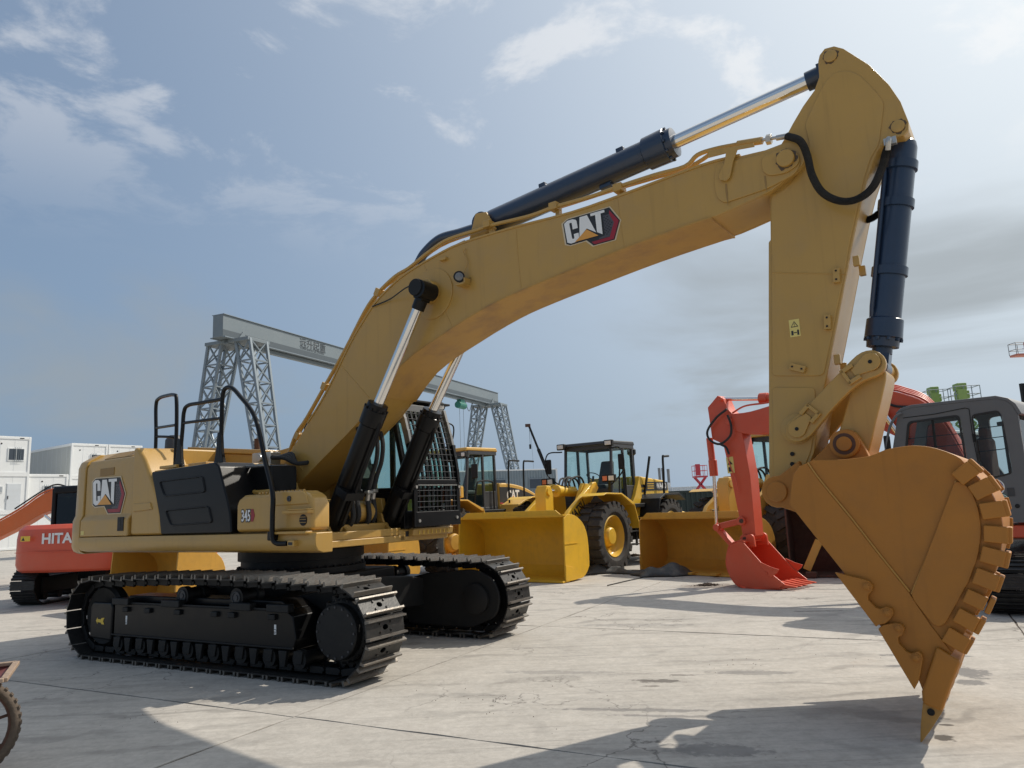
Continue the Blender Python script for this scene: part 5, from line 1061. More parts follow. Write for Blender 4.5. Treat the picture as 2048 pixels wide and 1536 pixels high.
        pr_ = B(); pr_.cyl((-2.85,.55,2.4),(-2.85,.55,3.05),.07,n=12); pr_.lathe([(.07,3.05),(.13,3.1),(.13,3.22),(.05,3.28)], (-2.85,.55,0), (0,0,1), 16); pr_.build('exhaust', BLK, root)
        pipe_part(root, 'handrail', [(-3.9,1.0,1.9),(-3.92,1.02,2.5),(-3.95,1.02,3.0),(-4.05,1.02,3.03),(-4.35,1.02,3.05)], .035, BLK)
        pipe_part(root, 'handrail', [(-1.2,.95,1.6),(-1.25,.98,2.5),(-1.4,.98,2.75),(-1.55,.98,2.6),(-1.6,.98,1.6)], .022, BLK)
        B().prism([(-2.62,1.30),(-2.62,2.42),(-2.30,1.9),(-2.05,1.62),(-2.05,1.3)], .70, .88).build('side_cheek', body, root, bevel=.02)
        for s_ in (-1, 1):
            lamp_unit(cab_, (-1.12,s_*.78,3.34), (1,0,0), .26, .17)
            B().bar((-.9,s_*.82,1.75),(-.72,s_*.95,2.30),.06,.06).build('lamp_post', BLK, root); lamp_unit(root, (-.66,s_*.98,2.36), (1,0,0), .40, .20, two=True)
            pipe_part(root, 'mirror_arm', [(-1.15,s_*.78,3.2),(-1.0,s_*1.2,3.15),(-1.0,s_*1.25,2.6),(-1.1,s_*.8,2.2)], .02, BLK); B().obox((-1.02,s_*1.18,2.80),(.06,.18,.42)).build('mirror', BLK, root, bevel=.03)
    else:
        prof = smooth_poly([(-2.6,2.42),(-3.2,2.40),(-3.9,2.28),(-4.6,2.02),(-5.05,1.72)], 4)+[(-5.12,1.2),(-2.6,1.2)]
        hd_ = B().prism(prof, -.80, .80).build('engine_hood', body, root, bevel=.05, seg=3)
        band = smooth_poly([(-2.62,2.30),(-3.2,2.28),(-3.9,2.16),(-4.6,1.92),(-5.0,1.64)], 4)+[(-5.0,1.45),(-3.9,1.72),(-2.62,1.85)]
        B().prism(band, .80, .808).build('hood_band', LETB, hd_); B().prism([(-2.62,1.85),(-3.9,1.72),(-5.0,1.45),(-5.0,1.42),(-3.9,1.69),(-2.62,1.82)], .80, .812).build('hood_stripe', SRED, hd_)
        if style == 1:
            text('lettering', 'CAT', LETW, hd_, (-2.95,.81,1.92), (-1,0,0), (0,0,1), .40, .016, depth=.003, stretch=.78)
            flat('lettering_triangle', [(0,0),(.22,0),(.11,.13)], DTRI, hd_, (-3.15,.81,1.92), (-1,0,0), (0,0,1), .005)
            text('lettering', '966G', LETW, hd_, (-4.3,.81,1.78), (-1,0,-.25), (0,0,1), .20, .008, depth=.003, stretch=.75)
        B().box(-4.15,-3.85,.81,.83,1.3,2.0).build('side_grille', LETB, hd_)
        B().obox((-3.3,.95,1.45),(1.0,.5,.5)).build('side_tank', body, root, bevel=.05)
        for dx in (0, -.75): pipe_part(root, 'handrail', [(-2.75+dx,1.05,1.6),(-2.75+dx,1.05,2.4),(-2.78+dx,1.05,3.0),(-2.9+dx,1.05,3.06),(-3.3+dx,1.05,3.06)], .028, BLK)
        pipe_part(root, 'handrail', [(-1.25,.95,1.6),(-1.3,1.02,2.3),(-1.45,1.02,2.45),(-1.95,1.02,2.45),(-2.05,1.02,2.3),(-2.15,.95,1.5)], .025, BLK)
        for s_ in (-1, 1):
            lamp_unit(cab_, (-1.2,s_*.70,3.22), (1,0,0), .16, .16)
            B().bar((-.8,s_*.8,1.95),(-.62,s_*.98,2.12),.06,.06).build('lamp_post', body, root); lamp_unit(root, (-.58,s_*1.02,2.16), (1,0,0), .34 if style == 2 else .20, .26 if style == 2 else .30, body=body, two=(style == 1))
            pipe_part(root, 'mirror_arm', [(-1.2,s_*.78,3.1),(-1.05,s_*1.15,3.1),(-1.05,s_*1.18,2.7)], .02, BLK); B().obox((-1.05,s_*1.18,2.72),(.06,.22,.40)).build('mirror', BLK, root, bevel=.03)
    return root
YWL = math.atan2(-.803, -.596)
loader('bright yellow wheel loader with dark cab, its big bucket flat on the ground', 1.30, 19.97, YWL, YELL, BLK, YELL, YELLB, 0, cabm=DGRY, glassm=GLS)
loader('ochre wheel loader with dark hood band, behind the caged cab of the big excavator', -2.70, 20.27, YWL, YELC, BLK, YELC, YELCB, 1, cabm=DGRY, roofm=YELC)
loader('yellow wheel loader standing behind the small orange-red bucket, amber lamp pods', 6.0, 19.2, math.atan2(-.62, -.78), YELC, BLK, YELC, YELCB, 2, cabm=DGRY, roofm=YELC, bucket_kw=dict(h=1.32, teeth=True))
# loose buckets lying about
def loose_bucket(label, x, y, yaw, m, **k):
    root = tag(empty('loader_bucket', (x, y, 0), yaw), label, 'bucket'); loader_bucket(root, m, m, x0=-.5, xl=.55, name='bucket_shell', **k); return root
pb = gpt(385, 1178)
loose_bucket('yellow loader bucket behind the long black track, left of the turntable', -7.1, 15.3, YWL, YELCB, w=2.5, h=1.25)
# ------------------------------------------------------------------ other excavators
def simple_track(root, x0, y0, yaw, sg, L_, hgt, gauge, w, nshoe=40, detail=True):
    """one crawler track in the machine's frame, turned by yaw about the machine's centre"""
    zc = hgt/2; tc = L_/2-zc; r = zc-.03; e = Vector((math.cos(yaw), math.sin(yaw), 0)); n = Vector((-math.sin(yaw), math.cos(yaw), 0)); c0 = n*(sg*gauge/2)
    fr = B(); Z = Vector((0,0,1))
    fr.obox(c0+Z*(zc*.95), (2*tc, w*.55, hgt*.45), ax=(e, n, Z)); f = fr.build('track_frame', BLK, root, bevel=.03)
    for s_ in (-1, 1):
        q = B(); q.lathe([(r*.80,-w*.2),(r*.86,-w*.1),(r*.86,w*.1),(r*.80,w*.2),(r*.35,w*.24),(0,w*.25)], c0+e*(s_*tc)+Z*zc, n*sg, 28); q.build('idler' if s_ > 0 else 'sprocket', BLK, f)
    for k in range(7):
        p = c0+e*(-tc+.1+k*(2*tc-.2)/6)+Z*.17; B().cyl(p-n*w*.3, p+n*w*.3, .085, n=14).build('track_roller', BLK, f)
    sm = B(); hl = .5*(4*tc+2*math.pi*r)/nshoe*.94; sm.box(-hl,hl,-w/2,w/2,-.01,.012)
    for xx in (-hl*.7, 0, hl*.7): sm.box(xx-.010,xx+.010,-w/2,w/2,.012,.035)
    me = sm.mesh('track_shoe'); me.materials.append(SHOE)
    Ls = 2*tc; La = math.pi*r; tot = 2*Ls+2*La
    for k in range(nshoe):
        d = tot*k/nshoe
        if d < Ls: x, z, dx, dz = -tc+d, zc-r, 1, 0
        elif d < Ls+La: t = (d-Ls)/r; x, z, dx, dz = tc+r*math.sin(t), zc-r*math.cos(t), math.cos(t), math.sin(t)
        elif d < 2*Ls+La: x, z, dx, dz = tc-(d-Ls-La), zc+r, -1, 0
        else: t = (d-2*Ls-La)/r; x, z, dx, dz = -tc-r*math.sin(t), zc+r*math.cos(t), -math.cos(t), -math.sin(t)
        X = e*dx+Z*dz; Zo = e*dz-Z*dx; Y = Zo.cross(X); p = c0+e*x+Z*z
        o = bpy.data.objects.new('track_shoe', me); COL.objects.link(o); o.parent = f
        o.matrix_local = Matrix(((X.x,Y.x,Zo.x,p.x),(X.y,Y.y,Zo.y,p.y),(X.z,Y.z,Zo.z,p.z),(0,0,0,1)))
    return f
def ex_house(root, body, x_rear=-2.45, x_front=1.1, hw=1.28, z0=.95, ztop=1.95):
    b = B()
    def ring(ins, z): 
        pts = [(x_rear+1.0, -hw+ins)]+[(x_rear+.5-(.5-ins)*math.sin(R(t)), -hw+.5-(.5-ins)*math.cos(R(t))) for t in (0,20,40,60,80)]+[(x_rear+ins-.10, y) for y in (-.35,0,.35)]+[(x_rear+.5-(.5-ins)*math.sin(R(t)), hw-.5+(.5-ins)*math.cos(R(t))) for t in (80,60,40,20,0)]+[(x_rear+1.0, hw-ins)]
        return [(x, y, z) for x, y in pts]
    b.loft([ring(.12,z0-.17), ring(.04,z0-.12), ring(0,z0), ring(0,ztop-.30), ring(.03,ztop-.10), ring(.14,ztop)]); cw_ = b.build('counterweight', body, root, bevel=.02, angle=30)
    B().box(x_rear+.95, x_front, -hw+.02, hw-.02, z0, z0+.18).build('deck', body, root, bevel=.02)
    B().box(x_rear+1.0, .1, -hw+.03, .25, z0+.18, ztop+.05).build('engine_cover', body, root, bevel=.04)
    B().box(.15, x_front, -hw+.03, -.40, z0+.18, ztop-.15).build('tool_box', body, root, bevel=.04)
    B().box(x_rear+1.0, -.35, .25, hw-.03, z0+.18, ztop+.0).build('side_cover', body, root, bevel=.04)
    c = B(); c.cyl((0,0,z0-.25),(0,0,z0+.02),.55,n=32); c.build('swing_bearing', BLK, root)
    B().box(-.7,.7,-.7,.7,.42,z0-.2).build('carbody', BLK, root, bevel=.03)
    return cw_
# --- orange-red excavator at the left, its tail towards the camera
e_ = Vector((.10,.995,0)); hy = math.atan2(e_.y, e_.x)
H1 = tag(empty('excavator', (-9.72, 18.60, 0), hy), 'orange-red excavator at the left, tail and white lettering towards us, black cab', 'excavator')
for s_ in (-1, 1): simple_track(H1, 0, 0, 0, s_, 3.9, .86, 2.2, .58)
cw1 = ex_house(H1, ORG, -2.2, 1.2, 1.34, .90, 1.76)
B().obox((-2.32,0,1.18),(.03,2.0,.012)).build('tail_crease', ORG, cw1)
text('lettering', 'HITACHI', LETW, cw1, (-2.306,.41,1.36), (0,-1,0), (0,0,1), .30, .010, depth=.006, stretch=1.05)
flat('warning_decal', [(0,0),(.22,0),(.22,.11),(0,.11)], DYEL, cw1, (-2.302,.90,1.42), (0,-1,.0), (0,0,1), .006)
flat('warning_sign', [(.02,.015),(.10,.015),(.06,.09)], LETB, cw1, (-2.302,.90,1.42), (0,-1,.0), (0,0,1), .008)
B().prism([(.12,.02),(.20,.02),(.20,.05),(.12,.05)], 0, .001).build('decal_print', LETB, cw1) if False else None
def ex_cab(root, x0, x1, y0, y1, z0, z1, m, glassm, label=None):
    c = B().box(x0, x1, y0, y1, z0, z0+.35).build('cab', m, root, bevel=.04)
    for y in (y0+.05, y1-.05):
        for xa in (x0+.05, (x0+x1)/2, x1-.06): B().bar((xa,y,z0+.3),(xa-(.10 if xa > x1-.1 else 0),y,z1-.05),.10,.10).build('cab_post', m, c, bevel=.03)
        B().box(x0+.1,x1-.12,y-.004,y+.004,z0+.35,z1-.15).build('side_window', glassm, c)
        B().bar((x0+.03,y,z1-.1),(x1-.1,y,z1-.1),.12,.16).build('roof_rail', m, c, bevel=.04)
    for xx in (x0+.05, x1-.14):
        B().bar((xx,y0+.05,z1-.1),(xx,y1-.05,z1-.1),.12,.16).build('roof_rail', m, c, bevel=.04)
        B().box(xx-.004,xx+.004,y0+.08,y1-.08,z0+.3,z1-.15).build('windscreen' if xx > (x0+x1)/2 else 'rear_window', glassm, c)
        B().bar((xx,y0+.05,z0+.33),(xx,y1-.05,z0+.33),.09,.25).build('sill', m, c, bevel=.03)
    B().box(x0+.01,x1-.1,y0+.01,y1-.01,z1-.10,z1).build('cab_roof', m, c, bevel=.05, seg=3)
    B().obox(((x0+x1)/2-.2,(y0+y1)/2,z0+.6),(.5,.5,.14)).build('seat', INT, c, bevel=.05)
    B().obox(((x0+x1)/2-.48,(y0+y1)/2,z0+.95),(.14,.46,.7)).build('seat_back', INT, c, bevel=.06)
    return c
cab1 = ex_cab(H1, -.95, .75, .15, 1.28, 1.10, 2.66, BLKG, GLSD)
text('lettering', 'DOOSAN', OFFW, cab1, (-.912,.62,2.02), (0,-1,-.35), (0,-.35,1), .17, .004, shear=.2, depth=.003)  # another machine's lettering reflected in the rear glass, painted on as print
bm_ = smooth_poly([(.3,1.55),(1.3,2.35),(2.2,2.75),(3.6,2.5),(5.2,2.0)], 3)+smooth_poly([(5.1,1.75),(3.6,2.10),(2.3,2.25),(1.5,1.85),(.55,1.25)], 3)
B().prism(bm_, -.55, -.15).build('boom', ORG, H1, bevel=.02)
B().prism([(4.9,2.3),(5.3,2.1),(3.4,.5),(3.1,.5)], -.5, -.2).build('stick', ORG, H1, bevel=.02)
B().prism([(3.4,.6),(3.0,.7),(2.6,.45),(2.7,.05),(3.2,.0)], -.8, .1).build('bucket', ORG, H1, bevel=.02)
# --- second orange excavator, only its boom shows beside the first one's cab
H2 = tag(empty('excavator', (-12.6, 23.4, 0), R(178)), 'orange excavator whose sloping boom shows left of the black cab', 'excavator')
for s_ in (-1, 1): simple_track(H2, 0, 0, 0, s_, 3.7, .84, 2.2, .55, nshoe=36)
ex_house(H2, ORG2, -2.3, 1.1, 1.3, .95, 1.75)
ex_cab(H2, -.3, 1.2, .25, 1.22, 1.13, 2.55, BLKG, GLSD)
up2 = smooth_poly([(.4,1.9),(1.0,2.45),(1.7,2.85),(2.4,2.72),(3.4,2.1),(6.2,.75)], 3); lo2 = smooth_poly([(6.1,.4),(3.3,1.62),(2.4,2.1),(1.8,2.2),(1.3,1.9),(.75,1.5)], 3)
bo = B().prism(up2+lo2, -.5, -.1).build('boom', ORG2, H2, bevel=.02)
B().tube(bez([(1.5,.0,2.90),(1.9,.0,3.0),(2.3,.0,2.85),(3.2,.0,2.3)]), .025, 8).build('hose', RUB, bo)
for y in (-.45,-.15): B().tube(bez([(1.7,y,2.90),(2.4,y,2.78),(3.4,y,2.16),(5.8,y,.98)]), .03, 8).build('hydraulic_pipe', ORG2, bo)
for y in (-.62, .02):
    c_ = B(); c_.cyl((.9,y,1.1),(1.7,y,1.65),.085,n=16); cc = c_.build('boom_cylinder', BLK, H2, bevel=.01); B().cyl((1.7,y,1.65),(2.2,y,2.05),.045,n=14).build('piston_rod', CHR, cc)
B().prism([(5.9,.95),(6.35,.95),(7.2,.2),(6.9,.2)], -.45, -.15).build('stick', ORG2, H2, bevel=.02)
B().prism([(7.2,.45),(6.8,.6),(6.5,.4),(6.6,.05),(7.0,.0)], -.75, .15).build('bucket', ORG2, H2, bevel=.02)
# --- grey-cabbed excavator at the right, orange-red boom folded to the ground
FA = math.atan2(.71, -.70); OT = 4.9
GX, GY = 4.95+.70*OT, 14.62-.71*OT
G = Frame(GX, GY, FA)
H3 = tag(empty('excavator', (GX, GY, 0), FA), 'excavator at the right edge with grey cab and orange-red boom, bucket on the ground', 'excavator')
GB = .21
bt = [(1462,828),(1500,823),(1560,806),(1640,792),(1720,783),(1775,781),(1810,789),(1850,806),(1890,850),(1935,925)]
bb_ = [(1912,955),(1868,905),(1830,888),(1790,872),(1740,852),(1660,847),(1560,864),(1500,869),(1466,860)]
bp3 = smooth_poly(G.poly(bt, GB), 3)+smooth_poly(G.poly(bb_, GB), 3)
bo3 = B().prism(bp3, -GB, GB).build('boom', ORG, H3, bevel=.015)
def G3(u, v, y): x, z = G.pl(u, v, y); return Vector((x, y, z))
stk = [(1435,791),(1446,797),(1455,818),(1465,828),(1483,858),(1500,950),(1511,1072),(1500,1084),(1487,1079),(1479,1039),(1464,965),(1446,888),(1424,878),(1415,815)]
st3 = B().prism(G.poly(stk, GB-.04), -GB+.04, GB-.04).build('stick', ORG, H3, bevel=.012)
def gdisc(u, v, y, r, h, m, par, name='pin'):
    p = G3(u, v, y); c = B(); c.lathe([(r,0),(r,h*.8),(r*.9,h),(0,h)], p, (0,1,0), 22); return c.build(name, m, par)
for u, v, r in ((1441,798,.05),(1459,843,.07),(1483,1042,.085),(1490,1078,.085)): gdisc(u, v, GB, r, .05, ORG, st3)
gdisc(1483,1042,GB+.05,.04,.03,RUST,st3); gdisc(1490,1078,GB+.05,.04,.03,RUST,st3)
# stick decal and pipe
q0 = G3(1452,915,GB-.04); q1 = G3(1466,913,GB-.04); q2 = G3(1456,947,GB-.04)
rt = (q1-q0); dn_ = (q2-q0); flat('warning_decal', [(0,0),(rt.length,0),(rt.length,dn_.length),(0,dn_.length)], DPYL, st3, q2, rt, -dn_, .006)
flat('warning_sign', [(.02,.17),(rt.length-.02,.17),(rt.length/2,.25)], LETB, st3, q2, rt, -dn_, .009); flat('warning_sign', [(.03,.03),(.10,.03),(.10,.12),(.03,.12)], LETB, st3, q2, rt, -dn_, .009)
B().tube(bez([G3(1453,900,GB+.02),G3(1460,930,GB+.02),G3(1472,960,GB+.02),G3(1477,985,GB+.02)]), .012, 6).build('hydraulic_pipe', ORG, st3)
for pts in ([(1454,818),(1432,836),(1415,862),(1420,880),(1440,888),(1460,872),(1462,850),(1455,830)], [(1440,888),(1452,895),(1458,908)]): B().tube(bez([G3(u, v, GB+.06) for u, v in pts]), .024, 8).build('hose', RUB, st3)
B().tube(bez([G3(u, v, GB-.05) for u, v in ((1465,826),(1490,812),(1530,806),(1560,800))]), .02, 6).build('hydraulic_pipe', ORG, bo3)
B().tube(bez([G3(u, v, GB+.02) for u, v in ((1765,800),(1790,812),(1830,815),(1870,830))]), .022, 6).build('hose', RUB, bo3)
B().tube(bez([G3(u, v, GB+.02) for u, v in ((1770,840),(1790,855),(1800,862))]), .02, 6).build('hose', RUB, bo3)
for k in range(4): B().tube(bez([G3(u, v-k*3, GB-.06-.09*k) for u, v in ((1700,781),(1775,779),(1812,786),(1855,804),(1895,850),(1930,915))]), .02, 6).build('hydraulic_pipe', ORG, bo3)
# cylinders
c_ = B(); c_.cyl(G3(1530,797,0), G3(1690,775,0), .085, n=18); ac3 = c_.build('arm_cylinder', ORG, H3, bevel=.01); B().cyl(G3(1441,798,0), G3(1532,797,0), .042, n=14).build('piston_rod', CHR, ac3)
c_ = B(); c_.cyl(G3(1520,797,0), G3(1536,796,0), .11, n=18); c_.build('cylinder_gland', ORG, ac3, bevel=.01)
c_ = B(); c_.cyl(G3(1419,876,0), G3(1427,945,0), .07, n=16); c_.cyl(G3(1425,920,0), G3(1428,952,0), .088, n=16); bc3 = c_.build('bucket_cylinder', ORG, H3, bevel=.01); B().cyl(G3(1428,950,0), G3(1433,1050,0), .036, n=12).build('piston_rod', CHR, bc3)
for y in (GB+.12, -GB-.12):
    c_ = B(); c_.cyl(G3(1768,828,y), G3(1800,872,y), .05, n=14); rod = c_.build('boom_cylinder', CHR, H3); B().cyl(G3(1798,868,y), G3(1880,985,y), .085, n=16).build('cylinder_barrel', ORG, rod, bevel=.01); gdisc(1768,828,y-.05,.09,.10,ORG,rod,'rod_eye')
# linkage and bucket
B().bar(G3(1434,1054,.10), G3(1483,1042,.10), .08, .12).build('tipping_link', ORG, H3, bevel=.02); B().bar(G3(1434,1054,-.10), G3(1483,1042,-.10), .08, .12).build('tipping_link', ORG, H3, bevel=.02)
B().bar(G3(1436,1056,0), G3(1468,1092,0), .16, .10).build('power_link', ORG, H3, bevel=.02)
gdisc(1434,1055,.14,.07,.05,ORG,H3,'link_pin')
bk3 = [(1488,1089),(1479,1086),(1462,1093),(1456,1108),(1454,1132),(1461,1153),(1473,1171),(1494,1179),(1560,1180),(1570,1172),(1540,1148)]
KB = .47; KP = G.poly(bk3, KB); zmin = min(p[1] for p in KP); KP = [(x, z-zmin+.015) for x, z in KP]
sh3 = smooth_poly(KP[0:9], 3); in3 = offset(sh3, -.025)
b = B(); b.prism(sh3+in3[::-1], -KB, KB); bkt3 = b.build('bucket', ORG, H3, angle=30)
for s_ in (-1, 1):
    B().prism(KP, s_*KB-.015, s_*KB+.015).build('side_plate', ORG, bkt3, bevel=.006)
    x, z = KP[10]; B().prism([(x-.02,z-.10),(x-.16,z+.0),(x-.20,z+.06),(x-.05,z+.10),(x+.14,z+.18),(x+.16,z+.12)], s_*(KB+.016), s_*(KB+.04)).build('side_cutter', ORG, bkt3, bevel=.008)
    for du in (.05,-.06): B().cyl((x+du,s_*(KB+.04),z+.02-du*.6),(x+du,s_*(KB+.055),z+.02-du*.6),.022,n=8).build('cutter_bolt', ORG, bkt3)
    p = G.pl(1490,1078,KB); B().prism([(p[0]-.10,p[1]-.16),(p[0]+.14,p[1]-.16)]+arc(p[0],p[1],.085,0,180,8), s_*(GB+.05)-.03, s_*(GB+.05)+.03).build('hinge_ear', ORG, bkt3, bevel=.01)
x, z = KP[8]
for k in range(5):
    y = -KB+.07+k*(2*KB-.14)/4; b = B(); b.loft([[(x+.10,y-.06,z-.0),(x+.10,y+.06,z-.0),(x+.10,y+.06,z+.10),(x+.10,y-.06,z+.10)],[(x-.14,y-.045,z+.0),(x-.14,y+.045,z+.0),(x-.14,y+.045,z+.055),(x-.14,y-.045,z+.055)],[(x-.30,y-.04,z+.02),(x-.30,y+.04,z+.02),(x-.30,y+.04,z+.035),(x-.30,y-.04,z+.035)]]); b.build('tooth', ORG, bkt3, bevel=.006)
# house and grey cab
ex_house(H3, ORG, -2.5, .95, 1.25, 1.0, 1.95)
CYN = 1.30
cpo = [(1786,1040),(1786,894),(1795,831),(1804,822),(1823,816),(1991,798),(2012,802),(2024,811),(2036,830),(2052,930),(2056,1045)]
CP = G.poly(cpo, CYN)
w1 = rounded(G.poly([(1815,843),(1919,829),(1936,930),(1938,985),(1812,992),(1810,900)], CYN), .07)
w2 = rounded(G.poly([(1942,829),(1996,820),(2004,832),(2026,948),(1982,958),(1957,925)], CYN), .07)
def plate_holes(name, outer, holes, y0, y1, m, parent):
    bm = bmesh.new(); es = []
    for loop in [outer]+holes:
        vs = [bm.verts.new((p[0], y0, p[1])) for p in loop]; es += [bm.edges.new((vs[i], vs[(i+1) % len(vs)])) for i in range(len(vs))]
    bmesh.ops.triangle_fill(bm, use_beauty=True, use_dissolve=False, edges=es)
    # drop faces inside holes
    def inside(px_, pz_, poly):
        c = False
        for i in range(len(poly)):
            x1, y1_ = poly[i]; x2, y2_ = poly[i-1]
            if (y1_ > pz_) != (y2_ > pz_) and px_ < (x2-x1)*(pz_-y1_)/(y2_-y1_)+x1: c = not c
        return c
    dead = [f for f in bm.faces if any(inside(f.calc_center_median().x, f.calc_center_median().z, h) for h in holes)]
    bmesh.ops.delete(bm, geom=dead, context='FACES_ONLY')
    r = bmesh.ops.extrude_face_region(bm, geom=bm.faces[:]); bmesh.ops.translate(bm, vec=(0, y1-y0, 0), verts=[v for v in r['geom'] if isinstance(v, bmesh.types.BMVert)])
    bmesh.ops.recalc_face_normals(bm, faces=bm.faces); me = bpy.data.meshes.new(name); bm.to_mesh(me); bm.free()
    return put(name, me, m, parent)
cab3 = plate_holes('cab', CP, [w1, w2], CYN, CYN-.06, GREY, H3)
cw_in = 1.0
plate_holes('cab_far_side', CP, [w1, w2], CYN-cw_in, CYN-cw_in+.06, GREY, cab3)
for w_ in (w1, w2):
    cx, cz = sum(p[0] for p in w_)/len(w_), sum(p[1] for p in w_)/len(w_); iw = [(cx+(x-cx)*.93, cz+(z-cz)*.95) for x, z in w_]; n = len(w_)
    b = B(); b.add([(x, CYN+.006, z) for x, z in w_]+[(x, CYN+.012, z) for x, z in iw]+[(x, CYN-.03, z) for x, z in iw], [(r*n+k, r*n+(k+1) % n, (r+1)*n+(k+1) % n, (r+1)*n+k) for r in range(2) for k in range(n)]); b.build('window_seal', RUB, cab3)
    for yy in (CYN-.03, CYN-cw_in+.03): B().add([(x, yy, z) for x, z in w_], [tuple(range(n))]).build('side_window', GLSM, cab3, smooth=False)
mw = G.pl(1865,870,CYN); B().bar((mw[0],CYN-.03,mw[1]-.9),(mw[0]-.02,CYN-.03,mw[1]+.28),.03,.03).build('window_bar', BLK, cab3)
for v in (878, 900): a_, c_ = G3(1812,v,CYN-.05), G3(1930,v-12,CYN-.05); B().bar(a_, c_, .012, .012).build('window_bar', BLK, cab3)
for v in (858, 880, 905): a_, c_ = G3(1948,v,CYN-.05), G3(2014,v-8,CYN-.05); B().bar(a_, c_, .012, .012).build('window_bar', BLK, cab3)
# roof and front/rear skins follow the side outline
def skin(i0, i1, name, m, t=.05):
    line = CP[i0:i1+1]; inn_l = offset(line, .05 if True else 0); b = B(); b.prism(line+inn_l[::-1], CYN-cw_in+.001, CYN-.001); return b.build(name, m, cab3, bevel=.01)
skin(2, 8, 'cab_roof', GREY)
b = B(); (xa, za), (xb, zb) = CP[0], CP[2]; B().add([(CP[1][0]-.03,CYN-.08,CP[1][1]-.3),(CP[1][0]-.03,CYN-cw_in+.08,CP[1][1]-.3),(CP[2][0]-.03,CYN-cw_in+.08,CP[2][1]-.05),(CP[2][0]-.03,CYN-.08,CP[2][1]-.05)], [(0,1,2,3)]).build('windscreen', GLS, cab3, smooth=False)
B().add([(CP[8][0]+.03,CYN-.12,CP[8][1]-.05),(CP[8][0]+.03,CYN-cw_in+.12,CP[8][1]-.05),(CP[9][0]+.03,CYN-cw_in+.12,CP[9][1]),(CP[9][0]+.03,CYN-.12,CP[9][1])], [(0,1,2,3)]).build('rear_window', GLSM, cab3, smooth=False)
B().box(min(p[0] for p in CP)+.1, max(p[0] for p in CP)-.1, CYN-cw_in+.05, CYN-.07, CP[0][1]-.02, CP[0][1]+.25).build('cab_floor', BLK, cab3, bevel=.01)
B().tube(bez([G3(1803,826,CYN+.03),G3(1790,835,CYN+.06),G3(1778,860,CYN+.06),G3(1771,905,CYN+.05)]), .02, 8).build('mirror_arm', GREY, cab3)
p = G3(1775,890,CYN+.05); B().obox(p,(.10,.04,.30)).build('mirror', BLK, cab3, bevel=.02)
sx = G.pl(1975,905,CYN-.5); B().obox((sx[0],CYN-.5,sx[1]-.15),(.16,.48,.75)).build('seat_back', RUST, cab3, bevel=.06); B().obox((sx[0],CYN-.5,sx[1]+.28),(.12,.3,.2)).build('head_rest', RUST, cab3, bevel=.05)
dl = [(G3(1940,836,CYN+.004), G3(1962,1035,CYN+.004))]
B().tube([G3(1938,818,CYN+.003),G3(1945,870,CYN+.003),G3(1958,935,CYN+.003),G3(1966,1035,CYN+.003)], .006, 6).build('door_seam', BLK, cab3); B().tube([G3(1806,836,CYN+.003),G3(1870,828,CYN+.003),G3(1930,816,CYN+.003),G3(1938,818,CYN+.003)], .006, 6).build('door_seam', BLK, cab3)
B().bar(G3(1946,868,CYN+.01), G3(1949,884,CYN+.01), .02, .03).build('hinge', BLK, cab3)
for (u, v, r, m, t_, s2) in ((1991,974,.115,LETW,'CASE',.07),(2005,999,.085,HOIST,'N',.09)):
    p = G3(u, v, CYN); c = B(); c.lathe([(r,0),(r,.003),(0,.003)], p, (0,1,0), 28); c.build('round_sticker', m, cab3); c = B(); c.lathe([(r*.86,0),(r*.86,.002),(0,.002)], p+Vector((0,.003,0)), (0,1,0), 28); c.build('round_sticker_field', mat('sticker_blue', (.05,.05,.20), .5) if t_ == 'CASE' else LETW, cab3)
    if t_ == 'N': c = B(); c.lathe([(r*.74,0),(r*.74,.002),(0,.002)], p+Vector((0,.005,0)), (0,1,0), 28); c.build('round_sticker_field', HOIST, cab3)
    text('sticker_print', t_, LETW, cab3, p+Vector((0,.008,-.02)), (-1,0,0), (0,0,1), s2, .002, align='CENTER', depth=.001)
gdisc(2035,1012,CYN,.03,.01,BLK,cab3,'lock')
p = G3(2022,984,CYN+.004); B().obox(p,(.09,.008,.12)).build('door_handle', DGRY, cab3, bevel=.01)
TRK = math.atan2(.823,.568)-FA
for s_ in (-1, 1): simple_track(H3, 0, 0, TRK, s_, 3.5, .82, 2.1, .5, nshoe=36)
# --- a white-roofed machine half hidden behind the linkage
def far_cab_machine(label, x, y, yaw, body, roofm):
    root = tag(empty('excavator', (x, y, 0), yaw), label, 'excavator')
    for s_ in (-1, 1): simple_track(root, 0, 0, 0, s_, 3.8, .85, 2.2, .55, nshoe=30)
    ex_house(root, body, -2.4, 1.1, 1.3, .95, 1.85)
    ex_cab(root, -.2, 1.45, .25, 1.25, 1.13, 2.85, DGRY, GLS)
    B().box(-.3,1.45,.2,1.3,2.86,2.94).build('cab_roof_cover', roofm, root, bevel=.03)
    return root
far_cab_machine('excavator with white cab roof half hidden behind the yellow linkage', 9.75, 17.6, R(215), BLK, WHT)
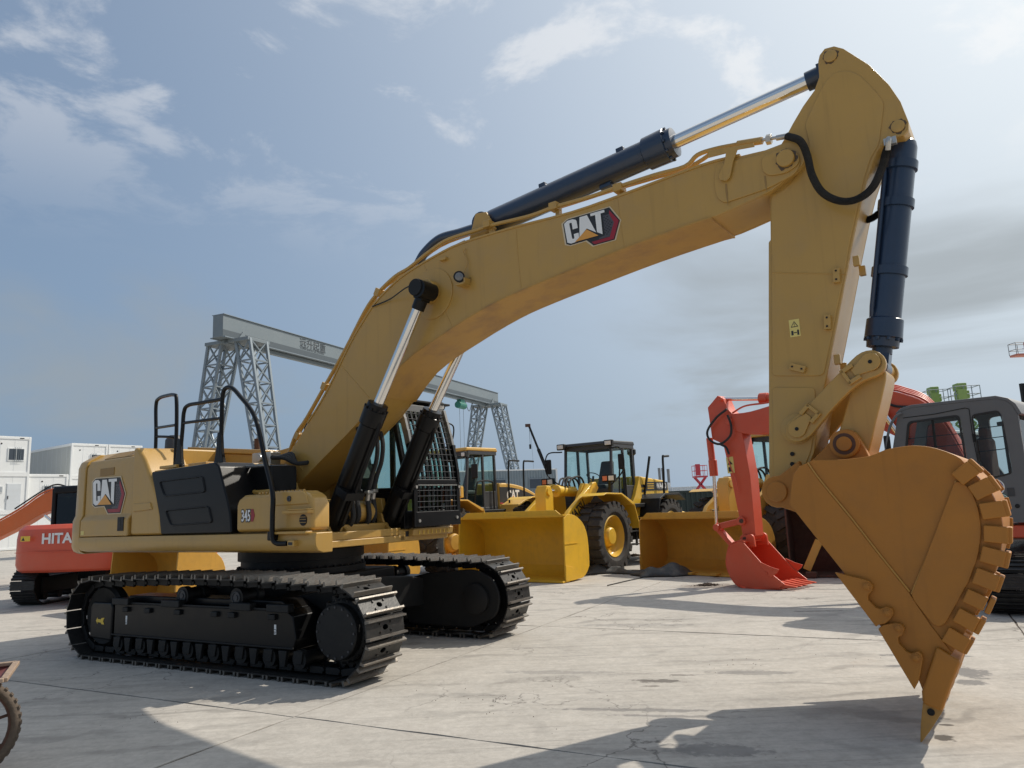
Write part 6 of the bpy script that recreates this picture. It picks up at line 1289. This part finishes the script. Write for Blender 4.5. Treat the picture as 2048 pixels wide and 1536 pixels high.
# ------------------------------------------------------------------ gantry crane
def lattice_leg(root, top, bot, wt, wb, ax, ay, m, name='leg', nb=8):
    """four chords with bracing; ax, ay: the leg's section axes"""
    top, bot = Vector(top), Vector(bot); b = B(); ch = []
    for sx, sy in ((-1,-1),(1,-1),(1,1),(-1,1)):
        ch.append((top+ax*(sx*wt[0]/2)+ay*(sy*wt[1]/2), bot+ax*(sx*wb[0]/2)+ay*(sy*wb[1]/2)))
    for p, q in ch: b.bar(p, q, .17, .17)
    for k in range(nb+1):
        for i in range(4):
            p0, q0 = ch[i]; p1, q1 = ch[(i+1) % 4]; t = k/nb
            b.bar(p0.lerp(q0, t), p1.lerp(q1, t), .09, .09)
            if k < nb:
                t2 = (k+1)/nb; mid = p0.lerp(q0, (t+t2)/2).lerp(p1.lerp(q1, (t+t2)/2), .5)
                b.bar(p0.lerp(q0, t), p1.lerp(q1, t2) if k % 2 else p1.lerp(q1, t2), .075, .075)
                b.bar(p1.lerp(q1, t), p0.lerp(q0, t2), .075, .075)
    return b.build(name, m, root, smooth=False)
GL, GR = at(452, 668, 46), at(985, 792, 83); GL.z = GR.z = (GL.z+GR.z)/2
gdir = (GR-GL); glen = gdir.length; gdir.normalize(); gper = Vector((gdir.y, -gdir.x, 0))
GC = tag(empty('gantry_crane', (GL.x, GL.y, 0), math.atan2(gdir.y, gdir.x)), 'grey lattice-legged gantry crane spanning the yard behind the machines', 'crane')
zg = GL.z
gb = B(); gb.box(-.7,glen+.6,-.42,.42,zg-.72,zg+.72); gr_ = gb.build('girder', GANT, GC, bevel=.02)
B().box(-.7,glen+.6,-.62,-.42,zg-.76,zg-.70).build('girder_flange', GALV, gr_); B().box(-.7,glen+.6,.42,.62,zg-.76,zg-.70).build('girder_flange', GALV, gr_)
B().box(-.7,glen+.6,-.50,.50,zg+.72,zg+.76).build('girder_flange', GALV, gr_)
B().box(-.7,glen+.6,-.425,-.421,zg-.70,zg-.25).build('girder_band', mat('gantry_dark', (.075,.095,.11), .5, var=.1), gr_)
B().box(0,glen,-.16,.16,zg-1.0,zg-.76).build('hoist_rail', GANT, gr_)
text('lettering', '远升起重', mat('gantry_letter', (.035,.045,.055), .5), gr_, (6.6,-.43,zg+.0), (1,0,0), (0,0,1), .75, .006, depth=.004)
text('lettering', 'YUAN SHENG QI ZHONG', MATS['gantry_letter'], gr_, (6.65,-.43,zg-.20), (1,0,0), (0,0,1), .21, .001, depth=.004, stretch=1.12)
AX, AY = Vector((1,0,0)), Vector((0,1,0))
for xx in (1.0, glen-1.0):
    for s_ in (-1, 1):
        lattice_leg(GC, (xx, s_*1.15, zg-.8), (xx, s_*3.6, .35), (1.5,1.15), (1.0,.75), AX, AY, GALV, nb=9)
        B().obox((xx,s_*3.6,.2),(2.2,.5,.38)).build('wheel_truck', GANT, GC, bevel=.02)
    B().obox((xx,0,zg-.85),(2.0,3.6,.22)).build('head_beam', GANT, GC, bevel=.02)
    for s_ in (-1, 1): B().prism([(xx-.5,zg-.74),(xx+.5,zg-.74),(xx,zg-.1)], s_*.45-.03, s_*.45+.03).build('gusset', GANT, GC)
hx = glen*.80
ho = B(); ho.cyl((hx-.75,-.1,zg-1.55),(hx+.75,-.1,zg-1.55),.36,n=18); ho.obox((hx,-.1,zg-1.15),(.9,.5,.35)); ho.obox((hx+.5,.1,zg-1.25),(.5,.5,.5)); hst = ho.build('hoist', HOIST, GC, bevel=.04)
for dx in (-.35,.5): B().cyl((hx+dx,-.1,zg-1.8),(hx+dx,-.1,2.5),.022,n=6).build('hoist_rope', GALV, hst)
B().cyl((hx+.08,-.1,2.1),(hx+.08,-.1,2.6),.2,n=12).build('hook_block', HOIST, hst)
for k in range(3): B().tube(bez([(hx+.8+k*1.6,-.2,zg-1.05),(hx+1.6+k*1.6,-.2,zg-2.0),(hx+2.4+k*1.6,-.2,zg-1.05)]), .03, 6).build('festoon_cable', RUB, hst)
# ------------------------------------------------------------------ white site containers at the left
SIDSH = mat('side_shade_grey', (.40,.41,.385), .5, var=.06, scale=1, streak=.15)  # shade on the long sides of white containers, put into a greyer wall colour
E1 = Vector((.60,.80,0)); CAZ = math.atan2(.8,.6)
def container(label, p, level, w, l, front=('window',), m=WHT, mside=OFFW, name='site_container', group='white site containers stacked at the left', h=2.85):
    """p: foot of the corner where lit front and shaded side meet; local x runs along the front, y along the side (away)"""
    root = tag(empty(name, (p[0], p[1], level*h), CAZ), label, 'container', group)
    b = B(); b.box(.06,w-.06,.05,l-.05,.05,h-.06); shell_ = b.build('wall', m, root)
    for sx in (0, w-.16):
        for sy in (0, l-.16): B().box(sx,sx+.16,sy,sy+.16,0,h).build('corner_post', m, root, bevel=.012)
    for z0, z1 in ((0,.16),(h-.18,h-.005)):
        for y0 in (.002, l-.152): B().box(.16,w-.16,y0,y0+.15,z0,z1).build('frame_beam', m, root, bevel=.01)
        for x0 in (.002, w-.152): B().box(x0,x0+.15,.16,l-.16,z0,z1).build('frame_beam', m, root, bevel=.01)
    B().box(-.0+.02,w-.02,.02,l-.02,h-.02,h+.03).build('roof_sheet', m, root)
    B().box(.044,.0595,.17,l-.17,.17,h-.2).build('side_wall', SIDSH, root)
    for k in range(1, int(l/1.0)): B().box(.040,.0435,k*1.0-.012,k*1.0+.012,.2,h-.2).build('panel_seam', mside, root)
    for k in range(1, int(w/1.0)+1): B().box(k*.95-.008,k*.95+.008,.044,.05,.2,h-.2).build('panel_seam', mside, root)
    for f in front:
        if f[0] == 'window':
            x = f[1]; fw = B().box(x,x+1.15,.0,.05,1.0,2.0).build('window', WHT, root, bevel=.008)
            for k in range(2): B().box(x+.07+k*.53,x+.55+k*.53,-.012,.0-.001,1.08,1.92).build('pane', mat('pane_dark', (.05,.06,.075), .12, coat=.4), fw)
            for k in range(f[2]): B().cyl((x+f[3]+k*.13,-.05,.95),(x+f[3]+k*.13,-.05,2.06),.014,n=6).build('window_bar', GALV, fw)
            B().box(x+f[3]-.05,x+f[3]+.1+.13*f[2],-.055,-.045,.97,.99).build('window_bar', GALV, fw)
        elif f[0] == 'door':
            x = f[1]; d_ = B().box(x,x+.95,.0,.05,.1,2.1).build('door', OFFW, root, bevel=.01); B().box(x+.06,x+.10,-.05,.0,.95,1.2).build('door_handle', BLK, d_); B().box(x-.05,x+1.0,.02,.05,2.1,2.16).build('door_frame', WHT, d_)
        elif f[0] == 'vent':
            x = f[1]; v_ = B().box(x,x+.8,.0,.05,1.45,1.95).build('vent', WHT, root, bevel=.01)
            for k in range(5): B().box(x+.06,x+.74,-.01,.0,1.5+k*.085,1.54+k*.085).build('vent_slat', GALV, v_)
        elif f[0] == 'slot': x = f[1]; B().box(x,x+.3,-.004,.0,h-.14,h-.07).build('lifting_slot', BLK, root); B().cyl((x-1.2,.05,2.3),(x-1.2,.03,2.3),.06,n=10).build('vent_hole', BLK, root)
    return root
PA = at(60, 930, 57.5); a0_ = Vector((PA.x, PA.y, 0))-E1*3.0
container('white container with barred window, top of the stack at the left edge', a0_, 2, 3.0, 6.0, (('window',1.45,4,.45),('slot',2.2)))
container('white container with grey door, second level of the stack at the left edge', a0_, 1, 3.0, 6.0, (('door',1.55),('vent',.5)))
container('white container at ground level of the stack at the left edge', a0_, 0, 3.0, 6.0, ())
PB = at(137, 960, 60); b0_ = Vector((PB.x, PB.y, 0))-E1*3.0
container('white container with barred window just above the black cab, second level', b0_, 1, 3.0, 5.0, (('window',1.2,4,.05),('slot',2.3)))
container('white container below the barred one above the black cab', b0_, 0, 3.0, 5.0, ())
PC = at(143, 900, 63); c0_ = Vector((PC.x, PC.y, 0))
for lv, lb in ((2, 'white container with long grey side, top level behind the counterweight'), (1, 'white container under the one with the long side greyed for shade'), (0, 'white container at ground level behind the counterweight')):
    container(lb, c0_, lv, 3.0, 9.0, (('slot',1.9),('window',1.6,4,.05)) if lv == 2 else ())
    container(lb.replace('white container', 'white container right of it,').replace(' with long grey side', '') if False else {2: 'white container top level, its end just clear of the counterweight top', 1: 'second-level white container hidden behind the counterweight', 0: 'ground-level white container hidden behind the counterweight'}[lv], c0_+E1*3.05, lv, 3.0, 9.0, (('slot',2.0),) if lv == 2 else ())
# ------------------------------------------------------------------ far sheds, chimneys, cranes
def corrugated_box(label, p, yaw, w, l, h, m, m2=None, pitch=.28, name='shed', cat='shed', z0=0.0):
    root = tag(empty(name, (p.x, p.y, z0), yaw), label, cat)
    def wall(length, nm, mm, fn):
        pts = []; n = int(length/pitch)
        for k in range(n):
            x = k*length/n; d = length/n
            pts += [(x, 0), (x+d*.35, 0), (x+d*.5, -.05), (x+d*.85, -.05)]
        pts.append((length, 0)); vs = []; fs = []
        for (a, o) in pts: vs += [fn(a, o, .1), fn(a, o, h-.1)]
        for k in range(len(pts)-1): fs.append((2*k, 2*k+2, 2*k+3, 2*k+1))
        return B().add(vs, fs).build(nm, mm, root, smooth=False)
    wall(w, 'front_wall', m, lambda a, o, z: (a, o, z)); wall(l, 'side_wall', m2 or m, lambda a, o, z: (w-o, a, z)); wall(w, 'rear_wall', m, lambda a, o, z: (a, l-o, z)); wall(l, 'side_wall', m, lambda a, o, z: (o, a, z))
    B().box(-.06,w+.06,-.06,l+.06,h-.12,h).build('roof', m2 or m, root, bevel=.02); B().box(-.06,w+.06,-.06,l+.06,0,.12).build('base', m, root)
    for x in (0, w): 
        for y in (0, l): B().box(x-.09,x+.09,y-.09,y+.09,0,h).build('corner_post', m2 or m, root)
    return root
ps = at(1112, 937, 74); 
sh_ = corrugated_box('blue-grey ribbed shed behind the loaders', Vector((ps.x,ps.y,0))-Vector((.94,.34,0))*12, math.atan2(.34,.94), 12, 9, ps.z, BLUG, WHT)
for x in (5.2,9.0): 
    f = B().box(x,x+1.5,-.10,-.04,3.2,4.3).build('window', GALV, sh_); B().box(x+.1,x+1.4,-.11,-.101,3.3,4.2).build('pane', MATS['pane_dark'], f)
pd = at(1330, 1000, 40); corrugated_box('dark green ribbed container behind the two right loaders', Vector((pd.x-1.5, pd.y, 0)), R(4), 9.0, 2.4, 2.15, mat('dark_green_paint', (.022,.035,.030), .6, var=.2), name='shipping_container', cat='container')
pw = at(1312, 975, 120); corrugated_box('long pale site hut far behind the loaders, left of the red lift', Vector((pw.x-2, pw.y, 0)), R(10), 4.5, 4, 4.3, WHT, name='site_hut', cat='hut')
pw = at(1345, 975, 110); corrugated_box('low grey-white site hut under the three chimneys', Vector((pw.x, pw.y, 0)), R(5), 9.5, 4, 3.4, OFFW, name='site_hut', cat='hut')
pw = at(1340, 978, 70); corrugated_box('low blue-grey hoarding in front of the far huts', Vector((pw.x, pw.y, 0)), R(3), 6.0, .3, 2.35, BLUG, name='hoarding', cat='hoarding')
CHM = mat('chimney_grey', (.22,.23,.24), .7)
for u, v, w_, lb in ((1318,936,5.0,'leftmost of the three far grey chimneys'),(1324.5,936,4.0,'middle one of the three far grey chimneys'),(1336,938,5.5,'rightmost and stoutest of the three far grey chimneys')):
    p = at(u, v, 240); r_ = w_/2*240/1480; c = B(); c.lathe([(r_*1.15,0),(r_,p.z*.5),(r_,p.z-1.0),(r_*1.08,p.z-.9),(r_*1.08,p.z),(r_*.8,p.z),(r_*.8,p.z-2)], (0,0,0), (0,0,1), 20); o = c.build('chimney', CHM); o.location = (p.x, p.y, 0); tag(o, lb, 'chimney', 'far chimneys')
# mobile crane in the distance
mb0 = at(1092, 960, 125); mb1 = at(1058, 852, 125)
MC = tag(empty('mobile_crane', (mb0.x, mb0.y, 0)), 'distant mobile crane with dark leaning boom and hanging hook', 'crane')
o_ = Vector((mb0.x, mb0.y, 0)); A_, Z_ = Vector((mb0.x+2.0, mb0.y, 2.2))-o_, mb1-o_
for k in range(3):
    t0, t1 = k/3, (k+1)/3+.02; w_ = .75-.2*k; B().bar(A_.lerp(Z_, t0), A_.lerp(Z_, min(1, t1)), w_, w_).build('boom_section', BLK, MC)
B().obox(Z_+Vector((-.2,0,.1)),(.9,.6,.5)).build('boom_head', RUST, MC, bevel=.05)
B().cyl(Z_+Vector((.05,0,-.2)), Z_+Vector((.05,0,-3.2)), .03, n=6).build('hoist_rope', BLK, MC); B().obox(Z_+Vector((.05,0,-3.5)),(.35,.3,.8)).build('hook', BLK, MC, bevel=.08)
B().cyl(Z_+Vector((.25,0,-.2)), Vector((Z_.x+.6,0,1.5)), .02, n=6).build('tag_line', GALV, MC)
B().box(-4,5,-1.3,1.3,.8,1.8).build('carrier', YELC, MC, bevel=.05); B().box(3.2,5.2,-1.25,1.25,1.3,2.9).build('driver_cab', YELC, MC, bevel=.1)
for x in (-3,-1.4,1.6,3.6):
    for y in (-1.1,1.1): B().cyl((x,y-.15,.52),(x,y+.15,.52),.52,n=16).build('wheel', TYRE, MC)
# scissor lifts
def scissor(label, u, v, Y, m, wpx, yaw=0.0, stow=False, boxy=False):
    p = at(u, v, Y); s_ = Y/1480; w = wpx*s_
    root = tag(empty('scissor_lift', (p.x, p.y, 0), yaw), label, 'scissor lift'); zp = p.z
    B().box(-w*.5,w*.5,-.6,.6,zp-.16,zp).build('platform', m, root)
    for z in (zp+.55, zp+1.1):
        for y in (-.58,.58): B().cyl((-w*.5,y,z),(w*.5,y,z),.025,n=6).build('guard_rail', m if not boxy else GALV, root)
        for x in (-w*.5,w*.5): B().cyl((x,-.58,z),(x,.58,z),.025,n=6).build('guard_rail', m if not boxy else GALV, root)
    for x in (-.5,-.16,.16,.5):
        for y in (-.58,.58): B().cyl((x*w,y,zp),(x*w,y,zp+1.1),.025,n=6).build('rail_post', m if not boxy else GALV, root)
    B().box(-w*.42,-w*.05,-.62,-.5,zp+.05,zp+(1.25 if not boxy else .9)).build('control_panel', m, root)
    if boxy: B().obox((-.1*w,0,zp+.55),(w*.45,.8,.55)).build('generator', m, root, bevel=.06); B().obox((-.15*w,0,zp+1.1),(w*.4,.8,.5)).build('generator', m, root, bevel=.06)
    n = max(2, int((zp-1.2)/1.1)); hz = (zp-.16-1.0)/n
    for k in range(n):
        for y in (-.35,.35):
            B().bar((-w*.42,y,1.0+k*hz),(w*.42,y,1.0+(k+1)*hz),.06,.14).build('scissor_arm', m, root); B().bar((w*.42,y,1.0+k*hz),(-w*.42,y,1.0+(k+1)*hz),.06,.14).build('scissor_arm', m, root)
    B().box(-w*.55,w*.55,-.7,.7,.35,1.0).build('chassis', m, root, bevel=.05)
    for x in (-w*.4,w*.4):
        for y in (-.65,.65): B().cyl((x,y-.1,.3),(x,y+.1,.3),.3,n=14).build('wheel', TYRE, root)
    return root
scissor('red scissor lift raised in the distance, between loader and orange-red stick', 1400, 952, 80, SRED, 25)
scissor('green scissor lift with bare rails seen over the grey cab roof', 1876, 812, 52, GRN, 40, R(-8), boxy=True)
scissor('green scissor lift carrying two green drums, above the grey cab roof', 1931, 806, 50, GRN, 46, R(-8), boxy=True)
# boom lift basket at the right edge
p = at(2040, 712, 60); BLF = tag(empty('boom_lift', (p.x+9, p.y+2, 0)), 'orange boom lift basket high at the right edge', 'boom lift'); q = Vector((-9,-2,p.z))
RB = mat('basket_orange', (.55,.20,.14), .55)
B().obox(q+Vector((.2,0,.05)),(1.5,.9,.18)).build('basket_floor', RB, BLF, bevel=.03)
for z in (.5,1.05):
    for y in (-.45,.45): B().cyl(q+Vector((-.55,y,z)), q+Vector((.95,y,z)), .025, n=6).build('guard_rail', GREY, BLF)
    for x in (-.55,.95): B().cyl(q+Vector((x,-.45,z)), q+Vector((x,.45,z)), .025, n=6).build('guard_rail', GREY, BLF)
for x in (-.55,.2,.95):
    for y in (-.45,.45): B().cyl(q+Vector((x,y,.1)), q+Vector((x,y,1.05)), .025, n=6).build('rail_post', GREY, BLF)
B().obox(q+Vector((.65,-.2,.8)),(.5,.4,.6)).build('control_panel', RB, BLF, bevel=.04)
B().bar(q+Vector((.9,0,.1)), Vector((4.5,0,8.0)), .3, .35).build('boom_section', RB, BLF); B().bar(Vector((4.5,0,8.2)), Vector((-1.2,0,1.4)), .4, .45).build('boom_section', RB, BLF)
B().box(-1.8,1.8,-1.1,1.1,.5,1.5).build('chassis', RB, BLF, bevel=.06)
for x in (-1.3,1.3):
    for y in (-1.1,1.1): B().cyl((x,y-.18,.45),(x,y+.18,.45),.45,n=16).build('wheel', TYRE, BLF)
# dark mast at the right edge
p = at(2044, 765, 30); MS = tag(empty('telehandler', (p.x+.6, p.y, 0)), 'black mast of a machine at the right edge, above the grey cab', 'machine')
mz = p.z; b = B()
for x in (-.45,.35):
    for y in (-.3,.3): b.bar((x,y,.6),(x*.7-.1,y,mz),.14,.14)
for k in range(10): z = .8+k*(mz-.8)/10; b.bar((-.45,-.3,z),(.35,-.3,z+.4),.06,.06); b.bar((-.45,.3,z+.4),(.35,.3,z),.06,.06)
b.build('mast', BLK, MS, smooth=False)
B().box(-1.3,2.0,-.9,.9,mz-1.65,mz-1.5).build('canopy', BLK, MS, bevel=.02)
for x in (-1.1,1.8):
    for y in (-.8,.8): B().bar((x,y,1.0),(x,y,mz-1.6),.08,.08).build('canopy_post', BLK, MS)
B().box(-1.4,2.2,-.95,.95,.5,1.6).build('body', ORG, MS, bevel=.08)
for x in (-.9,1.7):
    for y in (-.95,.95): B().cyl((x,y-.15,.5),(x,y+.15,.5),.5,n=16).build('wheel', TYRE, MS)
# dark rack with rusty planks below the grey cab
p = gpt(2030, 1166); RK = tag(empty('steel_rack', (p.x+1.0, p.y+.3, 0), R(-20)), 'dark steel rack with rusty planks beside the bucket heel at the right edge', 'rack')
for z in (.06,.55,1.05): B().box(-1.6,1.8,-.4,.6,z,z+.10).build('shelf', BLK, RK, bevel=.01)
for x in (-1.5,-.1,1.6):
    for y in (-.35,.55): B().box(x,x+.1,y-.05,y+.05,0,1.6).build('upright', BLK, RK, bevel=.008)
for k in range(5): B().obox((-.9+k*.55,-.25+.05*(k % 3),.22+.04*(k % 2)),(.5,.3,.12)).build('plank', RUST, RK, bevel=.01)
for k in range(4): B().obox((-.7+k*.62,-.2,.72+.03*(k % 2)),(.55,.3,.12)).build('plank', RUST, RK, bevel=.01)
# dark rusty bucket standing behind the yellow bucket
p = gpt(1660, 1160); RBK = tag(empty('loader_bucket', (p.x+.78, p.y+.75, 0), R(245)), 'dark rusty loader bucket standing behind the big yellow bucket', 'bucket')
loader_bucket(RBK, RUST, RUST, x0=-.75, xl=.5, w=2.3, h=1.62, name='bucket_shell')
B().bar((.50,-.85,.15),(.42,-.55,.75),.05,.16).build('brace', YELC, RBK, bevel=.01)
for y in (-.75,-.1,.6): B().obox((.66,y,.07),(.2,.22,.12)).build('tooth', RUST, RBK, bevel=.02)
# ------------------------------------------------------------------ rubber sheets, dirt, cart
def sheet(label, u, v, lx, ly, hh, yaw, seed, name='rubber_sheet'):
    rnd = random.Random(seed); p = gpt(u, v); nx, ny = 34, 16; vs = []; fs = []
    ph = [rnd.uniform(0, 6.3) for _ in range(8)]
    def hgt(s, t):
        f = (math.sin(2.6*s+ph[0]+1.5*t)*.5+.5)**2*.6+(math.sin(5.2*s-3*t+ph[1])*.5+.5)**3*.35+(math.sin(9*s+4*t+ph[2]))*.07+.06*math.sin(15*s+7*t+ph[3])
        e = min(1, 5*min(s, 1-s))*min(1, 3.2*min(t, 1-t)); return hh*max(0.0, f)*e
    for i in range(nx+1):
        for j in range(ny+1):
            s, t = i/nx, j/ny; w = 1+.25*math.sin(4*s+ph[4])+.12*math.sin(11*s+ph[5])
            vs.append(((s-.5)*lx+.06*math.sin(6*t+ph[6]), (t-.5)*ly*w+.10*math.sin(5*s+ph[7]), .02+hgt(s, t)))
    for i in range(nx):
        for j in range(ny): a = i*(ny+1)+j; fs.append((a, a+ny+1, a+ny+2, a+1))
    o = B().add(vs, fs).build(name, TARP, None, fix=False, angle=60); o.location = (p.x, p.y, 0); o.rotation_euler.z = yaw
    m = o.modifiers.new('thick', 'SOLIDIFY'); m.thickness = .012; m.offset = 0
    return tag(o, label, 'rubber sheet')
sheet('crumpled black rubber sheet lying against the tyre of the bright yellow loader', 1232, 1146, 1.55, .8, .62, R(-14), 3)
sheet('crumpled black rubber sheet in front of the second loader bucket', 1336, 1150, 1.5, .7, .50, R(4), 8)
def dirt(label, u, v, rx, ry, n, seed, k_=1.0):
    rnd = random.Random(seed); p = gpt(u, v); b = B()
    for k in range(n):
        a = rnd.uniform(0, 6.28); q = abs(rnd.gauss(0, .42)); x, y = rx*q*math.cos(a), ry*q*math.sin(a); s = k_*rnd.uniform(.006,.028)*(1.3-min(1, q)); z = max(0, .05*k_*(1-q))*rnd.random()
        X = Vector((rnd.uniform(-1,1), rnd.uniform(-1,1), rnd.uniform(-1,1))).normalized(); Y = X.orthogonal().normalized()
        b.obox((x, y, z+s*.4), (s*2, s*1.6, s*1.2), ax=(X, Y, X.cross(Y)))
    o = b.build('dirt', mat('soil', (.07,.045,.03), .9, var=.4, scale=20), None, smooth=False, fix=False); o.location = (p.x, p.y, .004); o['kind'] = 'stuff'; o['label'] = label; return o
dirt('crumbs of brown soil beside the orange-red bucket', 1415, 1171, .34, .26, 420, 2, .55)
dirt('brown clods between the two loader buckets', 1268, 1112, .5, .4, 300, 4, .8)
dirt('scattered grit on the concrete in front of the tracks', 1000, 1400, 3.2, 2.4, 60, 6, .11)
dirt('scattered grit on the concrete before the bucket', 1500, 1330, 2.6, 1.8, 50, 9, .11)
dirt('scattered grit on the shaded concrete at left', 260, 1440, 2.0, 1.2, 30, 12, .11)
# thin rope lying near the loader bucket
rp = [gpt(u, v) for u, v in ((1215,1172),(1240,1166),(1262,1161),(1283,1156),(1290,1150))]
o = B().tube(bez([(q.x, q.y, .012) for q in rp], 6), .011, 6).build('rope', RUB); tag(o, 'thin dark rope lying on the concrete right of the big yellow bucket', 'rope')
# ------------------------------------------------------------------ hand cart at the lower left corner
p = gpt(-82, 1566); HC = tag(empty('hand_cart', (p.x, p.y, 0), R(28)), 'rusty red hand cart with spoked wheel cut off at the lower left corner', 'hand cart')
CR = mat('cart_red', (.16,.035,.03), .7, var=.3, scale=5, bump=.2, dust=.6, dustcol=(.16,.09,.06)); RIMR = mat('cart_rim', (.33,.24,.17), .7, var=.35, scale=14, bump=.3, dust=.6, dustcol=(.17,.08,.04))
r_ = .31
c = B(); c.lathe([(r_+.035*math.cos(R(a)), .042*math.sin(R(a))) for a in range(0, 360, 30)], (0,0,r_+.035), (0,1,0), 48, closed=True)
for k in range(40):
    t = 2*math.pi*k/40
    for sy in (-1,1): X = Vector((math.cos(t),0,math.sin(t))); c.obox(X*(r_+.032)+Vector((0,sy*.016,r_+.035)), (.014,.026,.024), ax=(X, Vector((0,1,0)), Vector((-math.sin(t),0,math.cos(t)))))
ty_ = c.build('tyre', mat('old_tyre', (.10,.075,.055), .85, var=.3, scale=14, bump=.4, bscale=60, dust=.5, dustcol=(.17,.13,.09)), HC)
c = B(); c.lathe([(r_-.02,-.03),(r_-.035,-.025),(r_-.045,0),(r_-.035,.025),(r_-.02,.03)], (0,0,r_+.035), (0,1,0), 40, closed=True); rm_ = c.build('rim', RUST, HC)
for k in range(8):
    t = 2*math.pi*(k+.3)/8; B().cyl((0,.0,r_+.035), ((r_-.03)*math.cos(t),0,r_+.035+(r_-.03)*math.sin(t)), .011, n=8).build('spoke', RUST, rm_)
B().cyl((0,-.09,r_+.035),(0,.09,r_+.035),.04,n=16).build('hub', RUST, HC)
B().cyl((0,-.24,r_+.035),(0,.24,r_+.035),.018,n=10).build('axle', RUST, HC)
tr = B(); t0 = [(-.95,-.25),(-.34,-.25),(-.34,.25),(-.95,.25)]; t1 = [(-1.1,-.36),(.26,-.36),(.26,.36),(-1.1,.36)]
z0, z1 = .50, .70
tr.add([(x,y,z0) for x, y in t0]+[(x,y,z1) for x, y in t1], [(0,3,2,1)]+[(k, (k+1) % 4, (k+1) % 4+4, k+4) for k in range(4)]); tray = tr.build('tray', CR, HC, smooth=False); m = tray.modifiers.new('thick', 'SOLIDIFY'); m.thickness = .006
for k in range(4): a_, b_ = t1[k], t1[(k+1) % 4]; B().bar((*a_,z1+.012),(*b_,z1+.012),.045,.03).build('tray_rim', RIMR, HC, bevel=.006)
for y in (-.22,.22): B().bar((-.55,y,z0-.02),(.0,y,r_+.06),.03,.03).build('strut', RUST, HC); B().bar((.08,y,z0),(.0,y,r_+.06),.03,.03).build('strut', RUST, HC)
for y in (-.22,.22): B().bar((-.2,y,z0-.02),(-1.7,y*1.2,.72),.03,.03).build('handle', RUST, HC)
